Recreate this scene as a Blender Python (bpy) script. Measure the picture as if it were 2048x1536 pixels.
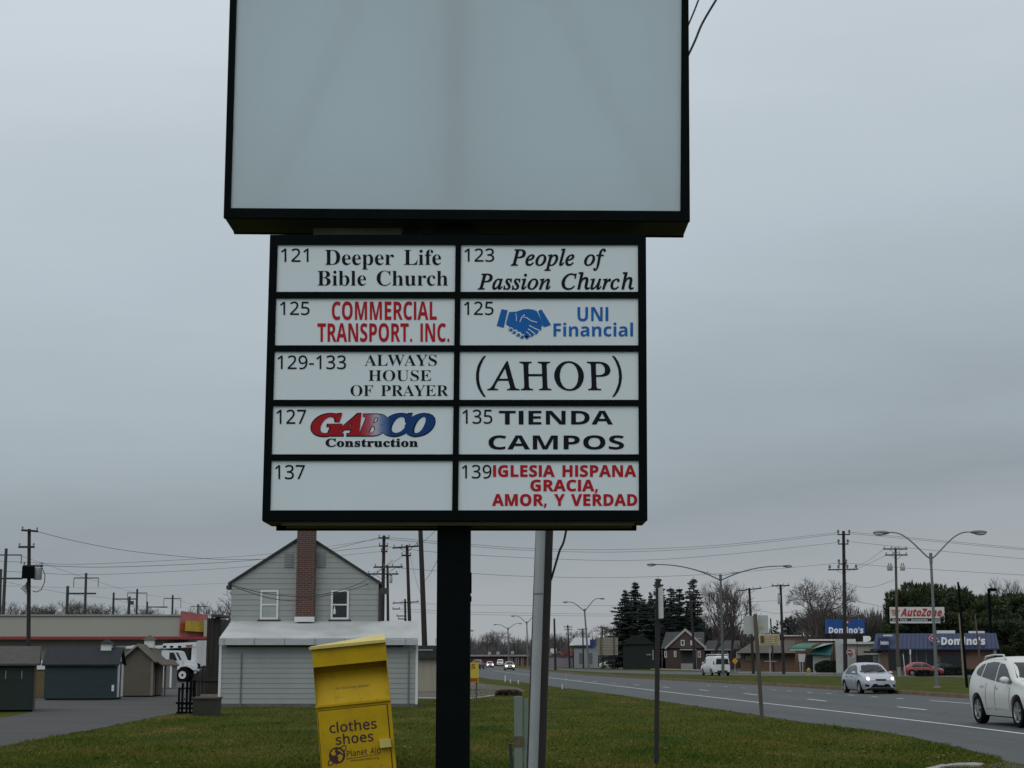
import bpy, bmesh, math, random
import numpy as np
from mathutils import Vector, Matrix
from mathutils.bvhtree import BVHTree

# ------------------------------------------------------------------ camera, sky, sun, exposure
S = bpy.context.scene
for o in list(bpy.data.objects):
    bpy.data.objects.remove(o)
COL = S.collection
FPX, EYE, HOR = 3300.0, 1.56, 1322.0           # focal length in photo pixels, eye height, horizon row
PIT = math.atan((HOR - 768) / FPX)
cam = bpy.data.cameras.new('camera')
cam.sensor_width = 36.0
cam.lens = FPX / 2048 * 36
cam.clip_start, cam.clip_end = 0.1, 6000
camo = bpy.data.objects.new('camera', cam)
COL.objects.link(camo)
camo.location = (0, 0, EYE)
camo.rotation_euler = (math.pi / 2 + PIT, 0, 0)
S.camera = camo

SUN_EL, SUN_AZ = math.radians(48), math.radians(205)    # high, behind the camera to the left
W = bpy.data.worlds.new('World')
S.world = W
W.use_nodes = True
nt = W.node_tree
for n in list(nt.nodes):
    nt.nodes.remove(n)
def wn(t, **k):
    n = nt.nodes.new(t)
    for a, b in k.items():
        setattr(n, a, b)
    return n
wl = nt.links.new
out = wn('ShaderNodeOutputWorld'); bg = wn('ShaderNodeBackground'); bg.inputs[1].default_value = 0.1
sky = wn('ShaderNodeTexSky', sky_type='NISHITA', sun_disc=False)
sky.sun_elevation, sky.sun_rotation = SUN_EL, SUN_AZ
tc = wn('ShaderNodeTexCoord'); sep = wn('ShaderNodeSeparateXYZ'); wl(tc.outputs['Generated'], sep.inputs[0])
mp = wn('ShaderNodeMapping'); mp.inputs['Scale'].default_value = (2.0, 2.0, 9.0); wl(tc.outputs['Generated'], mp.inputs[0])
no = wn('ShaderNodeTexNoise'); no.inputs['Scale'].default_value = 1.7; no.inputs['Detail'].default_value = 5; no.inputs['Roughness'].default_value = .5
wl(mp.outputs[0], no.inputs['Vector'])
n2 = wn('ShaderNodeMath', operation='MULTIPLY_ADD'); wl(no.outputs['Fac'], n2.inputs[0]); n2.inputs[1].default_value = .13; n2.inputs[2].default_value = -.065
el = wn('ShaderNodeMath', operation='ADD'); wl(sep.outputs['Z'], el.inputs[0]); wl(n2.outputs[0], el.inputs[1])
xs = wn('ShaderNodeMath', operation='MULTIPLY_ADD'); wl(sep.outputs['X'], xs.inputs[0]); xs.inputs[1].default_value = -.10; wl(el.outputs[0], xs.inputs[2])
rp = wn('ShaderNodeValToRGB'); wl(xs.outputs[0], rp.inputs[0])
SKY_RAMP = [(0.0, (.338, .358, .376)), (.04, (.312, .338, .362)), (.085, (.252, .288, .316)), (.127, (.306, .352, .385)),
            (.18, (.352, .403, .440)), (.24, (.415, .473, .518)), (.31, (.458, .517, .563)), (.385, (.53, .588, .636)), (.60, (.62, .67, .71)), (1.0, (.75, .77, .78))]
cr = rp.color_ramp
while len(cr.elements) < len(SKY_RAMP):
    cr.elements.new(.5)
for e, (p, c) in zip(cr.elements, SKY_RAMP):
    e.position = p; e.color = (*c, 1)
bk = wn('ShaderNodeMapRange'); wl(sep.outputs['Y'], bk.inputs[0])       # the cloud is thinner and brighter behind the camera
bk.inputs[1].default_value = .6; bk.inputs[2].default_value = -.6; bk.inputs[3].default_value = 10.5; bk.inputs[4].default_value = 11.5
mul = wn('ShaderNodeVectorMath', operation='SCALE'); wl(rp.outputs[0], mul.inputs[0]); wl(bk.outputs[0], mul.inputs['Scale'])
mixs = wn('ShaderNodeMix', data_type='RGBA'); mixs.inputs[0].default_value = .96
wl(sky.outputs[0], mixs.inputs[6]); wl(mul.outputs[0], mixs.inputs[7])
wl(mixs.outputs[2], bg.inputs[0]); wl(bg.outputs[0], out.inputs[0])

sun = bpy.data.lights.new('sun', 'SUN')
sun.energy = 0.5; sun.angle = math.radians(40); sun.color = (1, .96, .90)
suno = bpy.data.objects.new('sun', sun); COL.objects.link(suno)
sd = Vector((math.sin(SUN_AZ) * math.cos(SUN_EL), math.cos(SUN_AZ) * math.cos(SUN_EL), math.sin(SUN_EL)))
suno.rotation_euler = sd.to_track_quat('Z', 'Y').to_euler()

S.view_settings.view_transform = 'Standard'
S.view_settings.look = 'None'
S.view_settings.exposure = 0.09
S.view_settings.gamma = 1.0
S.cycles.max_bounces = 6

# ------------------------------------------------------------------ helpers
CP, SP = math.cos(PIT), math.sin(PIT)
def P(u, v, Y):
    """the point at ground distance Y that the photo shows at pixel (u, v)"""
    a, b = (u - 1024) / FPX, (768 - v) / FPX
    d = CP - b * SP
    return Vector((a * Y / d, Y, EYE + Y * (SP + b * CP) / d))
def G(u, v, z=0.0):
    b = (768 - v) / FPX
    Y = (z - EYE) * (CP - b * SP) / (SP + b * CP)
    return P(u, v, Y)
def px(Y):
    return Y / FPX * CP ** -1 * .986
rnd = random.Random(7)

class MB:
    def __init__(s):
        s.v = []; s.f = []
    def add(s, vs, fs):
        o = len(s.v); s.v += [tuple(p) for p in vs]; s.f += [tuple(i + o for i in f) for f in fs]
        return s
    def box(s, x0, x1, y0, y1, z0, z1):
        return s.add([(x0, y0, z0), (x1, y0, z0), (x1, y1, z0), (x0, y1, z0), (x0, y0, z1), (x1, y0, z1), (x1, y1, z1), (x0, y1, z1)],
                     [(0, 3, 2, 1), (4, 5, 6, 7), (0, 1, 5, 4), (1, 2, 6, 5), (2, 3, 7, 6), (3, 0, 4, 7)])
    def obox(s, c, size, M=None):
        x, y, z = (a / 2 for a in size); c = Vector(c)
        vs = [Vector(p) for p in ((-x, -y, -z), (x, -y, -z), (x, y, -z), (-x, y, -z), (-x, -y, z), (x, -y, z), (x, y, z), (-x, y, z))]
        if M is not None:
            vs = [M @ p for p in vs]
        return s.add([c + p for p in vs], [(0, 3, 2, 1), (4, 5, 6, 7), (0, 1, 5, 4), (1, 2, 6, 5), (2, 3, 7, 6), (3, 0, 4, 7)])
    def poly(s, pts):
        return s.add(pts, [tuple(range(len(pts)))])
    def prism(s, pts, d):
        n = len(pts); d = Vector(d)
        vs = [Vector(p) for p in pts] + [Vector(p) + d for p in pts]
        fs = [tuple(range(n))[::-1], tuple(range(n, 2 * n))] + [(i, (i + 1) % n, n + (i + 1) % n, n + i) for i in range(n)]
        return s.add(vs, fs)
    def tube(s, pts, r, n=6, cap=True):
        pts = [Vector(p) for p in pts]
        if not hasattr(r, '__len__'):
            r = [r] * len(pts)
        vs = []; prev = None
        for i, p in enumerate(pts):
            t = (pts[min(i + 1, len(pts) - 1)] - pts[max(i - 1, 0)])
            t = t.normalized() if t.length > 1e-9 else Vector((0, 0, 1))
            if prev is None:
                a = t.cross(Vector((0, 0, 1)) if abs(t.z) < .9 else Vector((0, 1, 0))).normalized()
            else:
                a = (prev - t * prev.dot(t))
                a = a.normalized() if a.length > 1e-6 else t.orthogonal().normalized()
            prev = a; b = t.cross(a)
            for k in range(n):
                w = 2 * math.pi * k / n
                vs.append(p + (a * math.cos(w) + b * math.sin(w)) * r[i])
        fs = []
        for i in range(len(pts) - 1):
            for k in range(n):
                fs.append((i * n + k, i * n + (k + 1) % n, (i + 1) * n + (k + 1) % n, (i + 1) * n + k))
        if cap:
            fs.append(tuple(range(n))[::-1]); m = (len(pts) - 1) * n; fs.append(tuple(range(m, m + n)))
        return s.add(vs, fs)
    def lathe(s, c, prof, n=16, axis='z'):
        c = Vector(c); vs = []; fs = []
        for r, h in prof:
            for k in range(n):
                w = 2 * math.pi * k / n
                a, b = r * math.cos(w), r * math.sin(w)
                vs.append(c + Vector({'z': (a, b, h), 'y': (a, h, b), 'x': (h, a, b)}[axis]))
        for i in range(len(prof) - 1):
            for k in range(n):
                fs.append((i * n + k, i * n + (k + 1) % n, (i + 1) * n + (k + 1) % n, (i + 1) * n + k))
        fs.append(tuple(range(n))); m = (len(prof) - 1) * n; fs.append(tuple(range(m, m + n)))
        return s.add(vs, fs)
    def ell(s, c, rx, ry, rz, n=12, m=7):
        c = Vector(c); vs = []; fs = []
        for i in range(m + 1):
            t = math.pi * (.02 + .96 * i / m)
            for k in range(n):
                w = 2 * math.pi * k / n
                vs.append(c + Vector((rx * math.sin(t) * math.cos(w), ry * math.sin(t) * math.sin(w), rz * math.cos(t))))
        for i in range(m):
            for k in range(n):
                fs.append((i * n + k, (i + 1) * n + k, (i + 1) * n + (k + 1) % n, i * n + (k + 1) % n))
        fs.append(tuple(range(n))); fs.append(tuple(range(m * n, m * n + n))[::-1])
        return s.add(vs, fs)
    def build(s, name, mat, parent=None, smooth=False, world=True, bevel=0, fix=True):
        me = bpy.data.meshes.new(name)
        if parent is not None and world:
            q = parent
            while q.parent is not None:
                q = q.parent
            l = Vector(q.location)
            vs = [Vector(p) - l for p in s.v]
        else:
            vs = s.v
        me.from_pydata([tuple(p) for p in vs], [], s.f)
        me.update()
        if fix and len(s.f) < 60000:
            bm = bmesh.new(); bm.from_mesh(me)
            bmesh.ops.recalc_face_normals(bm, faces=bm.faces)
            if bevel:
                bmesh.ops.bevel(bm, geom=bm.edges[:], offset=bevel, segments=2, affect='EDGES', clamp_overlap=True)
            bm.to_mesh(me); bm.free()
        if smooth:
            me.polygons.foreach_set('use_smooth', [True] * len(me.polygons))
            if smooth == 'auto':
                me.set_sharp_from_angle(angle=math.radians(40))
        me.materials.append(mat)
        o = bpy.data.objects.new(name, me); COL.objects.link(o)
        if parent is not None:
            o.parent = parent
        return o

def tag(o, label, cat=None, group=None, kind=None):
    if label: o['label'] = label
    if cat: o['category'] = cat
    if group: o['group'] = group
    if kind: o['kind'] = kind
    return o
def thing(name, label, cat, loc=(0, 0, 0), rotz=0, group=None):
    o = bpy.data.objects.new(name, None); COL.objects.link(o)
    o.empty_display_size = .2
    o.location = loc; o.rotation_euler = (0, 0, rotz)
    return tag(o, label, cat, group)
KIDS = {}
def copy_tree(o, loc, rotz=0, label=None, group=None, scale=None):
    c = o.copy(); COL.objects.link(c)
    c.location = loc; c.rotation_euler = (0, 0, rotz)
    if scale: c.scale = scale if hasattr(scale, '__len__') else (scale,) * 3
    if label: c['label'] = label
    if group: c['group'] = group
    for ch in [x for x in COL.objects if x.parent == o]:
        d = ch.copy(); COL.objects.link(d); d.parent = c
        for g in [x for x in COL.objects if x.parent == ch]:
            e = g.copy(); COL.objects.link(e); e.parent = d
    return c

# ------------------------------------------------------------------ materials
MATS = {}
def mat(name, col, rough=.7, metal=0, var=.12, vs=3.0, bump=0, bs=40, spec=None, emit=None, dirt=0, stretch=(1, 1, 1), col2=None):
    if name in MATS: return MATS[name]
    m = bpy.data.materials.new(name); m.use_nodes = True; t = m.node_tree
    b = t.nodes['Principled BSDF']; L = t.links.new
    b.inputs['Roughness'].default_value = rough; b.inputs['Metallic'].default_value = metal
    if spec is not None: b.inputs['Specular IOR Level'].default_value = spec
    c = t.nodes.new('ShaderNodeTexCoord'); mpn = t.nodes.new('ShaderNodeMapping'); L(c.outputs['Object'], mpn.inputs[0])
    mpn.inputs['Scale'].default_value = stretch
    n = t.nodes.new('ShaderNodeTexNoise'); n.inputs['Scale'].default_value = vs; n.inputs['Detail'].default_value = 6; n.inputs['Roughness'].default_value = .65
    L(mpn.outputs[0], n.inputs['Vector'])
    r = t.nodes.new('ShaderNodeValToRGB'); L(n.outputs['Fac'], r.inputs[0])
    r.color_ramp.elements[0].position = .28; r.color_ramp.elements[1].position = .72
    lo = tuple(max(0, x * (1 - var)) for x in col); hi = tuple(min(1, x * (1 + var)) for x in col)
    if col2: hi = col2; lo = col
    r.color_ramp.elements[0].color = (*lo, 1); r.color_ramp.elements[1].color = (*hi, 1)
    last = r.outputs[0]
    if dirt:
        n3 = t.nodes.new('ShaderNodeTexNoise'); n3.inputs['Scale'].default_value = vs * 4; n3.inputs['Detail'].default_value = 8
        L(mpn.outputs[0], n3.inputs['Vector'])
        r3 = t.nodes.new('ShaderNodeMapRange'); L(n3.outputs['Fac'], r3.inputs[0]); r3.inputs[1].default_value = .55; r3.inputs[2].default_value = .75; r3.inputs[4].default_value = dirt
        mx = t.nodes.new('ShaderNodeMix'); mx.data_type = 'RGBA'; L(r3.outputs[0], mx.inputs[0]); L(last, mx.inputs[6]); mx.inputs[7].default_value = (.06, .05, .04, 1)
        last = mx.outputs[2]
    L(last, b.inputs['Base Color'])
    if bump:
        nb = t.nodes.new('ShaderNodeTexNoise'); nb.inputs['Scale'].default_value = bs; nb.inputs['Detail'].default_value = 4; L(mpn.outputs[0], nb.inputs['Vector'])
        bp = t.nodes.new('ShaderNodeBump'); bp.inputs['Strength'].default_value = bump; bp.inputs['Distance'].default_value = .02
        L(nb.outputs['Fac'], bp.inputs['Height']); L(bp.outputs[0], b.inputs['Normal'])
    if emit:
        b.inputs['Emission Color'].default_value = (*emit[0], 1); b.inputs['Emission Strength'].default_value = emit[1]
    MATS[name] = m
    return m
def brickmat(name, c1, c2, mortar, scale=1.0):
    if name in MATS: return MATS[name]
    m = bpy.data.materials.new(name); m.use_nodes = True; t = m.node_tree; L = t.links.new
    b = t.nodes['Principled BSDF']; b.inputs['Roughness'].default_value = .9
    c = t.nodes.new('ShaderNodeTexCoord'); s = t.nodes.new('ShaderNodeSeparateXYZ'); L(c.outputs['Object'], s.inputs[0])
    a = t.nodes.new('ShaderNodeMath'); L(s.outputs[0], a.inputs[0]); L(s.outputs[1], a.inputs[1])
    k = t.nodes.new('ShaderNodeCombineXYZ'); L(a.outputs[0], k.inputs[0]); L(s.outputs[2], k.inputs[1])
    br = t.nodes.new('ShaderNodeTexBrick'); L(k.outputs[0], br.inputs[0])
    br.inputs['Color1'].default_value = (*c1, 1); br.inputs['Color2'].default_value = (*c2, 1); br.inputs['Mortar'].default_value = (*mortar, 1)
    br.inputs['Scale'].default_value = scale; br.inputs['Mortar Size'].default_value = .012; br.inputs['Brick Width'].default_value = .22; br.inputs['Row Height'].default_value = .075
    L(br.outputs[0], b.inputs['Base Color'])
    MATS[name] = m
    return m
GLYPHS = {
'S': {
33: (72, (28,54,22,192,51,192,44,54), (36,-4,30,-3,24,1,21,6,19,15,21,23,24,28,30,31,36,33,42,31,48,28,51,23,53,15,51,6,48,1,42,-3)),
45: (87, (11,62,11,82,76,82,76,62)),
46: (72, (36,-4,29,-3,24,1,21,6,19,15,21,23,24,28,29,31,36,33,42,31,48,28,51,23,53,15,51,6,48,1,42,-3)),
48: (154, (77,-3,48,4,29,24,22,38,17,55,14,74,13,96,15,125,19,149,28,169,40,183,56,192,77,195,105,188,125,169,132,155,137,138,140,118,140,96,139,67,134,43,126,24,114,9,97,0), (77,17,95,22,107,37,114,61,117,96,114,130,107,155,95,170,77,175,58,170,46,155,39,130,37,96,39,62,46,37,58,22)),
49: (154, (72,0,72,134,72,144,73,153,73,160,73,167,69,163,66,160,57,152,36,136,24,152,76,192,95,192,95,0)),
50: (154, (13,0,13,20,63,70,76,84,88,96,96,107,103,118,106,130,108,142,105,156,98,166,88,172,74,174,61,173,49,170,39,164,28,156,15,172,27,181,41,188,57,193,74,194,98,191,116,181,128,165,132,143,130,129,126,115,118,102,109,89,97,76,83,62,43,23,43,21,140,21,140,0)),
51: (154, (65,-3,50,-2,37,0,24,3,12,8,12,30,25,25,38,21,52,18,65,17,87,20,102,27,111,39,114,55,110,71,100,81,83,87,60,89,41,89,41,109,60,109,81,112,96,119,105,131,108,145,106,158,99,167,88,173,73,175,59,173,47,170,36,165,25,158,13,175,25,182,39,189,55,193,73,194,99,191,118,181,129,166,132,147,130,130,122,116,109,107,93,101,93,100,113,95,127,85,136,72,138,55,136,39,131,25,121,13,107,5,88,-1)),
52: (154, (98,0,98,44,6,44,6,64,96,193,120,193,120,65,148,65,148,44,120,44,120,0), (29,65,98,65,98,125,98,138,98,149,98,159,99,168,98,168,95,162,92,157,89,151,86,147)),
53: (154, (67,-3,52,-2,39,0,27,3,17,8,17,30,28,25,40,21,54,18,67,17,86,20,101,28,111,40,114,59,111,75,103,88,88,95,66,98,58,97,49,96,40,95,33,94,21,101,29,192,125,192,125,170,49,170,44,115,50,116,57,117,65,117,74,118,100,114,121,103,134,85,138,61,134,35,119,14,97,2)),
54: (154, (80,-3,63,0,47,6,34,18,24,34,17,56,15,82,16,102,18,123,24,142,32,159,43,174,58,185,78,192,103,194,109,194,115,194,121,193,126,192,126,172,121,173,115,174,109,175,103,175,86,174,72,169,61,162,53,152,47,140,42,127,40,113,38,98,40,98,47,106,57,113,70,118,85,120,108,116,126,105,137,87,141,62,137,35,125,15,105,2), (80,17,95,20,107,28,115,42,118,62,115,78,108,91,97,99,81,102,69,100,59,96,50,90,44,83,40,75,39,66,40,55,43,43,49,33,57,25,67,19)),
55: (154, (37,0,115,170,12,170,12,192,140,192,140,174,63,0)),
56: (154, (77,-3,50,1,30,11,17,27,13,49,15,61,19,72,25,81,33,88,43,95,53,100,40,109,29,120,22,133,19,149,21,162,27,174,36,183,47,189,61,193,77,194,100,192,118,183,130,168,134,149,133,138,129,128,123,120,116,113,107,107,98,102,109,96,119,89,128,81,134,72,139,62,140,50,136,28,123,11,103,1), (78,111,90,117,101,125,108,135,111,148,108,160,101,168,90,174,76,175,63,174,52,168,45,160,42,148,44,139,47,131,53,125,60,120,68,115), (77,16,94,18,107,25,115,36,117,49,114,62,106,73,93,81,77,89,73,91,57,82,46,73,39,62,36,49,39,36,46,25,59,18)),
57: (154, (52,-3,46,-3,39,-2,33,-1,27,0,27,20,39,18,51,17,68,18,82,23,93,30,102,40,108,51,112,64,115,79,116,94,114,94,107,86,97,78,84,73,69,72,46,76,29,87,17,105,13,130,15,148,21,164,30,177,42,187,57,193,75,194,92,192,108,185,121,174,131,157,138,136,140,110,139,89,136,69,131,50,123,33,111,18,96,7,76,0), (74,90,86,92,96,96,104,101,111,109,114,117,116,125,115,137,111,148,106,159,98,167,87,173,75,175,60,172,47,164,39,150,37,130,39,113,46,101,57,93)),
65: (172, (0,0,75,193,97,193,171,0,146,0,123,59,47,59,24,0), (55,81,116,81,95,139,93,142,92,147,90,152,88,158,87,164,85,168,83,159,81,151,79,144,77,139)),
78: (204, (26,0,26,192,54,192,156,33,157,33,157,46,156,65,156,75,156,84,156,192,178,192,178,0,150,0,47,159,46,159,48,136,48,122,48,107,48,0)),
80: (163, (26,0,26,192,77,192,109,188,132,177,145,159,149,135,147,120,142,106,132,93,118,83,98,77,72,75,50,75,50,0), (50,95,70,95,93,98,110,104,120,116,124,134,121,151,112,162,97,169,75,171,50,171)),
97: (151, (58,-3,40,0,25,8,16,21,12,40,17,59,29,73,51,82,81,86,106,87,106,95,104,111,98,120,89,126,76,127,65,126,55,124,45,120,35,116,28,134,38,139,51,143,64,146,77,146,100,144,116,135,126,120,129,98,129,0,112,0,107,20,106,20,96,10,86,3,74,-1), (63,16,80,19,93,26,103,39,106,57,106,70,84,70,62,67,47,61,39,52,37,40,39,29,44,22,53,18)),
99: (129, (81,-3,63,-1,47,5,33,15,23,29,17,48,15,71,17,95,24,114,34,129,48,139,64,145,82,147,93,146,103,144,113,142,120,139,113,119,106,122,98,124,89,125,82,126,63,123,50,112,42,95,39,71,42,48,50,32,62,21,80,18,91,18,101,20,110,23,118,26,118,5,110,2,102,-1,92,-2)),
100: (165, (74,-3,50,2,31,16,19,39,15,72,19,104,31,128,50,142,74,147,89,145,101,140,111,134,119,125,120,125,119,136,119,142,119,147,119,204,142,204,142,0,123,0,120,19,119,19,111,11,102,4,89,-1), (78,17,97,20,110,29,117,45,119,67,119,71,117,95,110,113,98,123,77,127,61,123,49,112,42,94,39,71,42,48,49,31,61,20)),
101: (152, (84,-3,65,-1,48,6,34,16,24,30,17,49,15,71,17,93,23,111,32,126,45,138,61,144,78,147,96,145,110,139,122,129,131,116,136,100,138,82,138,67,39,67,43,46,52,30,66,21,85,17,98,18,109,20,120,23,131,27,131,7,120,3,110,0,98,-2), (40,86,113,86,111,103,104,116,94,124,78,127,63,125,51,116,44,103)),
103: (165, (78,-64,49,-62,26,-55,26,-34,50,-42,79,-45,96,-42,108,-34,116,-21,119,-4,119,1,119,5,119,11,120,16,120,19,119,19,100,3,74,-3,49,2,30,17,19,40,15,72,19,103,30,126,49,142,74,147,87,145,100,141,110,135,119,125,120,125,124,144,142,144,142,-2,138,-29,127,-49,107,-61), (78,17,96,20,109,28,117,44,119,66,119,72,117,97,109,114,96,124,77,127,61,123,49,112,42,95,39,71,42,48,49,31,61,20)),
104: (166, (23,0,23,204,46,204,46,144,46,134,45,124,47,124,55,134,66,141,78,145,92,146,115,143,131,134,141,118,144,94,144,0,121,0,121,92,113,118,89,127,68,123,55,113,49,97,46,74,46,0)),
105: (69, (35,168,29,169,25,172,22,176,21,183,22,190,25,194,29,197,35,198,40,197,44,194,48,190,49,183,48,176,44,172,40,169), (23,0,23,144,46,144,46,0)),
108: (69, (23,0,23,204,46,204,46,0)),
109: (251, (23,0,23,144,42,144,45,124,47,124,55,134,65,141,77,145,89,147,117,141,133,122,135,122,143,133,154,141,167,145,181,147,202,144,217,134,226,118,229,94,229,0,206,0,206,93,199,118,177,127,159,124,147,115,140,100,138,80,138,0,114,0,114,93,107,118,85,127,66,123,55,113,49,97,46,75,46,0)),
110: (166, (23,0,23,144,42,144,45,124,47,124,55,134,66,141,79,145,92,147,115,144,131,134,141,118,144,94,144,0,121,0,121,92,113,118,89,127,68,123,56,113,49,97,46,75,46,0)),
111: (163, (81,-3,63,-1,47,6,34,17,23,32,17,50,15,72,19,104,33,127,54,142,82,147,100,144,116,138,129,127,140,113,146,94,148,72,143,41,130,17,109,2), (81,17,100,21,113,32,121,49,124,72,121,95,113,112,100,123,81,127,62,123,49,112,42,95,39,72,42,49,49,32,62,21)),
112: (165, (23,-64,23,144,42,144,45,124,46,124,54,133,63,140,76,145,91,147,115,142,134,128,146,105,150,72,146,40,134,16,115,2,91,-3,76,-1,64,4,54,10,46,18,45,18,45,13,46,7,46,0,46,-5,46,-64), (88,17,100,19,109,24,117,33,122,44,125,57,126,73,124,95,116,112,104,123,87,127,68,124,56,114,49,99,46,77,46,72,49,49,55,31,68,21)),
114: (111, (23,0,23,144,42,144,45,118,46,118,54,129,64,138,76,145,90,147,94,147,99,146,103,146,107,145,104,123,100,124,96,125,92,125,88,125,78,124,68,119,59,112,52,102,48,90,46,77,46,0)),
115: (129, (59,-3,45,-2,33,0,23,3,14,6,14,28,23,24,35,20,47,17,60,16,75,18,86,22,92,29,94,38,93,43,91,47,87,52,80,56,71,60,58,66,45,71,34,76,26,82,19,89,15,98,14,109,17,125,29,137,46,144,68,147,80,146,92,144,103,141,114,137,106,118,96,122,87,125,76,127,66,127,53,126,44,123,38,117,36,110,37,104,40,100,44,96,51,92,61,87,73,82,86,77,97,72,105,66,111,59,115,50,117,40,113,21,101,8,83,0)),
116: (97, (67,-3,56,-2,46,1,37,7,31,15,26,26,25,42,25,126,4,126,4,137,25,146,34,177,48,177,48,144,90,144,90,126,48,126,48,42,50,31,55,23,62,18,71,17,76,17,82,18,87,19,91,20,91,2,87,0,80,-1,73,-2)),
117: (166, (74,-3,51,0,34,10,25,26,21,50,21,144,45,144,45,51,53,26,77,17,97,20,110,30,117,47,120,69,120,144,143,144,143,0,124,0,120,19,119,19,111,9,100,3,87,-1)),
118: (136, (55,0,0,144,25,144,56,59,58,53,60,46,63,39,65,32,66,26,67,21,69,21,70,26,72,32,74,39,76,46,81,59,111,144,136,144,82,0)),
119: (211, (42,0,3,144,27,144,47,67,50,56,53,44,55,33,57,24,58,24,60,36,62,43,64,50,66,57,67,63,93,144,119,144,143,63,146,54,149,43,152,33,153,25,154,25,156,33,158,43,161,55,164,67,184,144,208,144,168,0,140,0,116,81,113,92,110,103,106,120,105,120,103,112,101,103,99,92,95,81,69,0)),
},
'T': {
39: (60, (23,122,17,192,43,192,38,122)),
44: (72, (11,-35,15,-19,19,-1,22,16,24,31,50,31,52,28,47,13,42,-3,35,-20,28,-35)),
46: (72, (36,-4,29,-3,24,1,21,6,19,15,21,23,24,28,29,31,36,33,42,31,48,28,51,23,53,15,51,6,48,1,42,-3)),
65: (185, (0,0,68,193,117,193,185,0,142,0,128,46,58,46,44,0), (68,80,118,80,104,124,100,136,96,150,94,157,93,163,91,157,89,149,85,134,83,128,82,124)),
67: (171, (102,-3,75,0,53,10,36,24,25,44,18,68,16,96,18,123,26,147,39,167,57,182,79,191,106,194,120,194,134,191,148,187,162,181,149,148,138,153,127,157,116,160,106,161,85,156,70,143,61,122,57,95,60,68,69,48,84,35,106,31,117,32,129,34,141,37,154,41,154,7,142,3,129,0,116,-2)),
68: (199, (24,0,24,192,84,192,112,189,137,181,156,168,171,149,180,126,183,98,181,75,176,55,168,38,156,25,141,14,123,6,102,2,78,0), (65,34,82,34,108,38,126,49,137,69,141,97,138,124,127,144,110,155,87,158,65,158)),
69: (150, (24,0,24,192,135,192,135,158,65,158,65,116,130,116,130,83,65,83,65,34,135,34,135,0)),
70: (147, (24,0,24,192,134,192,134,158,64,158,64,109,129,109,129,76,64,76,64,0)),
71: (194, (105,-3,85,-1,67,4,51,12,39,23,29,37,21,54,17,73,16,96,19,124,27,148,42,168,61,182,86,191,116,194,131,194,146,191,160,188,173,183,159,150,150,154,139,158,128,160,116,161,99,159,85,153,73,143,65,130,59,114,57,95,59,78,63,62,69,49,79,39,91,33,107,31,115,31,122,32,128,33,133,34,133,74,97,74,97,108,173,108,173,8,158,4,142,0,124,-2)),
72: (206, (24,0,24,192,65,192,65,117,141,117,141,192,181,192,181,0,141,0,141,83,65,83,65,0)),
73: (80, (20,0,20,192,61,192,61,0)),
76: (152, (24,0,24,192,65,192,65,34,143,34,143,0)),
77: (253, (24,0,24,192,80,192,125,45,126,45,174,192,229,192,229,0,191,0,191,91,191,101,192,112,192,134,193,150,192,150,143,0,105,0,59,150,58,150,59,144,59,134,60,123,60,111,60,100,60,89,60,0)),
78: (218, (24,0,24,192,75,192,159,48,160,48,159,61,158,75,158,88,158,101,158,192,194,192,194,0,143,0,59,145,58,145,59,131,60,118,60,104,60,90,60,0)),
79: (214, (107,-3,78,0,55,10,38,25,25,44,18,69,16,96,18,124,25,148,38,168,55,183,79,192,107,195,136,192,158,183,176,168,188,148,196,124,198,96,196,68,188,44,176,24,158,10,136,0), (107,31,129,36,144,49,153,69,156,96,153,123,144,144,129,157,107,161,85,157,70,144,61,123,58,96,61,69,70,49,85,36)),
80: (169, (24,0,24,192,85,192,117,188,140,176,152,157,157,132,155,116,150,101,140,87,126,77,107,70,82,68,65,68,65,0), (65,102,78,102,94,103,105,108,113,117,116,131,107,152,83,158,65,158)),
82: (177, (24,0,24,192,80,192,114,188,138,178,152,160,157,134,155,122,152,111,146,102,138,95,130,88,121,84,177,0,132,0,87,74,65,74,65,0), (65,107,78,107,95,108,107,113,113,122,116,133,113,145,106,153,94,157,77,158,65,158)),
83: (148, (67,-3,38,0,12,9,12,47,26,41,41,36,55,32,70,31,83,32,91,37,96,43,98,51,95,61,87,69,75,76,60,83,53,86,46,90,38,95,31,101,24,109,19,117,16,128,15,140,19,163,32,180,53,191,80,194,94,194,108,191,122,187,136,181,123,149,111,154,100,158,89,160,78,161,68,159,60,155,56,149,54,141,57,132,63,125,75,119,91,111,104,104,116,96,125,88,132,78,136,67,137,53,133,30,119,12,97,1)),
84: (156, (57,0,57,158,5,158,5,192,150,192,150,158,98,158,98,0)),
85: (203, (101,-3,83,-1,67,2,54,8,43,17,28,39,23,68,23,192,63,192,63,74,66,54,73,41,85,34,102,31,119,34,131,42,137,55,140,75,140,192,180,192,180,68,178,49,172,32,161,18,145,7,125,0)),
86: (175, (65,0,0,192,41,192,77,78,78,73,80,67,84,50,86,42,87,35,88,42,90,50,92,59,94,67,97,78,134,192,175,192,109,0)),
89: (168, (64,0,64,73,0,192,44,192,84,113,124,192,168,192,104,75,104,0)),
90: (156, (6,0,6,26,98,158,9,158,9,192,147,192,147,165,55,34,149,34,149,0)),
97: (162, (57,-3,39,0,24,9,15,23,11,44,15,64,28,78,48,87,77,91,102,91,102,98,101,108,96,115,89,119,80,120,69,119,59,117,48,114,38,109,25,136,37,142,51,146,66,149,81,150,107,146,126,137,138,121,142,98,142,0,114,0,106,20,105,20,96,10,85,3,73,-1), (72,27,84,29,93,34,100,43,102,56,102,68,87,67,70,65,60,60,54,53,52,44,54,36,58,30,64,28)),
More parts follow.
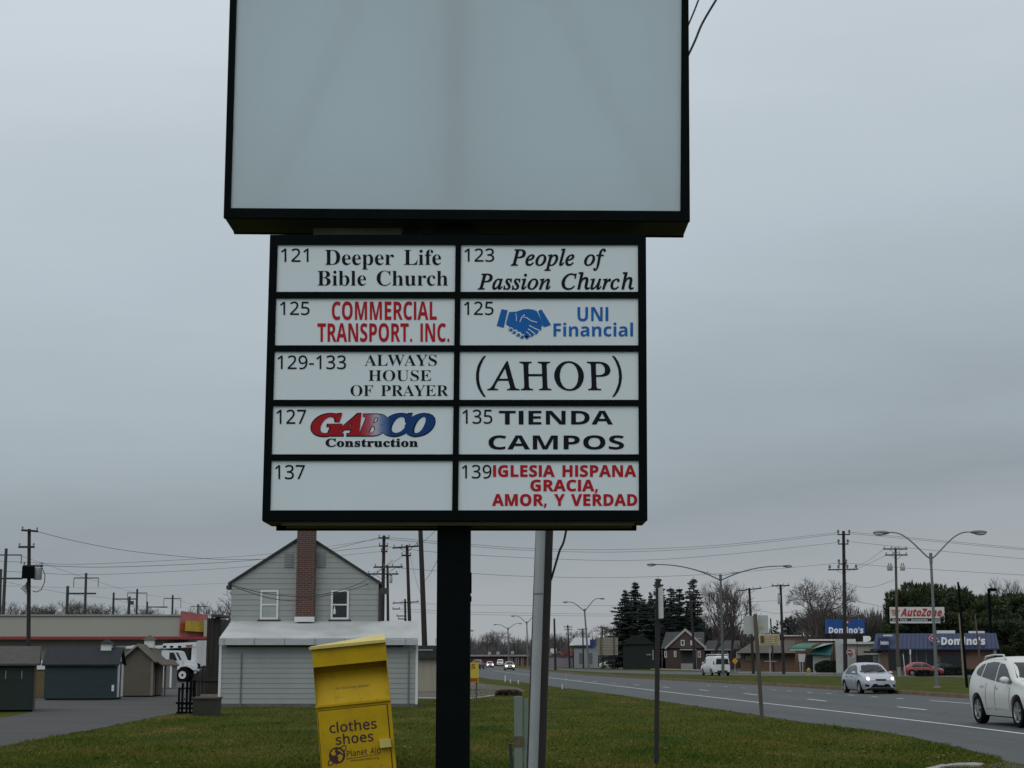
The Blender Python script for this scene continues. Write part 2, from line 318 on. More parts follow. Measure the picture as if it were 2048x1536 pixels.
99: (138, (81,-3,52,2,30,15,17,39,12,73,14,97,21,116,32,131,47,141,64,147,84,149,98,149,110,146,121,143,130,139,118,109,109,112,100,115,92,117,84,117,61,106,53,73,55,54,61,40,71,32,84,30,96,31,106,33,116,37,125,42,125,8,116,3,106,0,95,-2)),
101: (159, (87,-3,67,-1,48,6,33,16,22,30,15,49,12,72,14,96,21,115,31,130,45,141,62,147,81,149,109,145,129,132,143,111,147,83,147,63,53,63,55,48,63,37,74,30,89,27,103,28,115,30,127,34,139,39,139,8,128,3,116,0,103,-2), (53,90,110,90,108,102,103,112,94,119,82,121,71,119,62,113,56,104)),
105: (82, (41,165,33,166,26,169,21,175,19,185,21,194,26,200,33,203,41,204,49,203,56,200,61,194,63,185,61,175,56,169,49,166), (21,0,21,147,61,147,61,0)),
108: (82, (21,0,21,204,61,204,61,0)),
109: (264, (21,0,21,147,52,147,57,128,59,128,67,138,78,144,89,148,102,149,117,148,129,144,139,137,146,128,150,128,158,138,169,144,181,148,193,149,215,146,231,137,240,120,244,96,244,0,204,0,204,86,198,109,182,117,168,115,159,106,154,92,152,74,152,0,112,0,112,86,107,109,90,117,76,114,67,105,63,90,61,69,61,0)),
110: (176, (21,0,21,147,52,147,57,128,59,128,67,138,78,144,91,148,104,149,126,146,142,137,153,120,156,96,156,0,116,0,116,86,115,100,111,109,103,115,93,117,77,114,68,105,63,90,61,69,61,0)),
111: (166, (83,-3,63,0,46,6,32,17,21,32,14,51,12,74,17,106,31,130,54,144,84,149,103,147,120,140,134,130,145,115,152,96,154,74,149,41,135,17,112,2), (83,30,97,32,106,41,112,54,113,74,112,93,106,106,97,114,83,117,69,114,60,106,55,93,53,74,55,54,60,41,69,32)),
115: (134, (61,-3,46,-2,34,-1,23,2,12,6,12,39,25,34,38,30,51,27,62,27,72,27,79,30,83,34,84,39,83,43,82,46,79,49,73,53,64,57,52,62,40,68,30,74,22,80,16,88,13,97,12,109,16,126,28,139,46,147,70,149,83,149,96,147,109,143,122,138,110,109,99,113,89,117,79,119,70,120,56,117,52,110,52,107,54,104,57,101,63,98,71,94,82,89,94,84,104,79,112,72,118,65,122,55,123,44,119,24,108,9,88,0)),
116: (117, (71,-3,59,-2,48,2,38,7,31,17,27,29,25,46,25,117,6,117,6,134,28,147,40,178,65,178,65,147,106,147,106,117,65,117,65,46,66,39,70,33,76,30,83,29,89,30,96,31,102,32,108,34,108,4,101,2,92,-1,82,-2)),
117: (176, (72,-3,51,1,34,10,24,27,20,51,20,147,60,147,60,61,62,47,66,37,73,31,84,29,99,32,109,42,114,57,116,78,116,147,156,147,156,0,125,0,120,19,117,19,109,9,98,2,86,-1)),
},
'B': {
40: (81, (50,-42,41,-30,33,-17,26,-3,20,11,16,26,13,42,11,58,11,74,11,90,13,106,16,121,20,137,26,152,33,166,41,179,50,192,73,192,64,179,56,165,50,151,44,136,40,121,37,105,35,90,35,74,35,58,37,43,40,28,44,13,50,-2,56,-16,64,-30,72,-42)),
41: (81, (8,-42,17,-30,25,-16,31,-2,36,13,41,28,44,43,45,58,46,74,45,90,44,105,41,121,36,136,31,151,25,165,17,179,8,192,30,192,40,179,48,166,55,152,60,137,64,121,67,106,69,90,70,74,69,58,67,42,64,26,60,11,55,-3,48,-17,40,-30,30,-42)),
65: (175, (-3,0,-3,7,4,8,9,12,15,19,20,30,82,186,90,186,154,35,159,22,164,14,170,9,177,7,177,0,92,0,92,7,108,10,113,18,112,24,109,33,101,53,41,53,31,28,31,26,30,24,30,21,30,19,35,10,49,7,51,7,51,0), (45,64,97,64,71,128)),
66: (177, (6,0,6,7,18,9,25,13,29,21,30,33,30,147,29,158,28,165,25,170,20,173,14,175,6,175,6,182,88,182,119,180,141,172,154,159,158,140,156,125,148,113,134,105,115,99,138,92,154,82,164,69,167,53,163,30,148,14,126,3,95,0), (73,101,75,101,93,103,105,109,112,120,114,138,112,154,108,165,99,171,87,174,79,173,75,170,73,165,73,156), (89,10,104,12,113,20,119,33,120,51,118,70,111,83,98,90,79,92,73,92,73,26,74,18,76,13,81,11)),
67: (187, (103,-4,77,-1,55,8,36,22,22,42,13,65,10,91,13,117,22,140,37,159,55,174,78,183,104,186,124,184,147,176,151,175,155,174,163,177,168,186,175,186,175,123,168,123,157,146,143,163,125,174,106,177,85,172,70,156,61,128,57,91,61,55,71,30,88,14,111,9,127,12,143,18,158,28,171,42,179,35,164,18,146,6,126,-2)),
68: (198, (8,0,8,7,19,8,25,12,28,18,30,30,30,150,28,163,24,170,17,174,6,175,6,182,89,182,111,181,131,176,148,169,162,158,173,145,181,130,186,112,187,91,181,51,163,23,133,6,91,0), (89,10,112,15,128,30,133,41,137,56,139,72,140,92,137,127,127,153,112,168,89,173,81,172,76,169,74,164,73,154,73,29,74,19,76,14,81,11)),
69: (177, (6,0,6,7,18,8,25,12,29,19,30,31,30,147,29,162,25,170,18,174,6,175,6,182,160,182,160,128,153,128,147,149,136,163,118,170,93,172,85,172,80,171,76,170,74,167,73,162,73,155,73,98,77,98,93,101,104,108,111,120,115,138,122,138,122,47,115,47,113,62,109,73,104,80,96,85,87,88,74,89,73,89,73,27,74,19,77,14,83,12,92,11,110,12,125,15,138,21,148,30,157,42,164,57,172,57,161,0)),
70: (162, (6,0,6,7,18,9,25,13,29,21,30,34,30,150,29,162,25,169,17,173,6,175,6,182,157,182,157,128,151,128,147,143,142,154,134,163,124,168,110,171,92,172,85,172,80,172,76,171,74,168,73,165,73,159,73,99,76,99,91,101,102,108,109,120,114,139,121,139,121,47,114,47,110,67,103,80,92,87,75,89,73,89,73,32,73,24,75,17,78,12,84,9,92,8,103,7,103,0)),
72: (209, (6,0,6,7,18,9,25,13,29,20,30,32,30,152,29,162,25,170,18,174,6,175,6,182,97,182,97,175,88,174,82,173,77,170,75,166,73,160,73,152,73,100,137,100,137,152,136,160,135,166,132,170,128,173,122,174,113,175,113,182,203,182,203,175,191,173,184,170,181,163,180,152,180,32,181,21,184,13,191,9,203,7,203,0,113,0,113,7,124,9,132,12,135,20,137,32,137,88,73,88,73,32,74,20,78,13,85,9,97,7,97,0)),
76: (171, (6,0,6,7,18,9,25,13,29,20,30,32,30,152,29,163,25,170,18,174,6,175,6,182,100,182,100,175,90,175,83,174,78,171,75,167,73,160,73,152,73,33,73,25,74,19,76,15,80,12,86,11,93,11,111,12,126,16,138,22,148,32,156,45,164,62,171,62,161,0)),
79: (210, (104,-4,85,-2,67,3,52,12,38,23,26,37,18,53,13,72,11,91,13,111,18,129,26,145,38,159,52,170,68,179,86,185,106,186,125,185,143,179,159,171,172,159,184,146,192,129,198,111,199,91,198,72,192,53,184,37,172,23,158,12,142,3,124,-2), (106,5,126,10,140,26,149,53,152,91,151,111,149,128,145,143,139,155,124,172,104,177,84,172,70,156,61,129,58,91,59,71,61,54,65,39,71,27,86,10)),
80: (167, (6,0,6,7,18,9,25,13,29,20,30,32,30,152,29,162,25,170,18,174,6,175,6,182,85,182,115,181,134,176,147,169,156,159,162,147,164,133,159,112,147,96,126,86,97,82,73,82,73,32,74,20,78,13,85,9,97,7,97,0), (73,92,81,92,98,94,109,101,115,113,117,132,115,150,110,163,101,170,87,172,80,172,76,170,74,165,73,159)),
82: (189, (6,0,6,7,18,9,25,13,29,20,30,32,30,152,29,162,25,170,18,174,6,175,6,182,87,182,106,181,122,179,136,175,147,170,162,155,167,134,164,119,157,106,144,96,126,89,173,20,177,14,181,10,185,8,191,7,192,7,192,0,135,0,81,85,73,85,73,32,74,20,78,13,85,9,97,7,97,0), (73,93,81,93,99,96,112,103,119,116,121,134,113,163,90,172,81,172,76,169,74,164,73,154)),
83: (156, (17,-4,17,63,25,63,33,38,45,20,60,9,79,6,92,8,103,14,109,24,111,36,106,52,90,64,65,76,45,88,31,101,23,116,20,133,22,148,27,161,35,172,46,180,59,185,74,186,82,186,92,185,102,182,113,179,117,178,118,178,120,178,125,180,128,186,136,186,136,128,129,128,124,142,117,154,109,164,99,172,89,176,78,178,65,176,56,171,50,162,48,152,50,142,55,135,63,128,75,121,101,109,116,101,127,93,135,85,140,75,143,65,144,53,142,37,136,23,126,12,112,3,96,-2,77,-4,70,-4,63,-3,57,-2,50,0,44,2,39,4,36,5,34,5,30,4,28,3,26,0,24,-4)),
85: (197, (99,-5,67,-1,46,11,33,32,29,62,29,152,28,162,24,170,17,174,6,175,6,182,96,182,96,175,87,174,81,173,77,170,74,166,73,160,72,152,72,56,75,35,81,21,93,12,110,9,130,12,145,23,154,40,157,64,157,151,156,162,152,169,144,173,131,175,131,182,190,182,190,175,179,173,173,169,170,162,169,151,169,73,168,53,165,37,159,23,152,13,130,-1)),
87: (244, (68,-4,13,157,10,165,6,171,1,174,-6,175,-6,182,72,182,72,175,65,175,60,173,57,169,56,164,57,158,59,149,89,61,120,141,114,160,111,167,107,172,101,174,92,175,92,182,176,182,176,175,162,173,157,165,158,161,160,154,190,66,216,148,219,156,219,163,218,168,215,172,210,174,201,175,201,182,250,182,250,175,243,173,238,168,234,161,230,152,178,-4,171,-4,126,124,76,-4)),
89: (170, (41,0,41,7,52,9,59,13,63,20,64,32,64,71,19,155,12,166,6,172,3,173,0,174,-2,175,-5,175,-5,182,83,182,83,175,78,175,72,175,67,173,63,170,62,167,63,162,66,157,99,90,133,146,138,156,139,163,134,172,119,175,118,175,118,182,176,182,176,175,169,173,164,170,158,164,153,157,107,81,107,32,108,20,112,13,119,9,131,7,131,0)),
98: (144, (17,-5,17,155,17,166,15,171,11,174,3,176,3,182,55,182,55,111,70,123,88,127,102,125,113,120,123,110,131,98,135,83,137,66,135,47,129,30,120,16,108,5,93,-2,77,-4,59,0,42,11,21,-5), (73,6,85,9,93,20,97,38,98,64,97,85,92,100,85,109,74,112,68,111,62,108,58,103,55,97,55,27,60,11)),
99: (117, (62,-4,48,-2,35,4,24,14,15,27,10,43,8,60,10,78,16,95,26,108,38,119,53,125,70,128,87,126,100,119,108,110,111,98,110,91,107,86,101,83,95,82,82,86,78,100,79,102,79,104,79,107,79,109,76,116,68,119,51,108,45,75,47,49,55,30,66,19,82,15,96,19,109,29,114,24,91,3)),
101: (120, (62,-4,47,-2,34,4,23,14,15,27,10,44,8,63,10,81,15,96,24,109,35,119,48,125,63,127,84,124,100,112,110,94,113,69,113,66,47,66,55,29,80,17,95,21,108,34,114,29,103,15,91,4,77,-2), (46,77,81,77,81,86,80,101,77,111,72,117,64,119,51,109,46,81)),
102: (85, (6,0,6,6,12,7,16,9,18,11,20,14,21,19,21,29,21,111,6,111,6,124,21,124,21,141,24,160,34,174,49,183,70,186,85,184,96,178,103,170,105,160,104,152,101,147,96,143,90,142,83,143,78,146,75,151,74,156,75,162,77,168,78,169,78,171,79,172,79,173,77,176,72,177,65,176,61,172,60,165,59,156,59,124,81,124,81,111,59,111,59,26,60,16,63,10,69,7,80,6,80,0)),
104: (152, (7,0,7,6,14,8,18,10,20,15,21,22,21,160,20,167,18,172,14,175,8,176,8,182,59,182,59,107,76,122,97,127,123,117,132,85,132,22,133,15,135,10,139,8,145,6,145,0,81,0,81,6,83,6,91,10,94,22,94,87,93,96,92,103,88,107,81,109,69,105,59,94,59,22,60,15,62,10,66,8,72,6,72,0)),
105: (79, (40,145,32,146,26,151,22,157,20,165,22,173,26,179,32,184,40,185,48,184,55,179,59,173,60,165,59,157,55,151,48,146), (7,0,7,6,14,8,18,10,20,15,21,22,21,101,20,109,19,114,15,116,8,117,8,124,59,124,59,22,60,15,62,10,66,8,72,6,72,0)),
108: (80, (7,0,7,6,14,8,18,10,20,15,21,22,21,159,20,167,19,172,15,175,8,176,8,182,59,182,59,22,60,15,62,10,66,8,72,6,72,0)),
110: (152, (7,0,7,6,14,8,18,10,20,15,21,22,21,101,20,108,18,113,14,116,8,118,8,124,59,124,59,107,76,122,97,127,123,117,132,85,132,22,133,15,135,10,139,8,145,6,145,0,81,0,81,6,83,6,91,10,94,22,94,87,93,96,92,103,88,107,81,109,69,105,59,94,59,22,60,15,62,10,66,8,72,6,72,0)),
111: (135, (67,-4,51,-2,36,5,24,15,15,28,9,44,8,62,9,80,15,96,24,109,36,119,51,125,67,127,84,125,98,119,110,109,119,96,125,80,127,62,125,43,119,27,110,14,98,4,84,-2), (67,5,77,7,84,16,86,22,87,33,88,46,88,62,87,91,83,108,77,117,67,120,58,117,51,108,48,91,47,62,47,46,48,33,49,23,51,16,58,7)),
112: (149, (7,-56,7,-49,12,-49,16,-47,19,-44,20,-40,21,-35,21,-26,21,97,20,107,19,113,15,116,8,118,8,124,57,124,57,105,72,122,92,128,106,126,117,119,127,109,134,97,138,81,140,64,138,45,134,29,126,15,116,5,104,-2,91,-4,73,0,59,13,59,-23,60,-33,61,-39,63,-44,67,-47,72,-48,79,-49,79,-56), (78,11,89,14,96,24,100,40,101,62,100,83,96,99,90,108,80,111,68,107,59,94,59,27,67,15)),
114: (115, (7,0,7,6,14,8,18,10,20,15,21,22,21,101,20,109,19,114,15,116,8,117,8,124,58,124,58,101,66,112,75,120,84,126,93,127,103,126,110,122,114,115,116,106,115,99,111,94,106,90,99,89,93,90,89,92,86,96,83,100,80,103,75,104,70,102,65,97,61,88,60,77,60,22,61,15,64,10,69,8,79,6,79,0)),
115: (115, (60,-4,49,-2,35,2,32,3,29,3,24,2,20,-3,14,-3,14,42,21,42,26,27,35,16,45,8,56,6,65,7,71,11,75,16,77,23,73,34,62,42,43,52,30,59,22,68,17,77,15,88,18,104,26,116,39,125,56,128,61,127,66,126,72,125,80,123,82,122,84,122,85,122,89,123,92,128,98,128,98,89,91,89,86,101,79,111,70,117,60,118,52,117,46,114,43,110,42,104,43,98,46,93,51,89,59,85,77,76,88,69,97,61,101,51,103,38,100,21,91,7,78,-1)),
116: (91, (49,-4,36,-2,26,4,21,14,19,28,19,111,8,111,8,120,23,134,35,148,45,159,52,170,58,170,58,124,83,124,83,111,58,111,58,33,58,25,60,20,63,17,67,16,76,20,82,30,89,26,73,4)),
117: (150, (52,-4,37,-1,26,7,20,20,18,39,18,99,18,107,16,113,12,116,5,118,5,124,57,124,57,30,58,23,60,18,65,15,71,14,82,17,91,26,91,99,91,108,88,113,84,116,76,118,76,124,129,124,129,28,130,20,132,16,137,13,144,12,144,5,120,3,91,-4,91,16,84,8,74,1,64,-3)),
},
'I': {
65: (185, (-34,0,-33,5,-16,9,0,22,6,29,15,39,27,54,43,73,142,190,148,190,141,23,142,15,146,10,154,6,164,5,164,0,88,0,89,5,92,5,102,6,109,10,113,18,114,31,115,63,53,63,49,62,46,60,26,36,16,22,13,14,14,10,17,7,23,6,31,5,30,0), (57,73,116,73,119,147)),
67: (188, (87,-4,65,-2,47,5,31,16,20,31,13,50,10,71,12,91,18,110,28,129,41,146,56,161,73,173,100,186,128,190,145,188,165,183,169,182,172,181,177,183,181,188,187,188,176,133,170,133,170,135,170,137,170,141,168,158,160,171,148,178,131,181,115,179,98,172,83,162,70,148,58,131,49,112,44,92,42,70,45,44,56,24,73,12,95,8,112,10,129,16,145,26,160,41,165,37,148,19,129,6,110,-2)),
72: (208, (-13,0,-12,5,-11,5,-3,6,2,7,7,10,11,14,14,20,17,29,50,154,52,162,53,168,51,173,48,177,42,179,33,181,34,186,108,186,107,181,106,181,95,179,88,176,82,168,78,156,66,114,66,111,65,108,66,106,67,105,70,104,74,104,143,104,147,104,149,105,151,107,152,110,164,154,166,162,167,168,165,173,162,177,155,179,146,181,148,186,222,186,220,181,218,181,208,179,201,176,196,168,192,157,158,32,156,24,156,21,156,18,157,12,160,9,167,6,176,5,175,0,100,0,102,5,103,5,111,6,117,7,121,10,125,14,128,20,131,29,146,85,146,87,146,88,146,89,146,91,144,93,141,93,137,93,69,93,65,93,62,93,61,91,59,88,44,32,42,24,42,21,42,18,43,12,46,9,53,6,62,5,61,0)),
79: (207, (80,-4,60,-2,42,4,28,14,17,28,11,45,9,65,10,83,15,101,23,119,34,135,46,150,61,163,76,174,93,183,110,188,128,190,148,188,165,181,179,171,189,157,196,140,198,121,197,106,193,91,187,75,180,61,170,47,160,34,148,22,136,13,109,0), (80,4,94,6,107,12,119,20,131,32,141,46,150,61,157,78,163,96,166,114,167,132,165,154,157,169,145,179,128,182,114,180,99,173,86,163,73,150,62,133,52,114,46,99,42,84,40,70,39,55,42,33,50,17,63,7)),
80: (161, (-13,0,-12,5,-11,5,0,7,7,10,12,17,17,29,50,154,52,162,53,168,51,174,48,177,42,179,33,181,34,186,107,186,132,183,149,175,160,162,163,144,161,129,154,116,143,104,128,96,110,91,88,89,64,89,60,88,59,86,43,26,42,22,42,20,42,18,43,12,48,8,55,6,66,5,64,0), (77,97,101,100,119,110,129,125,133,146,131,160,124,170,113,176,98,178,91,177,86,175,83,170,80,162,64,105,64,103,64,101,64,99,66,98,70,97)),
97: (137, (20,-3,11,-1,3,4,-1,13,-3,26,0,48,7,70,20,91,36,110,54,122,73,127,87,123,93,112,96,124,117,124,92,36,90,25,89,18,90,15,93,14,101,18,113,32,117,29,96,5,78,-3,70,0,67,9,69,23,76,47,61,25,48,9,34,0), (33,13,39,15,46,19,53,26,61,35,68,45,74,56,80,68,84,80,87,92,88,103,84,115,74,120,61,116,49,106,39,91,30,70,26,59,23,49,22,39,21,29,24,17)),
99: (119, (40,-3,23,0,10,9,2,24,0,44,1,57,5,70,11,83,19,95,29,106,41,114,60,124,80,127,91,125,100,121,105,114,107,107,106,100,103,96,99,92,93,91,85,94,82,102,82,105,83,107,84,109,86,112,87,114,88,115,88,116,86,119,79,120,65,117,52,108,40,95,31,78,26,60,24,43,25,29,30,18,39,11,49,9,70,15,91,33,95,28,82,14,68,5,54,-1)),
101: (115, (35,-3,20,0,8,8,1,22,-2,39,0,53,4,66,10,79,18,92,29,104,40,113,59,123,78,127,89,125,97,121,102,115,103,106,98,90,83,76,72,69,59,64,43,60,24,57,24,52,23,47,23,43,23,39,29,17,48,10,67,16,88,33,92,28,79,15,66,5,51,-1), (26,63,49,69,67,80,78,93,82,109,79,117,72,119,63,117,55,112,46,103,38,92,31,78)),
102: (80, (-19,-61,-26,-60,-32,-57,-35,-52,-37,-46,-34,-38,-27,-35,-20,-37,-18,-43,-18,-46,-19,-48,-19,-49,-20,-51,-19,-53,-17,-54,-10,-51,-4,-43,-2,-37,1,-30,3,-21,5,-10,28,113,3,113,5,122,30,122,33,136,42,161,54,180,69,191,86,195,96,193,104,189,108,183,110,175,107,166,97,163,90,166,87,174,87,175,88,176,88,178,88,179,89,180,89,182,89,184,87,186,85,187,82,188,69,179,59,153,53,122,84,122,83,113,51,113,40,60,34,29,27,3,20,-18,13,-34,-2,-54)),
104: (161, (122,-3,112,-1,104,5,99,13,97,24,98,31,98,39,100,49,102,60,109,88,110,96,111,103,112,109,113,113,109,125,100,129,85,124,69,109,56,88,49,69,35,0,10,0,45,166,47,175,47,180,43,190,28,193,26,193,29,204,78,204,68,155,65,144,63,133,60,121,57,110,60,110,71,126,83,137,96,144,110,146,131,139,138,117,138,112,137,105,135,97,134,87,127,55,125,48,124,40,123,34,123,27,125,17,132,14,141,16,150,20,154,13,138,1)),
105: (71, (49,157,44,158,39,161,36,166,35,171,36,176,39,181,44,184,49,185,54,184,59,181,62,176,63,171,62,166,59,161,54,158), (13,-3,3,0,0,12,0,16,1,21,5,34,22,96,23,101,24,104,24,106,23,110,20,113,15,114,7,115,8,120,26,122,33,123,38,124,46,126,49,127,52,126,52,123,52,122,52,121,52,120,51,118,25,31,24,25,23,21,25,15,29,13,39,18,52,34,56,30,34,5)),
108: (69, (13,-3,7,-2,3,1,0,5,-1,10,0,15,1,22,5,40,39,165,40,169,41,173,40,178,37,181,32,183,23,183,24,188,42,191,48,192,54,193,62,194,65,195,68,194,69,192,68,189,67,186,25,34,23,25,22,20,24,15,27,14,36,18,49,33,53,29,42,15,31,5,21,-1)),
110: (146, (89,-3,83,-3,79,0,76,5,75,11,78,26,86,56,94,86,97,102,95,108,90,110,84,109,78,105,71,100,64,93,56,85,49,76,43,66,37,57,32,46,27,33,22,18,17,0,-5,0,21,88,24,98,25,105,24,109,21,112,16,113,9,114,7,114,8,119,18,120,27,121,34,123,40,124,48,126,52,127,53,126,53,124,53,123,37,71,57,95,75,112,92,123,105,126,117,122,121,111,121,106,120,101,119,95,117,89,102,35,99,26,98,22,98,20,99,15,104,13,113,19,125,36,129,33,109,6)),
111: (140, (42,-3,24,0,10,9,1,23,-2,41,0,56,6,71,14,86,25,99,37,110,51,119,66,125,81,127,99,124,113,115,122,101,125,82,124,69,120,55,113,42,104,29,93,18,81,9,62,0), (45,5,56,7,66,13,76,22,84,34,92,48,97,62,101,77,102,91,96,112,79,120,66,116,53,107,41,92,31,73,25,53,22,33,24,21,28,12,36,6)),
112: (136, (-38,-60,-37,-55,-26,-53,-19,-50,-15,-44,-12,-35,22,94,23,100,24,103,24,105,23,110,21,112,16,113,6,114,8,119,17,120,25,121,32,122,37,124,45,126,49,126,51,126,52,124,52,122,51,120,45,100,67,120,91,127,104,124,114,117,121,105,123,90,121,74,116,58,108,42,97,28,85,15,71,5,56,-1,40,-3,29,-2,20,2,15,-18,12,-33,10,-42,9,-45,10,-50,14,-53,20,-55,31,-55,29,-60), (40,4,51,6,62,12,72,21,81,33,88,47,94,61,98,76,99,91,98,101,94,108,88,113,80,114,67,111,54,101,44,85,37,65,27,26,26,23,26,21,25,18,25,16,29,7)),
114: (89, (-5,0,18,84,21,96,22,104,21,109,19,111,13,113,5,114,6,119,15,120,24,122,30,123,36,124,44,126,47,127,50,126,50,123,36,72,50,96,63,113,74,123,83,127,88,126,92,123,94,119,95,113,94,106,91,101,86,97,80,96,76,97,72,99,69,103,68,107,52,87,38,63,26,34,16,0)),
115: (99, (31,-3,21,-2,13,0,7,2,2,2,-2,1,-3,-2,-9,-2,-3,42,2,42,4,26,10,14,18,6,28,4,37,6,44,10,49,18,50,27,48,37,42,48,37,53,33,59,29,64,25,70,21,76,18,82,16,89,16,95,18,108,25,118,36,124,49,127,59,126,66,124,72,122,77,121,82,122,84,126,88,126,83,86,78,86,70,111,52,120,46,118,41,115,37,110,36,104,39,95,46,83,50,78,55,73,58,67,62,62,66,55,69,49,71,42,72,35,70,25,66,16,60,8,52,2,42,-2)),
117: (146, (18,-3,11,-2,6,2,3,7,2,15,2,20,3,27,5,36,8,46,20,91,21,95,22,99,22,102,22,106,21,111,19,113,14,115,5,115,6,120,24,122,31,123,36,124,44,126,48,127,50,126,51,125,51,123,51,122,50,120,50,118,28,43,26,35,25,29,24,25,24,21,26,15,32,13,40,15,50,22,60,32,71,46,81,62,91,81,99,102,104,124,125,124,102,37,99,26,99,19,100,14,104,13,114,18,126,34,130,30,110,5,89,-3,79,0,75,11,76,20,80,33,88,61,78,46,68,33,59,22,51,13,34,1)),
},
'H': {
65: (168, (-27,0,-27,7,-16,10,-5,19,129,185,137,185,131,35,131,32,137,13,155,7,155,0,71,0,71,7,83,9,90,15,93,24,95,35,95,56,39,56,20,32,16,27,13,22,12,19,11,16,15,10,28,7,28,0), (48,67,96,67,99,131)),
66: (172, (-13,0,-13,6,-6,7,0,8,5,11,9,16,12,24,16,34,46,147,47,151,48,155,48,158,48,161,47,167,44,170,38,173,29,174,29,180,89,180,108,180,124,178,138,175,148,171,161,159,165,141,162,125,153,113,137,103,116,96,142,80,151,56,149,42,144,29,133,17,118,8,97,2,69,0), (80,99,100,102,114,112,123,127,126,146,120,165,101,171,93,169,89,162,73,100,77,99,79,99), (66,9,84,12,98,23,107,39,110,60,102,83,75,91,70,91,54,30,52,23,52,18,55,11)),
67: (176, (81,-5,60,-2,42,4,27,14,17,28,10,46,8,66,10,86,15,105,23,123,33,141,46,156,62,168,87,181,115,185,133,184,154,179,156,179,159,178,161,178,163,178,168,179,172,185,180,185,168,123,160,124,158,146,151,163,139,172,124,176,105,172,89,160,74,141,61,115,52,85,49,57,52,37,60,21,74,11,92,8,107,10,121,17,135,27,147,42,155,36,140,18,122,6,103,-2)),
71: (200, (88,-5,70,-3,55,0,41,7,29,16,14,39,8,70,10,90,15,109,24,126,35,143,49,157,65,169,79,176,93,181,107,184,122,185,131,185,140,184,149,182,160,179,164,178,167,178,172,179,176,185,183,185,171,127,164,127,161,148,153,163,140,172,123,175,106,172,89,160,73,141,60,115,51,85,48,58,51,35,60,19,75,9,95,6,107,7,115,11,121,19,125,30,132,58,134,66,134,71,133,77,130,80,124,82,114,83,114,89,190,89,190,82,188,82,181,81,176,77,173,69,170,60,158,12,142,5,124,0,107,-4)),
79: (191, (71,-5,45,0,25,13,12,34,8,62,9,81,15,101,24,120,36,138,50,154,66,168,92,181,120,185,146,181,167,168,180,147,184,120,182,100,177,80,168,60,157,42,142,26,126,13,99,0), (74,5,91,10,107,24,114,35,121,47,128,62,134,79,139,96,142,112,144,126,145,140,143,155,138,167,129,173,118,176,107,174,98,168,88,159,79,148,70,132,62,115,55,96,50,77,47,58,46,41,48,26,53,14,62,7)),
},
}
# ------------------------------------------------------------------ lettering: outlines of the letter shapes (S sans, B serif, I serif italic, H heavy italic)
from mathutils.geometry import delaunay_2d_cdt
GLY = {}
for _st, _d in GLYPHS.items():
    for _o, _r in _d.items():
        GLY[_st + chr(_o)] = (_r[0] / 400, [[(x / 400, y / 400) for x, y in zip(c[::2], c[1::2])] for c in _r[1:]])
def area(c):
    return sum(a[0] * b[1] - b[0] * a[1] for a, b in zip(c, c[1:] + c[:1])) / 2
def inside(q, cs):
    odd = False
    for c in cs:
        for a, b in zip(c, c[1:] + c[:1]):
            if (a[1] > q.y) != (b[1] > q.y) and q.x < a[0] + (q.y - a[1]) / (b[1] - a[1]) * (b[0] - a[0]): odd = not odd
    return odd
def grow_outline(c, d, sign):
    n = len(c); out = []
    for i in range(n):
        p, q, r = c[i - 1], c[i], c[(i + 1) % n]
        a = Vector((q[0] - p[0], q[1] - p[1])).normalized(); b = Vector((r[0] - q[0], r[1] - q[1])).normalized()
        m = Vector((a.y + b.y, -a.x - b.x))
        if m.length < .2: m = Vector((a.y, -a.x))
        m.normalize(); k = max(.45, m.dot(Vector((a.y, -a.x))))
        out.append((q[0] + m.x * d * sign / k, q[1] + m.y * d * sign / k))
    return out
def letters(text, style='S', bold=0.0, depth=0.0, shear=0.0, track=0.0):
    """vertices (x, y, z) and faces of a line of lettering"""
    V_, F_ = [], []; x = 0
    for gi, ch in enumerate(text):
        if ch == ' ':
            x += .27; continue
        a, cs = GLY.get(style + ch) or GLY.get('S' + ch) or GLY['T' + ch]
        if bold:
            big = max(cs, key=lambda c: abs(area(c)))
            s0 = 1 if area(big) > 0 else -1
            cs = [grow_outline(c, bold, s0) for c in cs]
        zz = .0004 * (gi % 2)
        pl = [[Vector((x + p + shear * q, q, zz)) for p, q in c] for c in cs]
        o = len(V_); fl = [Vector((p[0], p[1])) for c in pl for p in c]; ed = []; k = 0
        for c in pl:
            ed += [(k + i, k + (i + 1) % len(c)) for i in range(len(c))]; k += len(c)
        cv, _, cf, *_ = delaunay_2d_cdt(fl, ed, [], 0, 1e-6)
        V_ += [(p.x, p.y, zz) for p in cv]; F_ += [tuple(o + i for i in t) for t in cf if inside(sum((cv[i] for i in t), Vector((0, 0))) / len(t), pl)]
        if depth:
            for c in pl:
                k = len(V_); n = len(c)
                V_ += [tuple(p) for p in c] + [(p[0], p[1], p[2] + depth) for p in c]
                F_ += [(k + i, k + (i + 1) % n, k + n + (i + 1) % n, k + n + i) for i in range(n)]
        x += a + track + bold * 1.2
    return V_, F_
def fit(vs, x0, x1, y0, y1):
    a0 = min(v[0] for v in vs); a1 = max(v[0] for v in vs); b0 = min(v[1] for v in vs); b1 = max(v[1] for v in vs)
    return [(x0 + (v[0] - a0) / (a1 - a0) * (x1 - x0), y0 + (v[1] - b0) / (b1 - b0) * (y1 - y0), v[2]) for v in vs]
def text_px(mb, text, box, Y, style='S', bold=0.0, shear=0.0, depth=0.0, track=0.0):
    """lettering on an upright plane facing the camera at distance Y, filling the pixel box (u0, u1, v0, v1)"""
    vs, fs = letters(text, style, bold, depth, shear, track)
    u0, u1, v0, v1 = box
    vs = fit(vs, u0, u1, -v1, -v0)
    return mb.add([P(x, -y, Y) + Vector((0, z, 0)) for x, y, z in vs], fs)
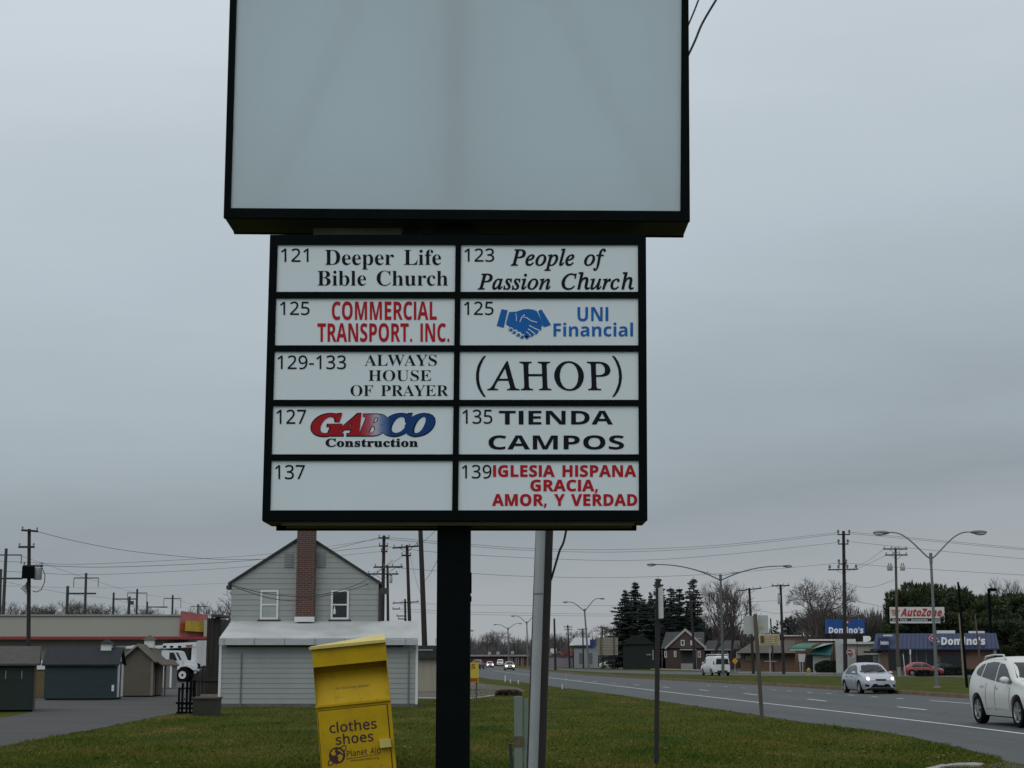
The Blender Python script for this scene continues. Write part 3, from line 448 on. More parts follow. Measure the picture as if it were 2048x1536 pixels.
# ------------------------------------------------------------------ ground, roads, kerbs
def flat(name, pts, z, mat_, kind='structure'):
    mb = MB(); mb.poly([(p[0], p[1], z) for p in pts])
    o = mb.build(name, mat_, fix=False)
    if o.data.polygons[0].normal.z < 0:
        o.data.flip_normals()
    bm = bmesh.new(); bm.from_mesh(o.data); bmesh.ops.triangulate(bm, faces=bm.faces); bm.to_mesh(o.data); bm.free()
    return tag(o, None, kind=kind)
def grassmat(nm='grass', k=1.0):
    m = bpy.data.materials.new(nm); m.use_nodes = True; t = m.node_tree; L = t.links.new
    b = t.nodes['Principled BSDF']; b.inputs['Roughness'].default_value = .95; b.inputs['Specular IOR Level'].default_value = .04
    c = t.nodes.new('ShaderNodeTexCoord')
    mpn = t.nodes.new('ShaderNodeMapping'); mpn.inputs['Scale'].default_value = (1, .4, 1); L(c.outputs['Object'], mpn.inputs[0])
    n1 = t.nodes.new('ShaderNodeTexNoise'); n1.inputs['Scale'].default_value = .55; n1.inputs['Detail'].default_value = 7; n1.inputs['Roughness'].default_value = .6; L(mpn.outputs[0], n1.inputs['Vector'])
    r1 = t.nodes.new('ShaderNodeValToRGB'); L(n1.outputs['Fac'], r1.inputs[0])
    e = r1.color_ramp.elements
    e[0].position = .33; e[0].color = (.027, .048, .008, 1)
    e[1].position = .69; e[1].color = (.112, .086, .028, 1)
    for p, cc in ((.44, (.046, .060, .010)), (.60, (.068, .069, .014))):
        q = e.new(p); q.color = (*cc, 1)
    n2 = t.nodes.new('ShaderNodeTexNoise'); n2.inputs['Scale'].default_value = 18; n2.inputs['Detail'].default_value = 3; L(mpn.outputs[0], n2.inputs['Vector'])
    mr = t.nodes.new('ShaderNodeMapRange'); L(n2.outputs['Fac'], mr.inputs[0]); mr.inputs[1].default_value = .3; mr.inputs[2].default_value = .7; mr.inputs[3].default_value = .7 * k; mr.inputs[4].default_value = 1.3 * k
    mu = t.nodes.new('ShaderNodeVectorMath'); mu.operation = 'SCALE'; L(r1.outputs[0], mu.inputs[0]); L(mr.outputs[0], mu.inputs['Scale'])
    L(mu.outputs[0], b.inputs['Base Color'])
    bp = t.nodes.new('ShaderNodeBump'); bp.inputs['Strength'].default_value = .6; bp.inputs['Distance'].default_value = .05
    L(n2.outputs['Fac'], bp.inputs['Height']); L(bp.outputs[0], b.inputs['Normal'])
    return m
GRASS = grassmat(); BLADE = grassmat('grass_blades', 1.75)
ASPH = mat('asphalt', (.037, .0415, .0445), .68, var=.32, vs=.5, bump=.15, bs=60, stretch=(1.2, .18, 1), dirt=.25)
LOT = mat('lot_asphalt', (.036, .035, .034), .85, var=.35, vs=.5, bump=.2, bs=40, stretch=(.5, 1.2, 1), dirt=.4)
CONC = mat('concrete', (.30, .29, .27), .8, var=.2, vs=2)
WHITE_L = mat('road_paint', (.62, .63, .63), .6, var=.25, vs=4, dirt=.3)
DEAD = mat('leaf_litter', (.15, .095, .045), .95, var=.5, vs=1.5, bump=.5, bs=20)
flat('ground', [(-2500, -200), (2500, -200), (2500, 4500), (-2500, 4500)], 0, GRASS)

near_edge = [G(u, v) for u, v in ((1955, 1536), (1990, 1528), (2008, 1521), (1975, 1510), (1891, 1489), (1820, 1473), (1753, 1462.5), (1587, 1442), (1524, 1432), (1419, 1416), (1319, 1402), (1240, 1390), (1160, 1379.5), (1097, 1372), (1040, 1364), (982, 1358.5), (958, 1354.5), (935, 1349), (905, 1341))]
far_dir = Vector((-.075, 1, 0))
med_pts = [G(u, v) for u, v in ((2300, 1423), (2048, 1404), (1940, 1397), (1880, 1393.5), (1700, 1381.5), (1560, 1372.5), (1395, 1364), (1250, 1355.5), (1168, 1350), (1120, 1345.5), (1080, 1342), (1030, 1336.5), (1000, 1333))]
z = lambda p: (p.x, p.y)
pe = near_edge[-1] + far_dir * 900; pm = med_pts[-1] + far_dir * 800
flat('road', [(z(near_edge[0])[0] - 3, 15), *map(z, near_edge), z(pe), z(pm), *map(z, med_pts[::-1]), (40, 15)], .004, ASPH)
# painted lines
def ribbon(mb, pts, w, zz=.008):
    pts = [Vector((p[0], p[1], zz)) for p in pts]
    L_ = []; R_ = []
    for i, p in enumerate(pts):
        t = pts[min(i + 1, len(pts) - 1)] - pts[max(0, i - 1)]; t.normalize(); n = Vector((t.y, -t.x, 0)) * w / 2
        L_.append(p - n); R_.append(p + n)
    k = len(pts)
    mb.add(L_ + R_, [(i, i + 1, k + i + 1, k + i) for i in range(k - 1)])
mk = MB()
ribbon(mk, [G(u, v) for u, v in ((2200, 1486), (2048, 1468), (1900, 1449.5), (1700, 1426), (1524, 1406), (1320, 1382.5), (1200, 1368), (1100, 1355.5), (1040, 1348), (985, 1341.5))], .13)
for a, b in (((1398, 1379.7), (1417, 1381.6)), ((1489, 1387.3), (1515, 1390.2)), ((1616, 1398.6), (1653, 1402.6)), ((1795, 1414), (1853, 1420)), ((1325, 1374), (1339, 1375.2)), ((1268, 1369.5), (1279, 1370.4)), ((1223, 1366), (1231, 1366.6)), ((1186, 1363), (1193, 1363.5)), ((1155, 1360.3), (1161, 1360.8)), ((1129, 1358), (1134, 1358.4))):
    ribbon(mk, [G(*a), G(*b)], .14)
for u, v in ((1548, 1380), (1579, 1382), (1619, 1385), (1658, 1387.5), (1702, 1390.5), (1749, 1394), (1800, 1397.5), (1487, 1376), (1452, 1373.5), (1418, 1371)):
    p = G(u, v); d = (G(1899, 1404.5) - G(1548, 1380)).normalized()
    ribbon(mk, [p - d * .45, p + d * .45], .14)
ribbon(mk, [G(1860, 1401.5), G(1930, 1406.6), G(2060, 1416)], .14)
tag(mk.build('road_markings', WHITE_L, fix=False), None, kind='structure')

ck = MB(); rc_ = random.Random(31)
for (u0, v0), (u1, v1), w in (((2060, 1447), (1250, 1369), .05), ((1950, 1416), (1350, 1370.5), .045), ((2060, 1484), (1500, 1419), .04), ((1640, 1412), (1700, 1397), .04), ((1420, 1396), (1475, 1384), .05), ((1830, 1452), (1905, 1421), .04)):
    a, b = G(u0, v0), G(u1, v1); k = max(4, int((b - a).length / 1.5)); n_ = Vector((-(b - a).y, (b - a).x, 0)).normalized(); off = 0; pts = []
    for i in range(k + 1):
        off = off * .8 + rc_.uniform(-.09, .09); pts.append(a.lerp(b, i / k) + n_ * off)
    ribbon(ck, pts, w, .0065)
tag(ck.build('road_cracks', mat('tar_seal', (.012, .013, .014), .6), fix=False), None, kind='structure')

# median: kerb, leaf litter at its edge, grass behind
KERB = mat('old_kerb', (.17, .115, .07), .9, var=.4, vs=1.2, dirt=.5)
mb = MB()
def kerb(mb, pts, w, h):
    n = len(pts); L_ = []; R_ = []
    for i, p in enumerate(pts):
        t = pts[min(i + 1, n - 1)] - pts[max(0, i - 1)]; t.normalize(); nn = Vector((-t.y, t.x, 0)) * w
        L_.append(p); R_.append(p + nn)
    up = Vector((0, 0, h)); dn = Vector((0, 0, -.05))
    vs = [p + dn for p in L_] + [p + up for p in L_] + [p + up for p in R_] + [p + dn for p in R_]
    fs = []
    for i in range(n - 1):
        for k in range(3):
            fs.append((k * n + i, k * n + i + 1, (k + 1) * n + i + 1, (k + 1) * n + i))
    mb.add(vs, fs)
    return R_
med_r = kerb(mb, med_pts, -.22, .17)
# cut the closed side towards the grass
tag(mb.build('median_kerb', KERB), None, kind='structure')
back = [p + Vector((.9, 1.0, 0)) for p in med_pts]
mb = MB(); n = len(med_r)
mb.add([Vector((p.x, p.y, .155)) for p in med_r] + [Vector((p.x + .75, p.y + .9, .06 + .02 * rnd.random())) for p in med_r], [(i, i + 1, n + i + 1, n + i) for i in range(n - 1)])
tag(mb.build('leaf_litter', DEAD), None, kind='structure')

# far carriageway, its kerbs and the pavement beyond
flat('far_road', [z(G(u, v)) for u, v in ((2300, 1356), (1850, 1353.5), (1560, 1351.5), (1420, 1350), (1300, 1347.5), (1200, 1344.5), (1120, 1340.2), (1060, 1336), (1060, 1334), (1120, 1337), (1200, 1339.5), (1300, 1342), (1420, 1344), (1560, 1345.5), (1850, 1348.5), (2300, 1350.5))], .004, ASPH)
mb = MB(); kerb(mb, [G(u, v) for u, v in ((1850, 1348.5), (1640, 1347.6), (1560, 1346.5), (1475, 1346.0))], -1.3, .14)
tag(mb.build('pavement', CONC), None, kind='structure')
mb = MB(); kerb(mb, [G(u, v) for u, v in ((1400, 1341.2), (1330, 1339.5), (1260, 1337.5), (1180, 1335.5))], -1.5, .14)
tag(mb.build('pavement', CONC), None, kind='structure')
flat('side_street', [z(G(u, v)) for u, v in ((1462, 1346.8), (1540, 1347.2), (1560, 1340), (1480, 1338.5), (1380, 1337.5), (1380, 1341))], .008, LOT)
flat('car_park', [z(G(u, v)) for u, v in ((1760, 1350.5), (1760, 1345), (2300, 1345), (2300, 1353))], .008, LOT)
flat('forecourt', [z(G(u, v)) for u, v in ((1690, 1348.5), (1750, 1348.8), (1750, 1342), (1690, 1342))], .012, LOT)

# left: asphalt lot among the sheds, gravel drive behind the sign post
flat('asphalt_lot', [z(G(u, v)) for u, v in ((-320, 1560), (-40, 1502), (100, 1476), (200, 1457), (249, 1447), (300, 1437), (347, 1428), (400, 1424), (420, 1414), (430, 1395), (436, 1380), (440, 1352), (-400, 1352), (-500, 1400), (-60, 1400), (40, 1412), (66, 1424), (0, 1437), (-60, 1445), (-400, 1500))], .006, LOT)
flat('gravel_drive', [z(G(u, v)) for u, v in ((820, 1395), (945, 1396), (985, 1391), (1040, 1387), (1052, 1381), (1030, 1374), (985, 1369.5), (945, 1366), (820, 1368))], .006, mat('gravel', (.085, .075, .062), .95, var=.6, vs=2.5, bump=.7, bs=12))
flat('drive_edge', [z(G(u, v)) for u, v in ((820, 1397), (945, 1397.5), (990, 1391.5), (985, 1390.6), (945, 1395.6), (820, 1395))], .010, CONC)
# pale concrete kerb at the mouth of the entrance, lower right
mb = MB(); mb.prism([G(u, v) for u, v in ((1850, 1542), (1880, 1534.5), (1915, 1531), (1950, 1530), (1968, 1532), (1960, 1535), (1915, 1534.5), (1885, 1538), (1866, 1546))], (0, 0, .04))
tag(mb.build('entrance_kerb', CONC), None, kind='structure')

# grass blades, as many as the lawn in view needs to read as grass
def blades(name, n, seed, inside, hmax, m):
    rg = np.random.default_rng(seed)
    V = G(1024, 1536).y
    Y = V * (1 / (1 - rg.random(n) * (1 - V / 110.0))) - .5
    U = rg.uniform(-30, 2080, n)
    X = (U - 1024) / FPX * Y
    keep = inside(X, Y)
    X, Y = X[keep], Y[keep]; k = len(X)
    h = rg.uniform(.25, 1, k) * hmax * (1 + .5 * np.sin(X * 1.3 + 1) * np.sin(Y * .6)); a = rg.uniform(0, 2 * np.pi, k); w = rg.uniform(.004, .009, k) * (Y / 24) ** .6
    lx, ly = rg.normal(0, .45, (2, k)) * h
    co = np.empty((k, 3, 3)); ca, sa = np.cos(a) * w, np.sin(a) * w
    co[:, 0] = np.c_[X - ca, Y - sa, np.zeros(k)]; co[:, 1] = np.c_[X + ca, Y + sa, np.zeros(k)]; co[:, 2] = np.c_[X + lx, Y + ly, h]
    me = bpy.data.meshes.new(name); me.vertices.add(3 * k); me.vertices.foreach_set('co', co.ravel())
    me.loops.add(3 * k); me.loops.foreach_set('vertex_index', np.arange(3 * k, dtype=np.int32))
    me.polygons.add(k); me.polygons.foreach_set('loop_start', np.arange(0, 3 * k, 3, dtype=np.int32)); me.polygons.foreach_set('loop_total', np.full(k, 3, np.int32))
    me.update(); me.materials.append(m)
    o = bpy.data.objects.new(name, me); COL.objects.link(o)
    return tag(o, 'short patchy green and straw coloured lawn grass', 'grass', kind='stuff')
ex = np.array([p.x for p in near_edge][2:]); ey = np.array([p.y for p in near_edge][2:])
oy = np.argsort(ey)
def lawn(X, Y):
    e = np.interp(Y, ey[oy], ex[oy])
    ok = X < e - .03 + .12 * np.sin(Y * 2.1) * np.sin(Y * .7 + 1)
    lot = np.array([z(G(u, v)) for u, v in ((-320, 1536), (-40, 1500), (100, 1475), (200, 1456), (249, 1447), (300, 1437), (347, 1428), (430, 1424))])
    lo = np.argsort(lot[:, 1])
    ok &= X > np.interp(Y, lot[lo, 1], lot[lo, 0]) + .05 * np.sin(Y * 3)
    hs = (Y > 57.4) & (X > -10.4) & (X < -3.1)
    return ok & ~hs
blades('grass', 300000, 3, lawn, .055, BLADE)

# fallen leaves caught in the lawn and along the verge
def leaves(n, seed):
    rg = np.random.default_rng(seed); V0 = G(1024, 1536).y
    Y = V0 / (1 - rg.random(n) * (1 - V0 / 75.0)) - .3; X = (rg.uniform(200, 2060, n) - 1024) / FPX * Y
    near = np.interp(Y, ey[oy], ex[oy]); k = lawn(X, Y) & (rg.random(n) < .25 + .75 * np.exp(-np.abs(X - near) / 1.2)); X, Y = X[k], Y[k]
    V, F = [], []
    for x, y in zip(X, Y):
        a = rg.uniform(0, 6.28); s = rg.uniform(.02, .045); ca, sa = math.cos(a) * s, math.sin(a) * s; h = rg.uniform(.02, .05); o = len(V)
        V += [(x - ca, y - sa, h), (x + sa * .6, y - ca * .6, h + s * .5), (x + ca, y + sa, h + s * .3), (x - sa * .6, y + ca * .6, h)]; F.append((o, o + 1, o + 2, o + 3))
    me = bpy.data.meshes.new('fallen_leaves'); me.from_pydata(V, [], F); me.materials.append(mat('dry_leaf', (.10, .068, .034), .9, var=.5, vs=9))
    o = bpy.data.objects.new('fallen_leaves', me); COL.objects.link(o); tag(o, 'dry brown leaves scattered over the lawn and its verge', 'leaves', kind='stuff')
leaves(2600, 21)
# ------------------------------------------------------------------ the tall tenant sign
YS = 15.0; DS = .62
BLK = mat('black_enamel', (.0028, .0048, .0055), .7, var=.2, vs=3, bump=.03, spec=.05)
SOF = mat('sign_underside', (.045, .045, .035), .8, var=.4, vs=4, dirt=.5)
def panelmat(name, col, tr):
    m = bpy.data.materials.new(name); m.use_nodes = True; t = m.node_tree; L = t.links.new
    b = t.nodes['Principled BSDF']; b.inputs['Roughness'].default_value = .35; b.inputs['Specular IOR Level'].default_value = .35
    c = t.nodes.new('ShaderNodeTexCoord'); n = t.nodes.new('ShaderNodeTexNoise'); n.inputs['Scale'].default_value = .9; n.inputs['Detail'].default_value = 5; L(c.outputs['Object'], n.inputs['Vector'])
    r = t.nodes.new('ShaderNodeValToRGB'); L(n.outputs['Fac'], r.inputs[0])
    r.color_ramp.elements[0].position = .3; r.color_ramp.elements[1].position = .7
    r.color_ramp.elements[0].color = (*[x * .96 for x in col], 1); r.color_ramp.elements[1].color = (*col, 1)
    L(r.outputs[0], b.inputs['Base Color'])
    if tr:
        d = t.nodes.new('ShaderNodeBsdfTranslucent'); d.inputs[0].default_value = (*col, 1)
        k = t.nodes.new('ShaderNodeMixShader'); k.inputs[0].default_value = tr
        L(b.outputs[0], k.inputs[1]); L(d.outputs[0], k.inputs[2]); L(k.outputs[0], t.nodes['Material Output'].inputs[0])
    return m
FACE = panelmat('acrylic_face', (.87, .96, 1.0), .60)
TEN = panelmat('tenant_acrylic', (.69, .775, .82), 0)
sg = thing('tenant_sign', 'tall black two tier roadside sign with a blank white upper face and ten tenant panels', 'sign', (P(905, 1000, YS).x, YS + DS / 2, 0))
def quad_box(mb, c, y0, y1):
    """a box from four pixel corners on the sign's front plane (tl, tr, br, bl), pushed back in depth"""
    q = [P(u, v, YS) for u, v in c]
    q = [Vector((p.x, y0, p.z)) for p in q]
    mb.prism(q, (0, y1 - y0, 0))
def bar_frame(mb, o, i, y0, y1):
    for a in range(4):
        b = (a + 1) % 4
        quad_box(mb, [o[a], o[b], i[b], i[a]], y0, y1)
# upper cabinet
O = [(463, -120), (1376.5, -120), (1380, 442), (447, 435)]; I = [(476, -105), (1364, -105), (1361, 422), (461, 416)]
mb = MB(); bar_frame(mb, O, I, YS, YS + .05); bar_frame(mb, O, I, YS + DS - .05, YS + DS)
mid_o = [(464, -119), (1375.5, -119), (1379, 441), (448, 434)]; mid_i = [(467, -116), (1373, -116), (1376, 438.5), (451, 431.5)]
mb2 = MB()
bar_frame(mb2, mid_o, mid_i, YS + .051, YS + DS - .051)
mb.build('upper_frame', BLK, sg); mb2.build('upper_casing', SOF, sg)
mb = MB(); quad_box(mb, [(471, -111), (1369, -111), (1366, 427), (456, 421)], YS + .022, YS + .026); mb.build('blank_face', FACE, sg)
mb = MB(); quad_box(mb, [(471, -111), (1369, -111), (1366, 427), (456, 421)], YS + DS - .026, YS + DS - .022); mb.build('rear_face', FACE, sg)
# braces inside, seen as soft shadows on the face
for a, b in (((740, -60), (530, 420)), ((1080, -60), (1330, 425))):
    p, q = P(*a, YS), P(*b, YS); p.y = q.y = YS + .15; mb = MB(); mb.tube([p, q], .045, 6); mb.build('brace', mat('galvanised', (.33, .35, .36), .5, .6), sg)
# saddle brackets between the two cabinets
mb = MB()
for u0, u1 in ((808, 836), (868, 946)):
    p, q = P(u0, 441, YS), P(u1, 470, YS); mb.box(p.x, q.x, YS + .12, YS + DS - .12, q.z + .005, p.z - .022)
mb.build('saddle', BLK, sg)
mb = MB(); p, q = P(622, 441, YS), P(800, 470, YS)
mb.box(p.x, q.x, YS + .20, YS + .24, q.z - .02, p.z - .022); mb.build('light_shield', mat('dirty_olive', (.10, .10, .07), .8, var=.3), sg)
# lower cabinet
LO = [(540, 469), (1292, 470), (1295, 1040), (524, 1042)]
def lu(v, a, b): return a + (b - a) * (v - 489) / 532
mb = MB()
rows = [(489, 583.5), (596, 690.5), (702.5, 799.5), (811.5, 908.5), (921, 1020.5)]
vs_ = [469.5] + [x for r in rows for x in r] + [1041]
e0 = lambda v: 540 + (524 - 540) * (v - 470) / 571
e1 = lambda v: 1292 + 3 * (v - 470) / 571
for i in range(0, len(vs_), 2):
    a, b = vs_[i], vs_[i + 1]
    quad_box(mb, [(e0(a), a), (e1(a), a), (e1(b), b), (e0(b), b)], YS, YS + .05)
for a, b in rows:
    for f0, f1 in ((e0, lambda v: lu(v, 555, 540)), (lambda v: lu(v, 911, 904), lambda v: lu(v, 922, 916)), (lambda v: lu(v, 1276, 1278), e1)):
        quad_box(mb, [(f0(a), a), (f1(a), a), (f1(b), b), (f0(b), b)], YS, YS + .05)
mb.build('lower_frame', BLK, sg)
mb = MB(); bar_frame(mb, LO, [(545, 474), (1287, 475), (1289, 1036), (530, 1037)], YS + .051, YS + DS)
mb.build('lower_casing', mat('casing_dark', (.02, .022, .02), .7), sg)
mb = MB(); quad_box(mb, [(545, 474), (1287, 475), (1289, 1036), (530, 1037)], YS + DS - .04, YS + DS - .02); mb.build('rear_panel', TEN, sg)
mb = MB(); zb = P(900, 1041, YS).z
for y0, y1 in ((YS + .10, YS + .15), (YS + .42, YS + .47)):
    mb.box(P(560, 1041, YS).x, P(1270, 1041, YS).x, y0, y1, zb - .035, zb - .004)
mb.build('drip_rail', mat('rail_olive', (.16, .155, .11), .6, var=.3), sg)
mb = MB(); mb.box(P(528, 1041, YS).x + .04, P(1290, 1041, YS).x - .04, YS + DS - .12, YS + DS - .06, zb - .05, zb - .003); mb.build('bottom_angle', BLK, sg)
pl = MB(); xl, xr = P(874.5, 1055, YS + .16).x, P(940.5, 1055, YS + .16).x
pl.box(xl, xr, YS + .16, YS + .46, -.2, P(900, 470, YS).z + 2.5)
pl.build('post', BLK, sg)
mb = MB(); p = P(943, 1145, YS + .2); q = P(943, 1186, YS + .2); mb.box(xr - .002, xr + .012, YS + .2, YS + .3, q.z, p.z)
p = P(943, 1192, YS + .2); mb.box(xr - .002, xr + .012, YS + .22, YS + .28, p.z - .05, p.z); mb.build('junction_box', BLK, sg)
# tenant panels
INK = mat('black_vinyl', (.008, .010, .014), .6, var=.1, spec=.1)
RED = mat('red_vinyl', (.42, .012, .022), .6, var=.08, spec=.15)
BLU = mat('blue_vinyl', (.012, .125, .42), .6, var=.08, spec=.15)
def gabco():
    m = bpy.data.materials.new('fading_red_to_blue'); m.use_nodes = True; t = m.node_tree; b = t.nodes['Principled BSDF']; b.inputs['Roughness'].default_value = .6; b.inputs['Specular IOR Level'].default_value = .15
    c = t.nodes.new('ShaderNodeTexCoord'); s = t.nodes.new('ShaderNodeSeparateXYZ'); t.links.new(c.outputs['Generated'], s.inputs[0])
    r = t.nodes.new('ShaderNodeValToRGB'); t.links.new(s.outputs[0], r.inputs[0]); e = r.color_ramp.elements
    e[0].position = .40; e[0].color = (.34, .012, .02, 1); e[1].position = .64; e[1].color = (.008, .05, .19, 1)
    for p, k in ((.47, (.42, .10, .15)), (.525, (.46, .42, .52)), (.57, (.14, .22, .40))):
        q = e.new(p); q.color = (*k, 1)
    t.links.new(r.outputs[0], b.inputs['Base Color'])
    return m
PANELS = [
    (0, 0, [('121', (562, 617, 496.7, 523.5), 'S', .003, INK), ('Deeper Life', (649.7, 882, 499, 538.7), 'B', -.004, INK), ('Bible Church', (634.6, 895.8, 541, 571.6), 'B', -.004, INK)]),
    (0, 1, [('123', (928.8, 988.4, 496.7, 523.5), 'S', .003, INK), ('People of', (1021, 1212, 496.7, 541.6), 'I', .012, INK), ('Passion Church', (955, 1268, 544, 579.7), 'I', .012, INK)]),
    (1, 0, [('125', (560, 619, 603, 630), 'S', .003, INK), ('COMMERCIAL', (663.6, 873.5, 602.6, 640), 'T', 0.002, RED), ('TRANSPORT. INC.', (635, 898.7, 646, 684), 'T', 0.002, RED)]),
    (1, 1, [('125', (928, 987, 603, 630), 'S', .003, INK), ('UNI', (1155, 1216.6, 614, 642.4), 'T', 0, BLU), ('Financial', (1107, 1266, 645, 673), 'T', 0, BLU)]),
    (2, 0, [('129-133', (555, 692, 710.5, 738.4), 'S', .003, INK), ('ALWAYS', (729, 873.6, 709, 731.5), 'B', -.006, INK), ('HOUSE', (736.7, 862.4, 740, 762), 'B', -.006, INK), ('OF PRAYER', (701, 897, 770, 792), 'B', -.006, INK)]),
    (2, 1, [('(', (952, 972.4, 711.7, 793.5), 'B', -.012, INK), ('AHOP', (974.4, 1221, 722, 781.5), 'I', .004, INK), (')', (1223.7, 1244, 711.7, 793.5), 'B', -.012, INK)]),
    (3, 0, [('127', (552.7, 612, 819, 847.6), 'S', .003, INK), ('Construction', (651, 835.8, 876.8, 894), 'B', .014, INK)]),
    (3, 1, [('135', (925, 984.6, 819, 847.6), 'S', .003, INK), ('TIENDA', (997.8, 1225.8, 821.4, 848.8), 'T', 0, INK), ('CAMPOS', (977, 1248, 870.4, 899), 'T', 0, INK)]),
    (4, 0, [('137', (550, 609.5, 929.6, 958.5), 'S', .003, INK)]),
    (4, 1, [('139', (923.6, 983, 929.6, 957), 'S', .003, INK), ('IGLESIA HISPANA', (986, 1272.5, 930, 954), 'T', 0.012, RED), ('GRACIA,', (1060.7, 1196, 959, 986.5), 'T', 0.012, RED), ('AMOR, Y VERDAD', (984, 1274.5, 987.7, 1015.7), 'T', 0.012, RED)]),
]
YT = YS + .02
for r, c, lines in PANELS:
    a, b = rows[r]
    f0, f1 = ((lambda v: lu(v, 555, 540) - 1, lambda v: lu(v, 911, 904) + 1), (lambda v: lu(v, 922, 916) - 1, lambda v: lu(v, 1276, 1278) + 1))[c]
    mb = MB(); quad_box(mb, [(f0(a), a - 1), (f1(a), a - 1), (f1(b), b + 1), (f0(b), b + 1)], YT, YT + .006)
    p = mb.build('tenant_panel', TEN, sg)
    for s, box, st, bo, m in lines:
        mb = MB(); text_px(mb, s, box, YT - .004, st, bo, -.30 if s == 'AHOP' else 0); mb.build('street_number' if s[0] == '1' else 'lettering', m, p, fix=False)
    if (r, c) == (3, 0):
        mb = MB(); text_px(mb, 'GABCO', (620.5, 871.5, 825.5, 874.5), YT - .003, 'H', .034, .04, track=-.1); mb.build('lettering_outline', INK, p, fix=False)
        mb = MB(); text_px(mb, 'GABCO', (622.5, 869.7, 827.5, 872.5), YT - .0065, 'H', .022, .04, track=-.1); mb.build('lettering', gabco(), p, fix=False)
    if (r, c) == (1, 1):
        hx = lambda pts: [P(900 + x * .2441, 380 + y * .2441, YT - .004) for x, y in pts]
        mb = MB()
        mb.poly(hx([(422, 975), (472, 985), (440, 1128), (382, 1113)])); mb.poly(hx([(722, 990), (750, 978), (828, 1105), (768, 1123)]))
        hand = [(484, 1000), (545, 995), (600, 978), (640, 974), (690, 982), (712, 993), (738, 1045), (762, 1108), (745, 1122), (752, 1138), (738, 1152), (722, 1150), (722, 1170), (705, 1184), (690, 1180), (680, 1196), (660, 1205), (640, 1200), (622, 1212), (604, 1196), (612, 1178), (590, 1180), (578, 1160), (556, 1158), (545, 1140), (520, 1142), (512, 1124), (492, 1124), (458, 1098), (470, 1050)]
        mb.poly(hx(hand))
        for x, y in ((494, 1143), (523, 1164), (556, 1186), (588, 1204), (630, 1206)):
            mb.poly(hx([(x + 17 * math.cos(k * .524), y + 15 * math.sin(k * .524)) for k in range(12)]))
        o = mb.build('handshake_emblem', BLU, p, fix=False)
        bm = bmesh.new(); bm.from_mesh(o.data); bmesh.ops.triangulate(bm, faces=bm.faces); bm.to_mesh(o.data); bm.free()
        mb = MB()
        hx2 = lambda pts: [q - Vector((0, .003, 0)) for q in hx(pts)]
        for ln, w in (([(538, 1010), (545, 1040), (543, 1075)], 3), ([(612, 1022), (590, 1040), (572, 1082)], 4), ([(590, 1040), (625, 1045)], 3), ([(625, 1045), (665, 1072), (715, 1085)], 4), ([(650, 1110), (690, 1132), (735, 1152)], 4), ([(640, 1138), (672, 1160), (700, 1184)], 4), ([(625, 1160), (650, 1182), (662, 1200)], 3),
                      ([(508, 1128), (485, 1140), (484, 1152)], 4), ([(540, 1148), (515, 1160), (512, 1172)], 4), ([(572, 1166), (548, 1180), (544, 1192)], 4), ([(600, 1184), (580, 1198), (578, 1210)], 3)):
            for (x0, y0), (x1, y1) in zip(ln, ln[1:]):
                l = math.hypot(x1 - x0, y1 - y0); nx, ny = -(y1 - y0) / l * w, (x1 - x0) / l * w
                mb.poly(hx2([(x0 - nx, y0 - ny), (x1 - nx * .7, y1 - ny * .7), (x1 + nx * .7, y1 + ny * .7), (x0 + nx, y0 + ny)]))
        mb.build('emblem_creases', TEN, p, fix=False)

# ------------------------------------------------------------------ yellow donation bin, leaning
YB = 24.6
bin_ = thing('donation_bin', 'leaning yellow steel clothes and shoes donation bin with a chute opening', 'donation bin', G(712, 1546) * 1)
bin_.location = (P(715, 1400, YB).x, YB, 0)
YEL = mat('yellow_paint', (.47, .305, .003), .6, var=.16, vs=2.2, dirt=.32, spec=.25, bump=.05, bs=6)
YEL2 = mat('pale_yellow', (.58, .48, .14), .6, var=.15, vs=3, dirt=.2)
TH = math.radians(5.7)
TL = P(620, 1300, YB); s_ = px(YB)
BW = 146 * s_; B0 = P(643, 1543, YB)          # foot of the front left corner
ex_ = Vector((math.cos(TH), 0, math.sin(TH))); ez_ = Vector((-math.sin(TH), 0, math.cos(TH)))
def bl(x, y, zz): return B0 + ex_ * x + ez_ * zz + Vector((0, y, 0))
def bpx(u, v):
    q = P(u, v, YB) - B0
    return q.dot(ex_), q.dot(ez_)
def lbox(mb, x0, x1, y0, y1, z0, z1, z1b=None):
    z1b = z1 if z1b is None else z1b
    mb.add([bl(x0, y0, z0), bl(x1, y0, z0), bl(x1, y1, z0), bl(x0, y1, z0), bl(x0, y0, z1), bl(x1, y0, z1), bl(x1, y1, z1b), bl(x0, y1, z1b)],
           [(0, 3, 2, 1), (4, 5, 6, 7), (0, 1, 5, 4), (1, 2, 6, 5), (2, 3, 7, 6), (3, 0, 4, 7)])
BH = bpx(621, 1298)[1]; ot = bpx(630, 1335)[1]; ob = bpx(634, 1411)[1]; ol = bpx(627, 1334)[0]; orr = BW - ol - .01; BD = 1.0
mb = MB()
lbox(mb, 0, BW, .30, BD, -.12, BH); lbox(mb, 0, ol, 0, .30, -.12, BH); lbox(mb, orr, BW, 0, .30, -.12, BH)
lbox(mb, ol, orr, 0, .30, ot, BH); lbox(mb, ol, orr, .0, .30, -.12, ob)
mb.build('body', YEL, bin_)
mb = MB(); mb.add([bl(ol, .02, ob), bl(orr, .02, ob), bl(orr, .24, ot - .09), bl(ol, .24, ot - .09), bl(ol, .29, ot - .09), bl(orr, .29, ot - .09)], [(0, 1, 2, 3), (3, 2, 5, 4)])
mb.build('chute_flap', YEL, bin_, fix=False)
mb = MB(); lbox(mb, -.035, BW + .0, -.05, BD + .04, BH - .012, BH + .028)
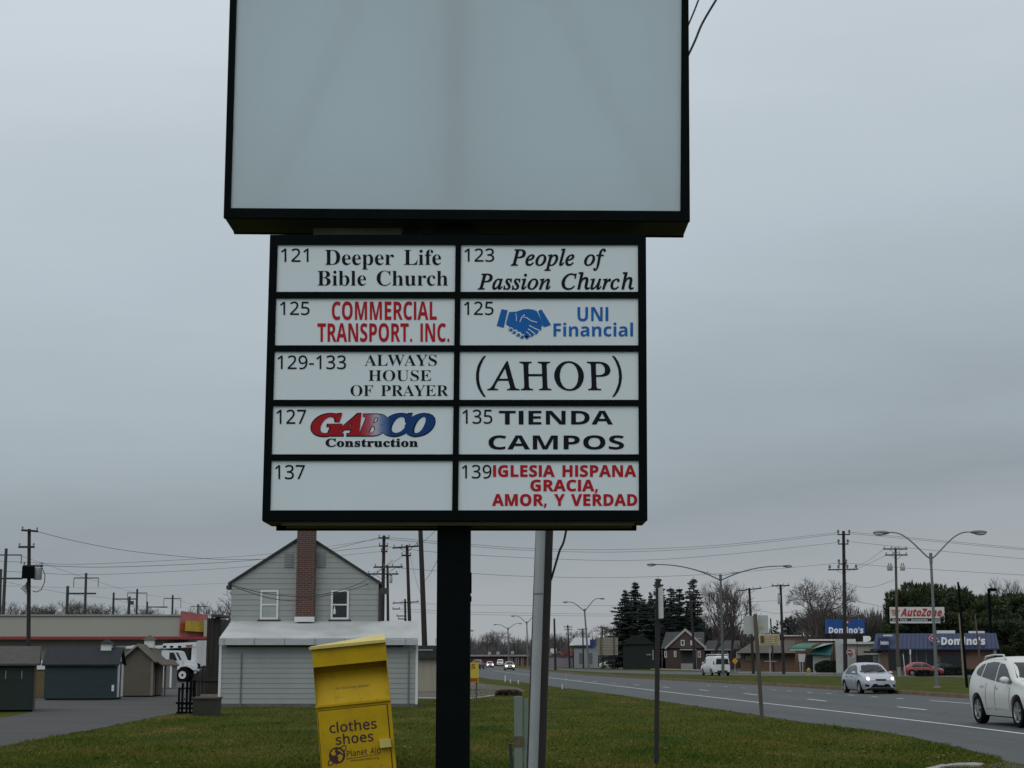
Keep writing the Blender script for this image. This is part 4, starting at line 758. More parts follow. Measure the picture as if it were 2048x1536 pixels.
mb.add([bl(-.02, -.045, BH + .029), bl(BW - .004, -.045, BH + .029), bl(BW - .004, BD, BH + .029), bl(-.02, BD, BH + .029), bl(-.02, .4, BH + .04), bl(BW - .004, .4, BH + .12)], [(0, 1, 5, 4), (1, 2, 5), (2, 3, 4, 5), (3, 0, 4)])
mb.build('roof', YEL2, bin_)
d0 = bpx(636, 1423); mb = MB(); lbox(mb, d0[0], BW - .065, -.014, 0.0, -.08, d0[1]); dr = mb.build('door', YEL, bin_)
mb = MB(); GAP = mat('dark_gap', (.02, .015, .01), .9)
lbox(mb, d0[0] - .006, BW - .05, -.003, .001, d0[1] + .0005, d0[1] + .009); lbox(mb, BW - .0648, BW - .05, -.003, .001, -.08, d0[1]); lbox(mb, d0[0] - .008, d0[0] - .0005, -.003, .001, -.08, d0[1]); mb.build('door_gap', GAP, bin_)
mb = MB(); lbox(mb, ol - .02, orr + .02, -.03, -.001, ob - .035, ob - .012); mb.build('sill', YEL, bin_)
c = bpx(770, 1486.5); mb = MB(); lbox(mb, c[0] - .08, c[0] + .085, -.09, -.015, c[1] - .062, c[1] + .062); mb.build('lock_box', YEL2, bin_, bevel=.006)
MAR = mat('maroon_print', (.045, .012, .02), .6)
def btext(s, u, v, w, h, bold=0, name='lettering', m=MAR, y=-.017, par=dr):
    x, zz = bpx(u, v); w *= s_; h *= s_
    vs, fs = letters(s, 'S', bold); vs = fit(vs, x - w / 2, x + w / 2, zz - h / 2, zz + h / 2)
    mb = MB(); mb.add([bl(a, y, b) for a, b, _ in vs], fs); return mb.build(name, m, par, fix=False)
btext('clothes', 706, 1451, 92.5, 21, .012); btext('shoes', 709, 1475.5, 73.5, 20.5, .012)
btext('Planet Aid', 727, 1503.5, 66, 13, .008); btext('www.planetaid.org', 729, 1518.5, 55, 6, .004)
x, zz = bpx(700, 1372)
vs, fs = letters('No dumping please!', 'S', .004); vs = fit(vs, -.245, .245, -.026, .026)
mb = MB(); f0 = bl(0, .02, ob); f1 = bl(0, .24, ot - .09); sl = (f1 - f0); slu = sl.normalized(); nn = slu.cross(ex_)
if nn.y > 0: nn = -nn
tmid = .46 * sl.length
mb.add([f0 + ex_ * (a + BW / 2) + slu * (tmid + b) + nn * .004 for a, b, _ in vs], fs); mb.build('lettering', mat('faded_print', (.14, .075, .01), .6), bin_, fix=False)
# globe emblem with its orbit
gx, gz = bpx(674.5, 1510.5); R = 16 * s_
mb = MB()
disc = lambda cx, cz, rx, rz, y, n=28, ph=0, t0=0, t1=2 * math.pi: [bl(cx + rx * math.cos(t0 + (t1 - t0) * k / n) , y, cz + rz * math.sin(t0 + (t1 - t0) * k / n)) for k in range(n)]
mb.poly(disc(gx, gz, R, R, -.0165)); gl = mb.build('globe_emblem', MAR, dr, fix=False)
mb = MB(); blob = lambda pts: mb.poly([bl(gx + a * R, -.019, gz + b * R) for a, b in pts])
blob([(-.75, .35), (-.45, .7), (-.15, .72), (-.25, .45), (-.1, .2), (-.3, .0), (-.6, .05)]); blob([(.1, .75), (.5, .6), (.8, .15), (.55, .2), (.45, .45), (.2, .5)]); blob([(.0, -.05), (.35, .15), (.7, -.1), (.55, -.55), (.2, -.8), (.05, -.5), (.15, -.25)])
mb.build('globe_pattern', YEL, gl, fix=False)
mb = MB(); pts = []
for k in range(41):
    w = 2 * math.pi * k / 40; a, b = 1.55 * math.cos(w) * R, .42 * math.sin(w) * R; ca, sa = math.cos(.75), math.sin(.75)
    pts.append((gx + a * ca - b * sa, gz + a * sa + b * ca))
for (a, b), (c_, d) in zip(pts, pts[1:]):
    if abs((a - gx) * .68 + (b - gz) * .73) < R * .66: continue
    l = math.hypot(c_ - a, d - b); nx, nz = -(d - b) / l * .007, (c_ - a) / l * .007
    mb.poly([bl(a - nx, -.0175, b - nz), bl(c_ - nx, -.0175, d - nz), bl(c_ + nx, -.0175, d + nz), bl(a + nx, -.0175, b + nz)])
mb.build('orbit', MAR, dr, fix=False)
mb = MB(); a = bpx(692, 1518); b = bpx(760, 1508.5); mb.add([bl(a[0], -.0165, a[1] - .004), bl(b[0], -.0165, b[1] - .003), bl(b[0], -.0165, b[1] + .003), bl(a[0], -.0165, a[1] + .006)], [(0, 1, 2, 3)]); mb.build('underline', MAR, dr, fix=False)

bin_.rotation_euler.z = .085

# ------------------------------------------------------------------ nearest utility pole with its cable guard, pedestals and thin posts
WOODD = mat('creosoted_wood', (.026, .021, .020), .9, var=.35, vs=5, stretch=(1, 1, .12), bump=.4, bs=20)
WOODL = mat('weathered_wood', (.085, .070, .055), .9, var=.35, vs=5, stretch=(1, 1, .12), bump=.3, bs=20)
GALV = mat('dull_galvanised', (.36, .39, .40), .55, .3, var=.1, vs=2, dirt=.15)
YU = 22.0
up = thing('utility_pole', 'dark leaning wooden pole with a pale grey cable guard, just right of the sign post', 'utility pole')
up.location = (P(1069, 1560, YU).x, YU, 0)
b0 = P(1068.8, 1560, YU); b0.z = -.3; t0 = P(1089, 1056, YU); dd = (t0 - b0).normalized(); tp = b0 + dd * 11.5
mb = MB(); mb.tube([b0 + dd * k * 11.5 / 8 for k in range(9)], [.125 - .003 * k for k in range(9)], 14); mb.build('pole', WOODD, up, smooth='auto')
g0 = P(1066.3, 1560, YU) + Vector((-.005, -.10, 0)); g1 = P(1081.8, 1056, YU) + Vector((0, -.10, 0)); gd = (g1 - g0).normalized()
mb = MB(); mb.tube([g0 + gd * .02, g0 + gd * 6.5], .066, 12); gd_ = mb.build('cable_guard', GALV, up, smooth='auto')
mb = MB()
for v in (1175, 1202, 1265, 1333, 1402, 1472):
    p = P(1085.5 - (v - 1175) * .0325, v, YU); mb.obox(p + Vector((-.005, -.1, 0)), (.03, .06, .025))
mb.build('bolt', BLK, up)
mb = MB(); p = P(1078, 1190, YU); mb.tube([p + Vector((-.004, -.10, 0)), p + Vector((-.004, -.10, .02))], .0685, 12); mb.build('band', mat('band_grey', (.15, .16, .17), .6), up)
mb = MB(); p = tp - dd * .6; mb.obox(p, (2.4, .1, .12)); mb.build('crossarm', WOODD, up)

GRN = mat('pale_green_enamel', (.19, .24, .215), .6, var=.12, vs=3, dirt=.3)
ped = thing('cable_pedestal', 'pale green telephone cable pedestal with a rusty band beside the grey cable guard', 'utility box', (P(1041, 1500, 22.8).x, 22.8, 0))
def pbx(mb, u0, u1, v0, v1, Y, d, z0=None):
    a, b = P(u0, v0, Y), P(u1, v1, Y); mb.box(a.x, b.x, Y, Y + d, b.z if z0 is None else z0, a.z)
mb = MB(); pbx(mb, 1028, 1045.5, 1393, 1473, 22.8, .13); mb.build('housing', GRN, ped, bevel=.004)
mb = MB(); pbx(mb, 1047, 1056.5, 1398, 1500, 22.83, .1, -.1); mb.build('back_rail', GRN, ped)
mb = MB(); pbx(mb, 1027, 1046, 1473, 1493, 22.79, .14); mb.build('rusty_band', mat('rust', (.13, .10, .06), .9, var=.4, vs=8), ped)
mb = MB(); pbx(mb, 1028.5, 1045, 1493, 1500, 22.8, .12, -.1); mb.build('foot', GRN, ped)
mb = MB(); a, b = P(1017, 1487, 22.9), P(1023, 1487, 22.9)
mb.add([(a.x, 22.9, a.z), (b.x, 22.9, a.z), (b.x + .05, 22.9, -.1), (a.x + .05, 22.9, -.1), (a.x, 22.94, a.z), (b.x, 22.94, a.z), (b.x + .05, 22.94, -.1), (a.x + .05, 22.94, -.1)], [(0, 1, 2, 3), (7, 6, 5, 4), (0, 4, 5, 1), (1, 5, 6, 2), (3, 2, 6, 7), (0, 3, 7, 4)])
tag(mb.build('marker_stake', mat('dark_green', (.03, .05, .045), .7)), 'short dark green leaning stake left of the pale green pedestal', 'stake')

# thin dark post with its sign seen edge on
Y1 = G(1312, 1529).y
sp = thing('sign_post', 'thin dark steel post in the lawn with its narrow white sign seen edge on', 'road sign', G(1312.3, 1529))
b, t = G(1312.3, 1529), P(1316, 1160, Y1)
mb = MB(); mb.obox((b + t) / 2 - Vector((0, 0, .1)), (.072, .04, (t - b).length + .2), Matrix.Rotation(math.atan2((t - b).x, (t - b).z), 3, 'Y')); mb.build('post', mat('rusty_black', (.018, .016, .016), .7, var=.3), sp)
p, q = P(1317.5, 1176, Y1), P(1317.3, 1238, Y1); mb = MB()
mb.obox((p + q) / 2 + Vector((0.012, -.05, 0)), (.035, .62, p.z - q.z), Matrix.Rotation(math.radians(2), 3, 'Z')); mb.build('sign_plate', mat('plate_white', (.55, .57, .56), .5), sp, bevel=.004)
# weathered wooden post carrying two plates seen from behind
b, t = G(1524.5, 1440), None; Y2 = b.y; t = P(1510.5, 1228, Y2)
sp = thing('sign_post', 'weathered wooden post at the road edge carrying two grey sign plates seen from behind', 'road sign', b)
mb = MB(); ang = math.atan2((t - b).x, (t - b).z); mb.obox((b + t) / 2 - Vector((0, 0, .1)), (.095, .09, (t - b).length + .2), Matrix.Rotation(ang, 3, 'Y')); mb.build('post', WOODL, sp)
PLB = mat('plate_back', (.42, .44, .43), .5, .3, var=.08)
for u0, u1, v0, v1 in ((1486.5, 1509, 1231.5, 1268), (1515.5, 1537, 1230.5, 1267)):
    mb = MB(); pbx(mb, u0, u1, v0, v1, Y2 + .07, .012); mb.build('sign_plate', PLB, sp)
    if u0 > 1500:
        mb = MB(); pbx(mb, 1520.5, 1528, 1252, 1259, Y2 + .062, .005); mb.build('sticker', mat('sticker_yellow', (.45, .36, .1), .7), sp)
# ------------------------------------------------------------------ the grey clapboard house with its lean-to and chimney
def siding(name, c, stretch=(1, 1, 1), **k):
    return mat(name, c, .75, var=.07, vs=1.2, dirt=.10, stretch=(1, 1, .4), **k)
SID = siding('grey_clapboard', (.295, .315, .302)); SID2 = siding('grey_clapboard_lean_to', (.29, .312, .302))
WTRIM = mat('white_trim', (.62, .64, .63), .6, var=.06, vs=3, dirt=.1)
DGLASS = mat('dark_glass', (.015, .018, .022), .12, var=.2, vs=2)
DTRIM = mat('dark_trim', (.035, .035, .035), .7)
def clap(mb, x0, x1, y, z0, z1, pitch, gx0=None, gx1=None):
    """overlapping boards on a wall facing -y; gx0/gx1 give the left and right edge at a height (for gables)"""
    n = max(1, round((z1 - z0) / pitch)); h = (z1 - z0) / n
    for i in range(n):
        a, b = z0 + i * h, z0 + (i + 1) * h
        l0, l1 = (gx0(a), gx0(b)) if gx0 else (x0, x0); r0, r1 = (gx1(a), gx1(b)) if gx1 else (x1, x1)
        if r1 - l1 < .02: l1 = r1 = (l1 + r1) / 2
        mb.add([(l0, y - .014, a), (r0, y - .014, a), (r1, y, b), (l1, y, b), (l0, y, a), (r0, y, a)], [(0, 1, 2, 3), (4, 5, 1, 0)])
YL = G(436, 1414.5).y; YH = YL + 2.6
house = thing('clapboard_house', 'grey clapboard house with a tall brick chimney and white roofed lean-to behind the yellow bin', 'house', (P(612, 1400, YH).x, YH, 0))
l0 = P(437, 1400, YL).x; l1 = P(834, 1400, YL).x; ze = P(600, 1291, YL).z
h0 = P(462.5, 1200, YH).x; h1 = P(757, 1200, YH).x; zev = P(460, 1167, YH).z; xr_ = P(611, 1072, YH).x; zr = P(611, 1072, YH).z
mb = MB(); clap(mb, l0, l1, YL, .12, ze + .1, .178); mb.prism([(l0, YL + .001, -.1), (l1, YL + .001, -.1), (l1, YL + .001, ze + .1), (l0, YL + .001, ze + .1)], (-.25, 2.55, 0)); mb.build('lean_to_wall', SID2, house, fix=False)
mb = MB(); mb.box(l0 - .02, l1 + .02, YL - .01, YL + .2, -.1, .11); mb.build('foundation', mat('foundation', (.11, .11, .10), .9, var=.3), house)
sl = (zr - zev) / (xr_ - h0); sr = (zr - zev) / (h1 - xr_)
mb = MB(); clap(mb, h0, h1, YH, 2.2, zev, .185)
clap(mb, 0, 0, YH, zev, zr - .02, .185, lambda q: h0 + (q - zev) / sl, lambda q: h1 - (q - zev) / sr)
mb.prism([(h0, YH + .001, 1.9), (h1, YH + .001, 1.9), (h1, YH + .001, zev), (xr_, YH + .001, zr), (h0, YH + .001, zev)], (-.75, 9, 0))
mb.build('wall', SID, house, fix=False)
# main roof
e = .10; mb = MB()
for x_, s in ((h0, sl), (h1, -sr)):
    d = -1 if x_ == h0 else 1
    a = (x_ + d * .12, zev - abs(s) * .12 + .02); b = (xr_, zr + .02)
    mb.prism([(a[0], YH - .10, a[1]), (b[0], YH - .10, b[1]), (b[0], YH - .10, b[1] + .09), (a[0], YH - .10, a[1] + .09)], (-.77, 9.3, 0))
mb.build('roof', mat('dark_shingles', (.035, .037, .04), .9, var=.3, vs=6), house)
# lean-to roof, pale metal
zt = P(600, 1242, YL + 2.5).z; zf = P(600, 1276, YL - .3).z
lx0 = P(438.5, 1276, YL - .3).x; lx1 = P(836, 1276, YL - .3).x; tx0 = P(462, 1242, YL + 2.5).x; tx1 = P(835, 1241, YL + 2.5).x
mb = MB(); mb.prism([(lx0, YL - .3, zf), (lx1, YL - .3, zf), (tx1, YL + 2.58, zt), (tx0, YL + 2.58, zt)], (0, 0, -.05))
rf = mb.build('lean_to_roof', mat('pale_metal_roof', (.41, .43, .425), .65, var=.25, vs=.7, dirt=.12), house)
mb = MB(); mb.box(lx0, lx1, YL - .36, YL - .27, P(600, 1290, YL - .3).z, zf - .055); mb.build('gutter', mat('gutter_grey', (.40, .43, .44), .6, var=.12, vs=2, dirt=.2), house)
mb = MB()
for k in range(8):
    u = 448 + k * 60.5; p = P(u, 1283, YL - .37); mb.box(p.x - .012, p.x + .012, YL - .372, YL - .361, p.z - .1, p.z + .1)
mb.build('gutter_hanger', mat('hanger', (.22, .24, .24), .7), house)
mb = MB(); mb.prism([(lx0 + .1, YL - .26, zf - .2), (lx0 + .1, YL + 2.5, zf - .2), (lx0 + .1, YL + 2.5, zt - .07), (lx0 + .1, YL - .26, zf - .07)], (.04, 0, 0)); mb.build('end_trim', WTRIM, house)
p, q = P(454, 1286, YL), P(806, 1294, YL); mb = MB(); mb.box(p.x, q.x, YL - .05, YL - .024, q.z, ze + .08); mb.build('frieze_board', DTRIM, house)
mb = MB(); mb.box(l0 - .02, l0 + .07, YL - .035, YL + .05, .1, ze); mb.build('corner_board', WTRIM, house)
mb = MB(); mb.box(l1 - .06, l1 + .02, YL - .035, YL + .05, .1, ze); mb.build('corner_board', WTRIM, house)
for u, v0, v1 in ((483.2, 1308, 1416), (817.7, 1302, 1410)):
    a = P(u, v0, YL - .06); mb = MB(); mb.tube([(a.x, YL - .06, a.z), (a.x, YL - .06, 0)], .022, 6); mb.build('conduit', mat('conduit_grey', (.13, .15, .155), .6), house)
# chimney
a, b = P(591, 1237, YH - .4), P(627.5, 1237, YH - .4); ct = P(612, 1035, YH - .4).z
mb = MB(); mb.box(a.x, b.x, YH - .42, YH - .03, a.z - .05, ct); ch = mb.build('chimney', brickmat('chimney_brick', (.10, .032, .024), (.065, .026, .022), (.13, .11, .10)), house)
mb = MB(); mb.box(a.x - .03, b.x + .03, YH - .48, YH - .425, a.z - .12, a.z + .06); mb.build('flashing', WTRIM, house)
# windows, vents, spout
def window(par, u0, u1, v0, v1, Y, glass, fw=.07, sill=True, rail=True, frame=None, name='window', mull=0):
    a, b = P(u0, v0, Y), P(u1, v1, Y)
    mb = MB(); mb.box(a.x + fw * .5, b.x - fw * .5, Y - .03, Y - .024, b.z + fw * .5, a.z - fw * .5); w = mb.build(name, glass, par)
    mb = MB(); y0, y1 = Y - .06, Y - .026
    mb.box(a.x, a.x + fw, y0, y1, b.z, a.z); mb.box(b.x - fw, b.x, y0, y1, b.z, a.z); mb.box(a.x + fw, b.x - fw, y0, y1, a.z - fw, a.z); mb.box(a.x + fw, b.x - fw, y0, y1, b.z, b.z + fw)
    if rail:
        m = (a.z + b.z) / 2; mb.box(a.x + fw, b.x - fw, y0, y1, m - fw * .35, m + fw * .35)
    for k in range(mull):
        x = a.x + (b.x - a.x) * (k + 1) / (mull + 1); mb.box(x - fw * .25, x + fw * .25, y0 + .004, y1, b.z + fw, a.z - fw)
    mb.build('frame', frame or WTRIM, w)
    if sill:
        mb = MB(); mb.box(a.x - .08, b.x + .08, Y - .09, Y - .02, b.z - .06, b.z - .005); mb.build('sill', DTRIM, w)
    return w
window(house, 521.5, 556.5, 1180, 1239, YH, mat('blind_glass', (.30, .33, .33), .2, var=.1))
w = window(house, 662.5, 697.5, 1180, 1239, YH, DGLASS)
p = P(669, 1222, YH - .034); mb = MB(); mb.lathe((p.x, YH - .036, p.z), [(.02, -.12), (.05, -.1), (.045, .05), (.02, .08), (.02, .16)], 8); mb.build('bottle', WTRIM, w)
for u0, u1 in ((569.5, 586.5), (634.5, 651.5)):
    mb = MB(); a, b = P(u0, 1106, YH), P(u1, 1134, YH); n = 9
    for i in range(n):
        zz = b.z + (a.z - b.z) * i / n; hh = (a.z - b.z) / n
        mb.add([(a.x, YH - .05, zz), (b.x, YH - .05, zz), (b.x, YH - .026, zz + hh), (a.x, YH - .026, zz + hh)], [(0, 1, 2, 3)])
    mb.build('vent', mat('vent_grey', (.20, .225, .23), .7), house, fix=False)
mb = MB(); a = P(757.5, 1168, YH); mb.tube([(a.x + .05, YH - .06, 4.1), (a.x + .05, YH - .06, 2.9)], .05, 8); mb.obox((a.x + .2, YH - .04, 4.05), (.3, .12, .22)); mb.build('downspout', DTRIM, house)
mb = MB(); a = P(462, 1172, YH); mb.box(a.x - .16, a.x - .02, YH - .06, YH + .5, a.z - .12, a.z + .02); mb.build('eaves_gutter', DTRIM, house)

# ------------------------------------------------------------------ timber structures left of the house
DWOOD = mat('dark_stained_boards', (.024, .021, .018), .9, var=.4, vs=3, stretch=(3, 1, .3))
fe = thing('wooden_fence', 'dark brown vertical board fence running up to the left wall of the grey house', 'fence', G(420, 1392))
Yf = G(420, 1393).y; mb = MB(); u = 384.0; k = 0
while u < 440:
    a, b = P(u, 1331 + rnd.uniform(-1, 1) + max(0, 404 - u) * 1.2, Yf), P(u + 3.4, 1330, Yf); mb.box(a.x, b.x, Yf + (k % 2) * .02, Yf + .03 + (k % 2) * .02, 0, a.z); u += 3.7; k += 1
mb.build('boards', DWOOD, fe)
mb = MB(); a, b = P(384, 1358, Yf), P(440, 1362, Yf); mb.box(a.x, b.x, Yf - .05, Yf - .001, b.z, a.z); mb.build('rail', DWOOD, fe)
mb = MB(); a, b = P(404, 1391, Yf), P(437, 1394, Yf); mb.box(a.x, b.x, Yf - .35, Yf - .06, -.02, .1); tag(mb.build('timber_kerb', mat('pale_timber', (.22, .19, .15), .9, var=.3)), 'pale timber edging lying at the foot of the brown fence', 'timber')
tw = thing('boarded_tower', 'tall dark boarded shed wall rising between the red store sign and the grey house', 'shed', P(427, 1400, 78) * 1); tw.location.z = 0
mb = MB(); Yt = 78.0; u = 414.5; k = 0
while u < 440:
    a, b = P(u, 1236 + rnd.uniform(-3, 3), Yt), P(u + 4.2, 1236, Yt); mb.box(a.x, b.x, Yt + (k % 2) * .03, Yt + .05 + (k % 2) * .03, 0, a.z); u += 4.4; k += 1
a, b = P(416, 1300, Yt), P(440, 1300, Yt); mb.box(a.x, b.x, Yt + .1, Yt + 2.2, 0, P(420, 1238, Yt).z); mb.build('wall', mat('black_brown_boards', (.030, .027, .024), .95, var=.4, vs=2, stretch=(3, 1, .3)), tw)
mb = MB(); a, b = P(424, 1229, Yt), P(442, 1234, Yt); mb.box(a.x, b.x, Yt - .3, Yt + 2.4, b.z, a.z); mb.build('roof', DTRIM, tw)
st = thing('wooden_steps', 'black timber steps with a slatted railing between the asphalt lot and the brown fence', 'steps', G(378, 1428))
Ys = G(378, 1428).y; mb = MB()
for k in range(4):
    a, b = P(352 + k * 3, 1424 - k * 9, Ys + k * .25), P(387, 1420 - k * 9, Ys + k * .25); mb.box(a.x, b.x, Ys + k * .25, Ys + k * .25 + .28, a.z - .05, a.z)
mb.build('treads', BLK, st)
mb = MB()
for u, vt, vb in ((357, 1378, 1428), (364, 1366, 1425), (373, 1362, 1425), (380, 1358, 1425), (387, 1360, 1428)):
    a, b = P(u, vt, Ys), P(u + 2.5, vb, Ys); mb.box(a.x, b.x, Ys - .05, Ys, 0, a.z)
a, b = P(352, 1404, Ys - .05), P(389, 1408, Ys - .05); mb.box(a.x, b.x, Ys - .09, Ys - .051, b.z, a.z)
a, b = P(357, 1375, Ys - .05), P(389, 1378, Ys - .05); mb.box(a.x, b.x, Ys - .09, Ys - .051, b.z, a.z)
mb.build('railing', BLK, st)
mb = MB()
for k, u in enumerate((361, 366, 371, 376, 381)):
    a, b = P(u, 1379, Ys - .02), P(u + 1.7, 1404, Ys - .02); mb.box(a.x, b.x, Ys - .04, Ys - .02, b.z, a.z)
mb.build('baluster', mat('grey_slats', (.17, .17, .165), .8, var=.4, vs=6), st)
bx = thing('planter_box', 'low dark rusty brown box standing at the left foot of the grey house', 'box', G(408, 1432)); Yx = G(408, 1432).y
mb = MB(); a, b = P(386, 1397, Yx), P(431, 1432, Yx); mb.box(a.x, b.x, Yx, Yx + .9, 0, a.z - .02); mb.build('body', mat('brown_green_paint', (.022, .024, .016), .85, var=.4, vs=3), bx)
mb = MB(); mb.box(a.x - .03, b.x + .03, Yx - .03, Yx + .93, a.z - .019, a.z + .03); mb.build('rim', mat('rim_dark', (.05, .04, .03), .8), bx)
mb = MB(); c = P(434, 1420, YL - .3); mb.obox((c.x - .05, c.y - .12, .09), (.16, .2, .18)); mb.obox((c.x - .05, c.y - .12, .2), (.2, .24, .04)); tag(mb.build('drain_block', BLK), 'small black drain block at the foot of the lean-to corner', 'block')

# ------------------------------------------------------------------ sheds for sale on the lot
def shed(name, label, u0, u1, vb, ve, vr, wall, roof, depth, yaw=0, trim=None, cupola=None, gable_front=False, over=.12):
    Yb = G((u0 + u1) / 2, vb).y; a, b = P(u0, vb, Yb), P(u1, vb, Yb); w = b.x - a.x; he = P(u0, ve, Yb).z; hr = P(u0, vr, Yb + (0 if gable_front else depth / 2)).z
    t = thing(name, label, 'shed', ((a.x + b.x) / 2, Yb, 0), yaw, 'garden sheds on the lot')
    x0, x1 = -w / 2, w / 2; mb = MB()
    if gable_front:
        mb.prism([(x0, 0, .06), (x1, 0, .06), (x1, 0, he), (0, 0, hr), (x0, 0, he)], (0, depth, 0))
    else:
        mb.prism([(x0, 0, .06), (x0, depth, .06), (x0, depth, he), (x0, depth / 2, hr), (x0, 0, he)], (w, 0, 0))
    mb.build('wall', wall, t, world=False)
    mb = MB(); mb.box(x0 + .05, x1 - .05, .06, depth - .06, 0, .07); mb.build('skid', BLK, t, world=False)
    mb = MB(); o = over
    if gable_front:
        s = (hr - he) / (w / 2)
        for d in (-1, 1):
            mb.prism([(d * (w / 2 + o), -o, he - s * o + .015), (0, -o, hr + .015), (0, -o, hr + .075), (d * (w / 2 + o), -o, he - s * o + .075)], (0, depth + 2 * o, 0))
    else:
        s = (hr - he) / (depth / 2)
        for y, d in ((-o, 1), (depth + o, -1)):
            mb.prism([(x0 - o, y, he - s * o + .015), (x0 - o, depth / 2, hr + .015), (x0 - o, depth / 2, hr + .075), (x0 - o, y, he - s * o + .075)], (w + 2 * o, 0, 0))
    rf = mb.build('roof', roof, t, world=False)
    return t, x0, x1, he, hr, w
BLUEG = mat('blue_grey_siding', (.017, .034, .038), .8, var=.15, vs=2, stretch=(.4, 1, 4)); DROOF = mat('blue_black_shingle', (.014, .018, .024), .9, var=.3, vs=5)
t, x0, x1, he, hr, w = shed('garden_shed', 'blue grey shed with dark roof, white trimmed right end and a small white cupola', 88.5, 229, 1400, 1329, 1299, BLUEG, DROOF, 2.2, math.radians(6))
mb = MB(); mb.box(x1 + .002, x1 + .03, .35, .9, .1, he + .02); mb.build('door_trim', WTRIM, t, world=False)
mb = MB(); mb.box(x1 + .002, x1 + .03, 1.5, 2.1, .1, he - .0); mb.build('corner_board', WTRIM, t, world=False)
mb = MB(); mb.box(x1 + .002, x1 + .035, .9, 1.25, he + .12, he + .45); mb.build('gable_vent', WTRIM, t, world=False)
mb = MB(); mb.box(x1 - .16, x1 - .06, -.015, -.002, .35, .6); mb.build('sticker', WTRIM, t, world=False)
def cupola(t, x, y, zz, w, h, roofm, base=WTRIM):
    mb = MB(); mb.box(x - w / 2, x + w / 2, y - w / 2, y + w / 2, zz - .12, zz + h); c = mb.build('cupola', base, t, world=False)
    mb = MB(); e = w * .68; k = zz + h; mb.add([(x - e, y - e, k), (x + e, y - e, k), (x + e, y + e, k), (x - e, y + e, k), (x, y, k + w * .55)], [(0, 1, 4), (1, 2, 4), (2, 3, 4), (3, 0, 4), (3, 2, 1, 0)]); mb.build('cupola_roof', roofm, c, world=False)
cupola(t, w * .30, 1.1, hr + .03, .42, .2, DROOF)
TANW = mat('tan_siding', (.105, .095, .072), .8, var=.12, vs=2, stretch=(.4, 1, 4)); TROOF = mat('tan_shingle', (.085, .072, .055), .9, var=.25, vs=5); TTRIM = mat('tan_trim', (.20, .175, .14), .7)
t, x0, x1, he, hr, w = shed('garden_shed', 'tan gabled shed with porch corner post and cupola, right of the blue grey shed', 242, 303, 1394, 1318, 1291, TANW, TROOF, 3.4, math.radians(4), gable_front=True, over=.16)
mb = MB(); mb.box(x1 + .002, x1 + .05, .9, 1.7, .08, he - .1); mb.build('door', mat('red_brown_door', (.07, .03, .022), .7), t, world=False)
mb = MB(); mb.box(x1 - .07, x1 + .03, -.02, .06, .06, he - .02); mb.build('corner_post', TTRIM, t, world=False)
mb = MB(); mb.box(x1 + .26, x1 + .33, 1.9, 2.0, .0, he - .25); mb.build('porch_post', TTRIM, t, world=False)
mb = MB(); mb.add([(x1 - .02, -.1, he + .0), (x1 + .44, -.1, he - .3), (x1 + .44, 3.5, he - .3), (x1 - .02, 3.5, he), (x1 - .02, -.1, he + .05), (x1 + .44, -.1, he - .25), (x1 + .44, 3.5, he - .25), (x1 - .02, 3.5, he + .05)], [(0, 1, 2, 3), (7, 6, 5, 4), (0, 4, 5, 1), (1, 5, 6, 2), (2, 6, 7, 3), (3, 7, 4, 0)]); mb.build('porch_roof', TROOF, t, world=False)
mb = MB(); s = (hr - he) / (w / 2)
for d in (-1, 1): mb.prism([(d * (w / 2 + .17), -.185, he - s * .17 - .03), (0, -.185, hr - .03), (0, -.185, hr + .08), (d * (w / 2 + .17), -.185, he - s * .17 + .08)], (0, .02, 0))
mb.build('barge_board', TTRIM, t, world=False)
cupola(t, .15, 2.4, hr + .04, .42, .24, TROOF)
GRNW = mat('dark_green_boards', (.010, .021, .018), .85, var=.25, vs=2, stretch=(.4, 1, 4)); BROOF = mat('brown_grey_shingle', (.060, .056, .052), .9, var=.25, vs=4)
t, x0, x1, he, hr, w = shed('garden_shed', 'dark green shed with brown grey roof at the left edge of the photo', -90, 64, 1424, 1329, 1297, GRNW, BROOF, 2.6, math.radians(15))
mb = MB(); mb.box(x1 - .03, x1 + .03, -.03, .05, .0, he); mb.build('corner_board', mat('brown_trim', (.07, .05, .038), .8), t, world=False)
mb = MB()
for x in (x1 - .42, x1 - .9): mb.box(x, x + .03, -.02, -.002, he - .45, he - .2)
mb.build('hinge', mat('grey_hinge', (.16, .19, .18), .6), t, world=False)
YT2 = 72.0; wl_, wr_ = P(60, 1406, YT2), P(90, 1406, YT2)
t = thing('garden_shed', 'ochre walled shed with rounded white roof peeping between the green and blue sheds', 'shed', ((wl_.x + wr_.x) / 2, YT2, 0), 0, 'garden sheds on the lot')
ww = wr_.x - wl_.x; hh = P(60, 1338, YT2).z; ht = P(60, 1320, YT2).z
mb = MB(); mb.box(-ww / 2, ww / 2, 0, 2, 0.02, hh); mb.build('wall', mat('ochre_boards', (.13, .095, .045), .85, var=.2, vs=2, stretch=(.4, 1, 4)), t, world=False)
mb = MB(); pr = [(-ww / 2 - .08, -.06, hh - .02), (-ww / 2 - .04, -.06, hh + .12), (-ww * .22, -.06, hh + (ht - hh) * .78), (ww * .3, -.06, ht), (ww / 2 + .02, -.06, ht), (ww / 2 + .02, -.06, hh - .02)]; mb.prism(pr, (0, 2.2, 0)); mb.build('roof', WTRIM, t, world=False)
YM = G(333, 1377).y; a, b = P(323.5, 1377, YM), P(343.5, 1330, YM)
t = thing('garden_shed', 'small taupe shed with white corner boards in front of the white bucket truck', 'shed', ((a.x + b.x) / 2, YM, 0), 0, 'garden sheds on the lot'); ww = b.x - a.x
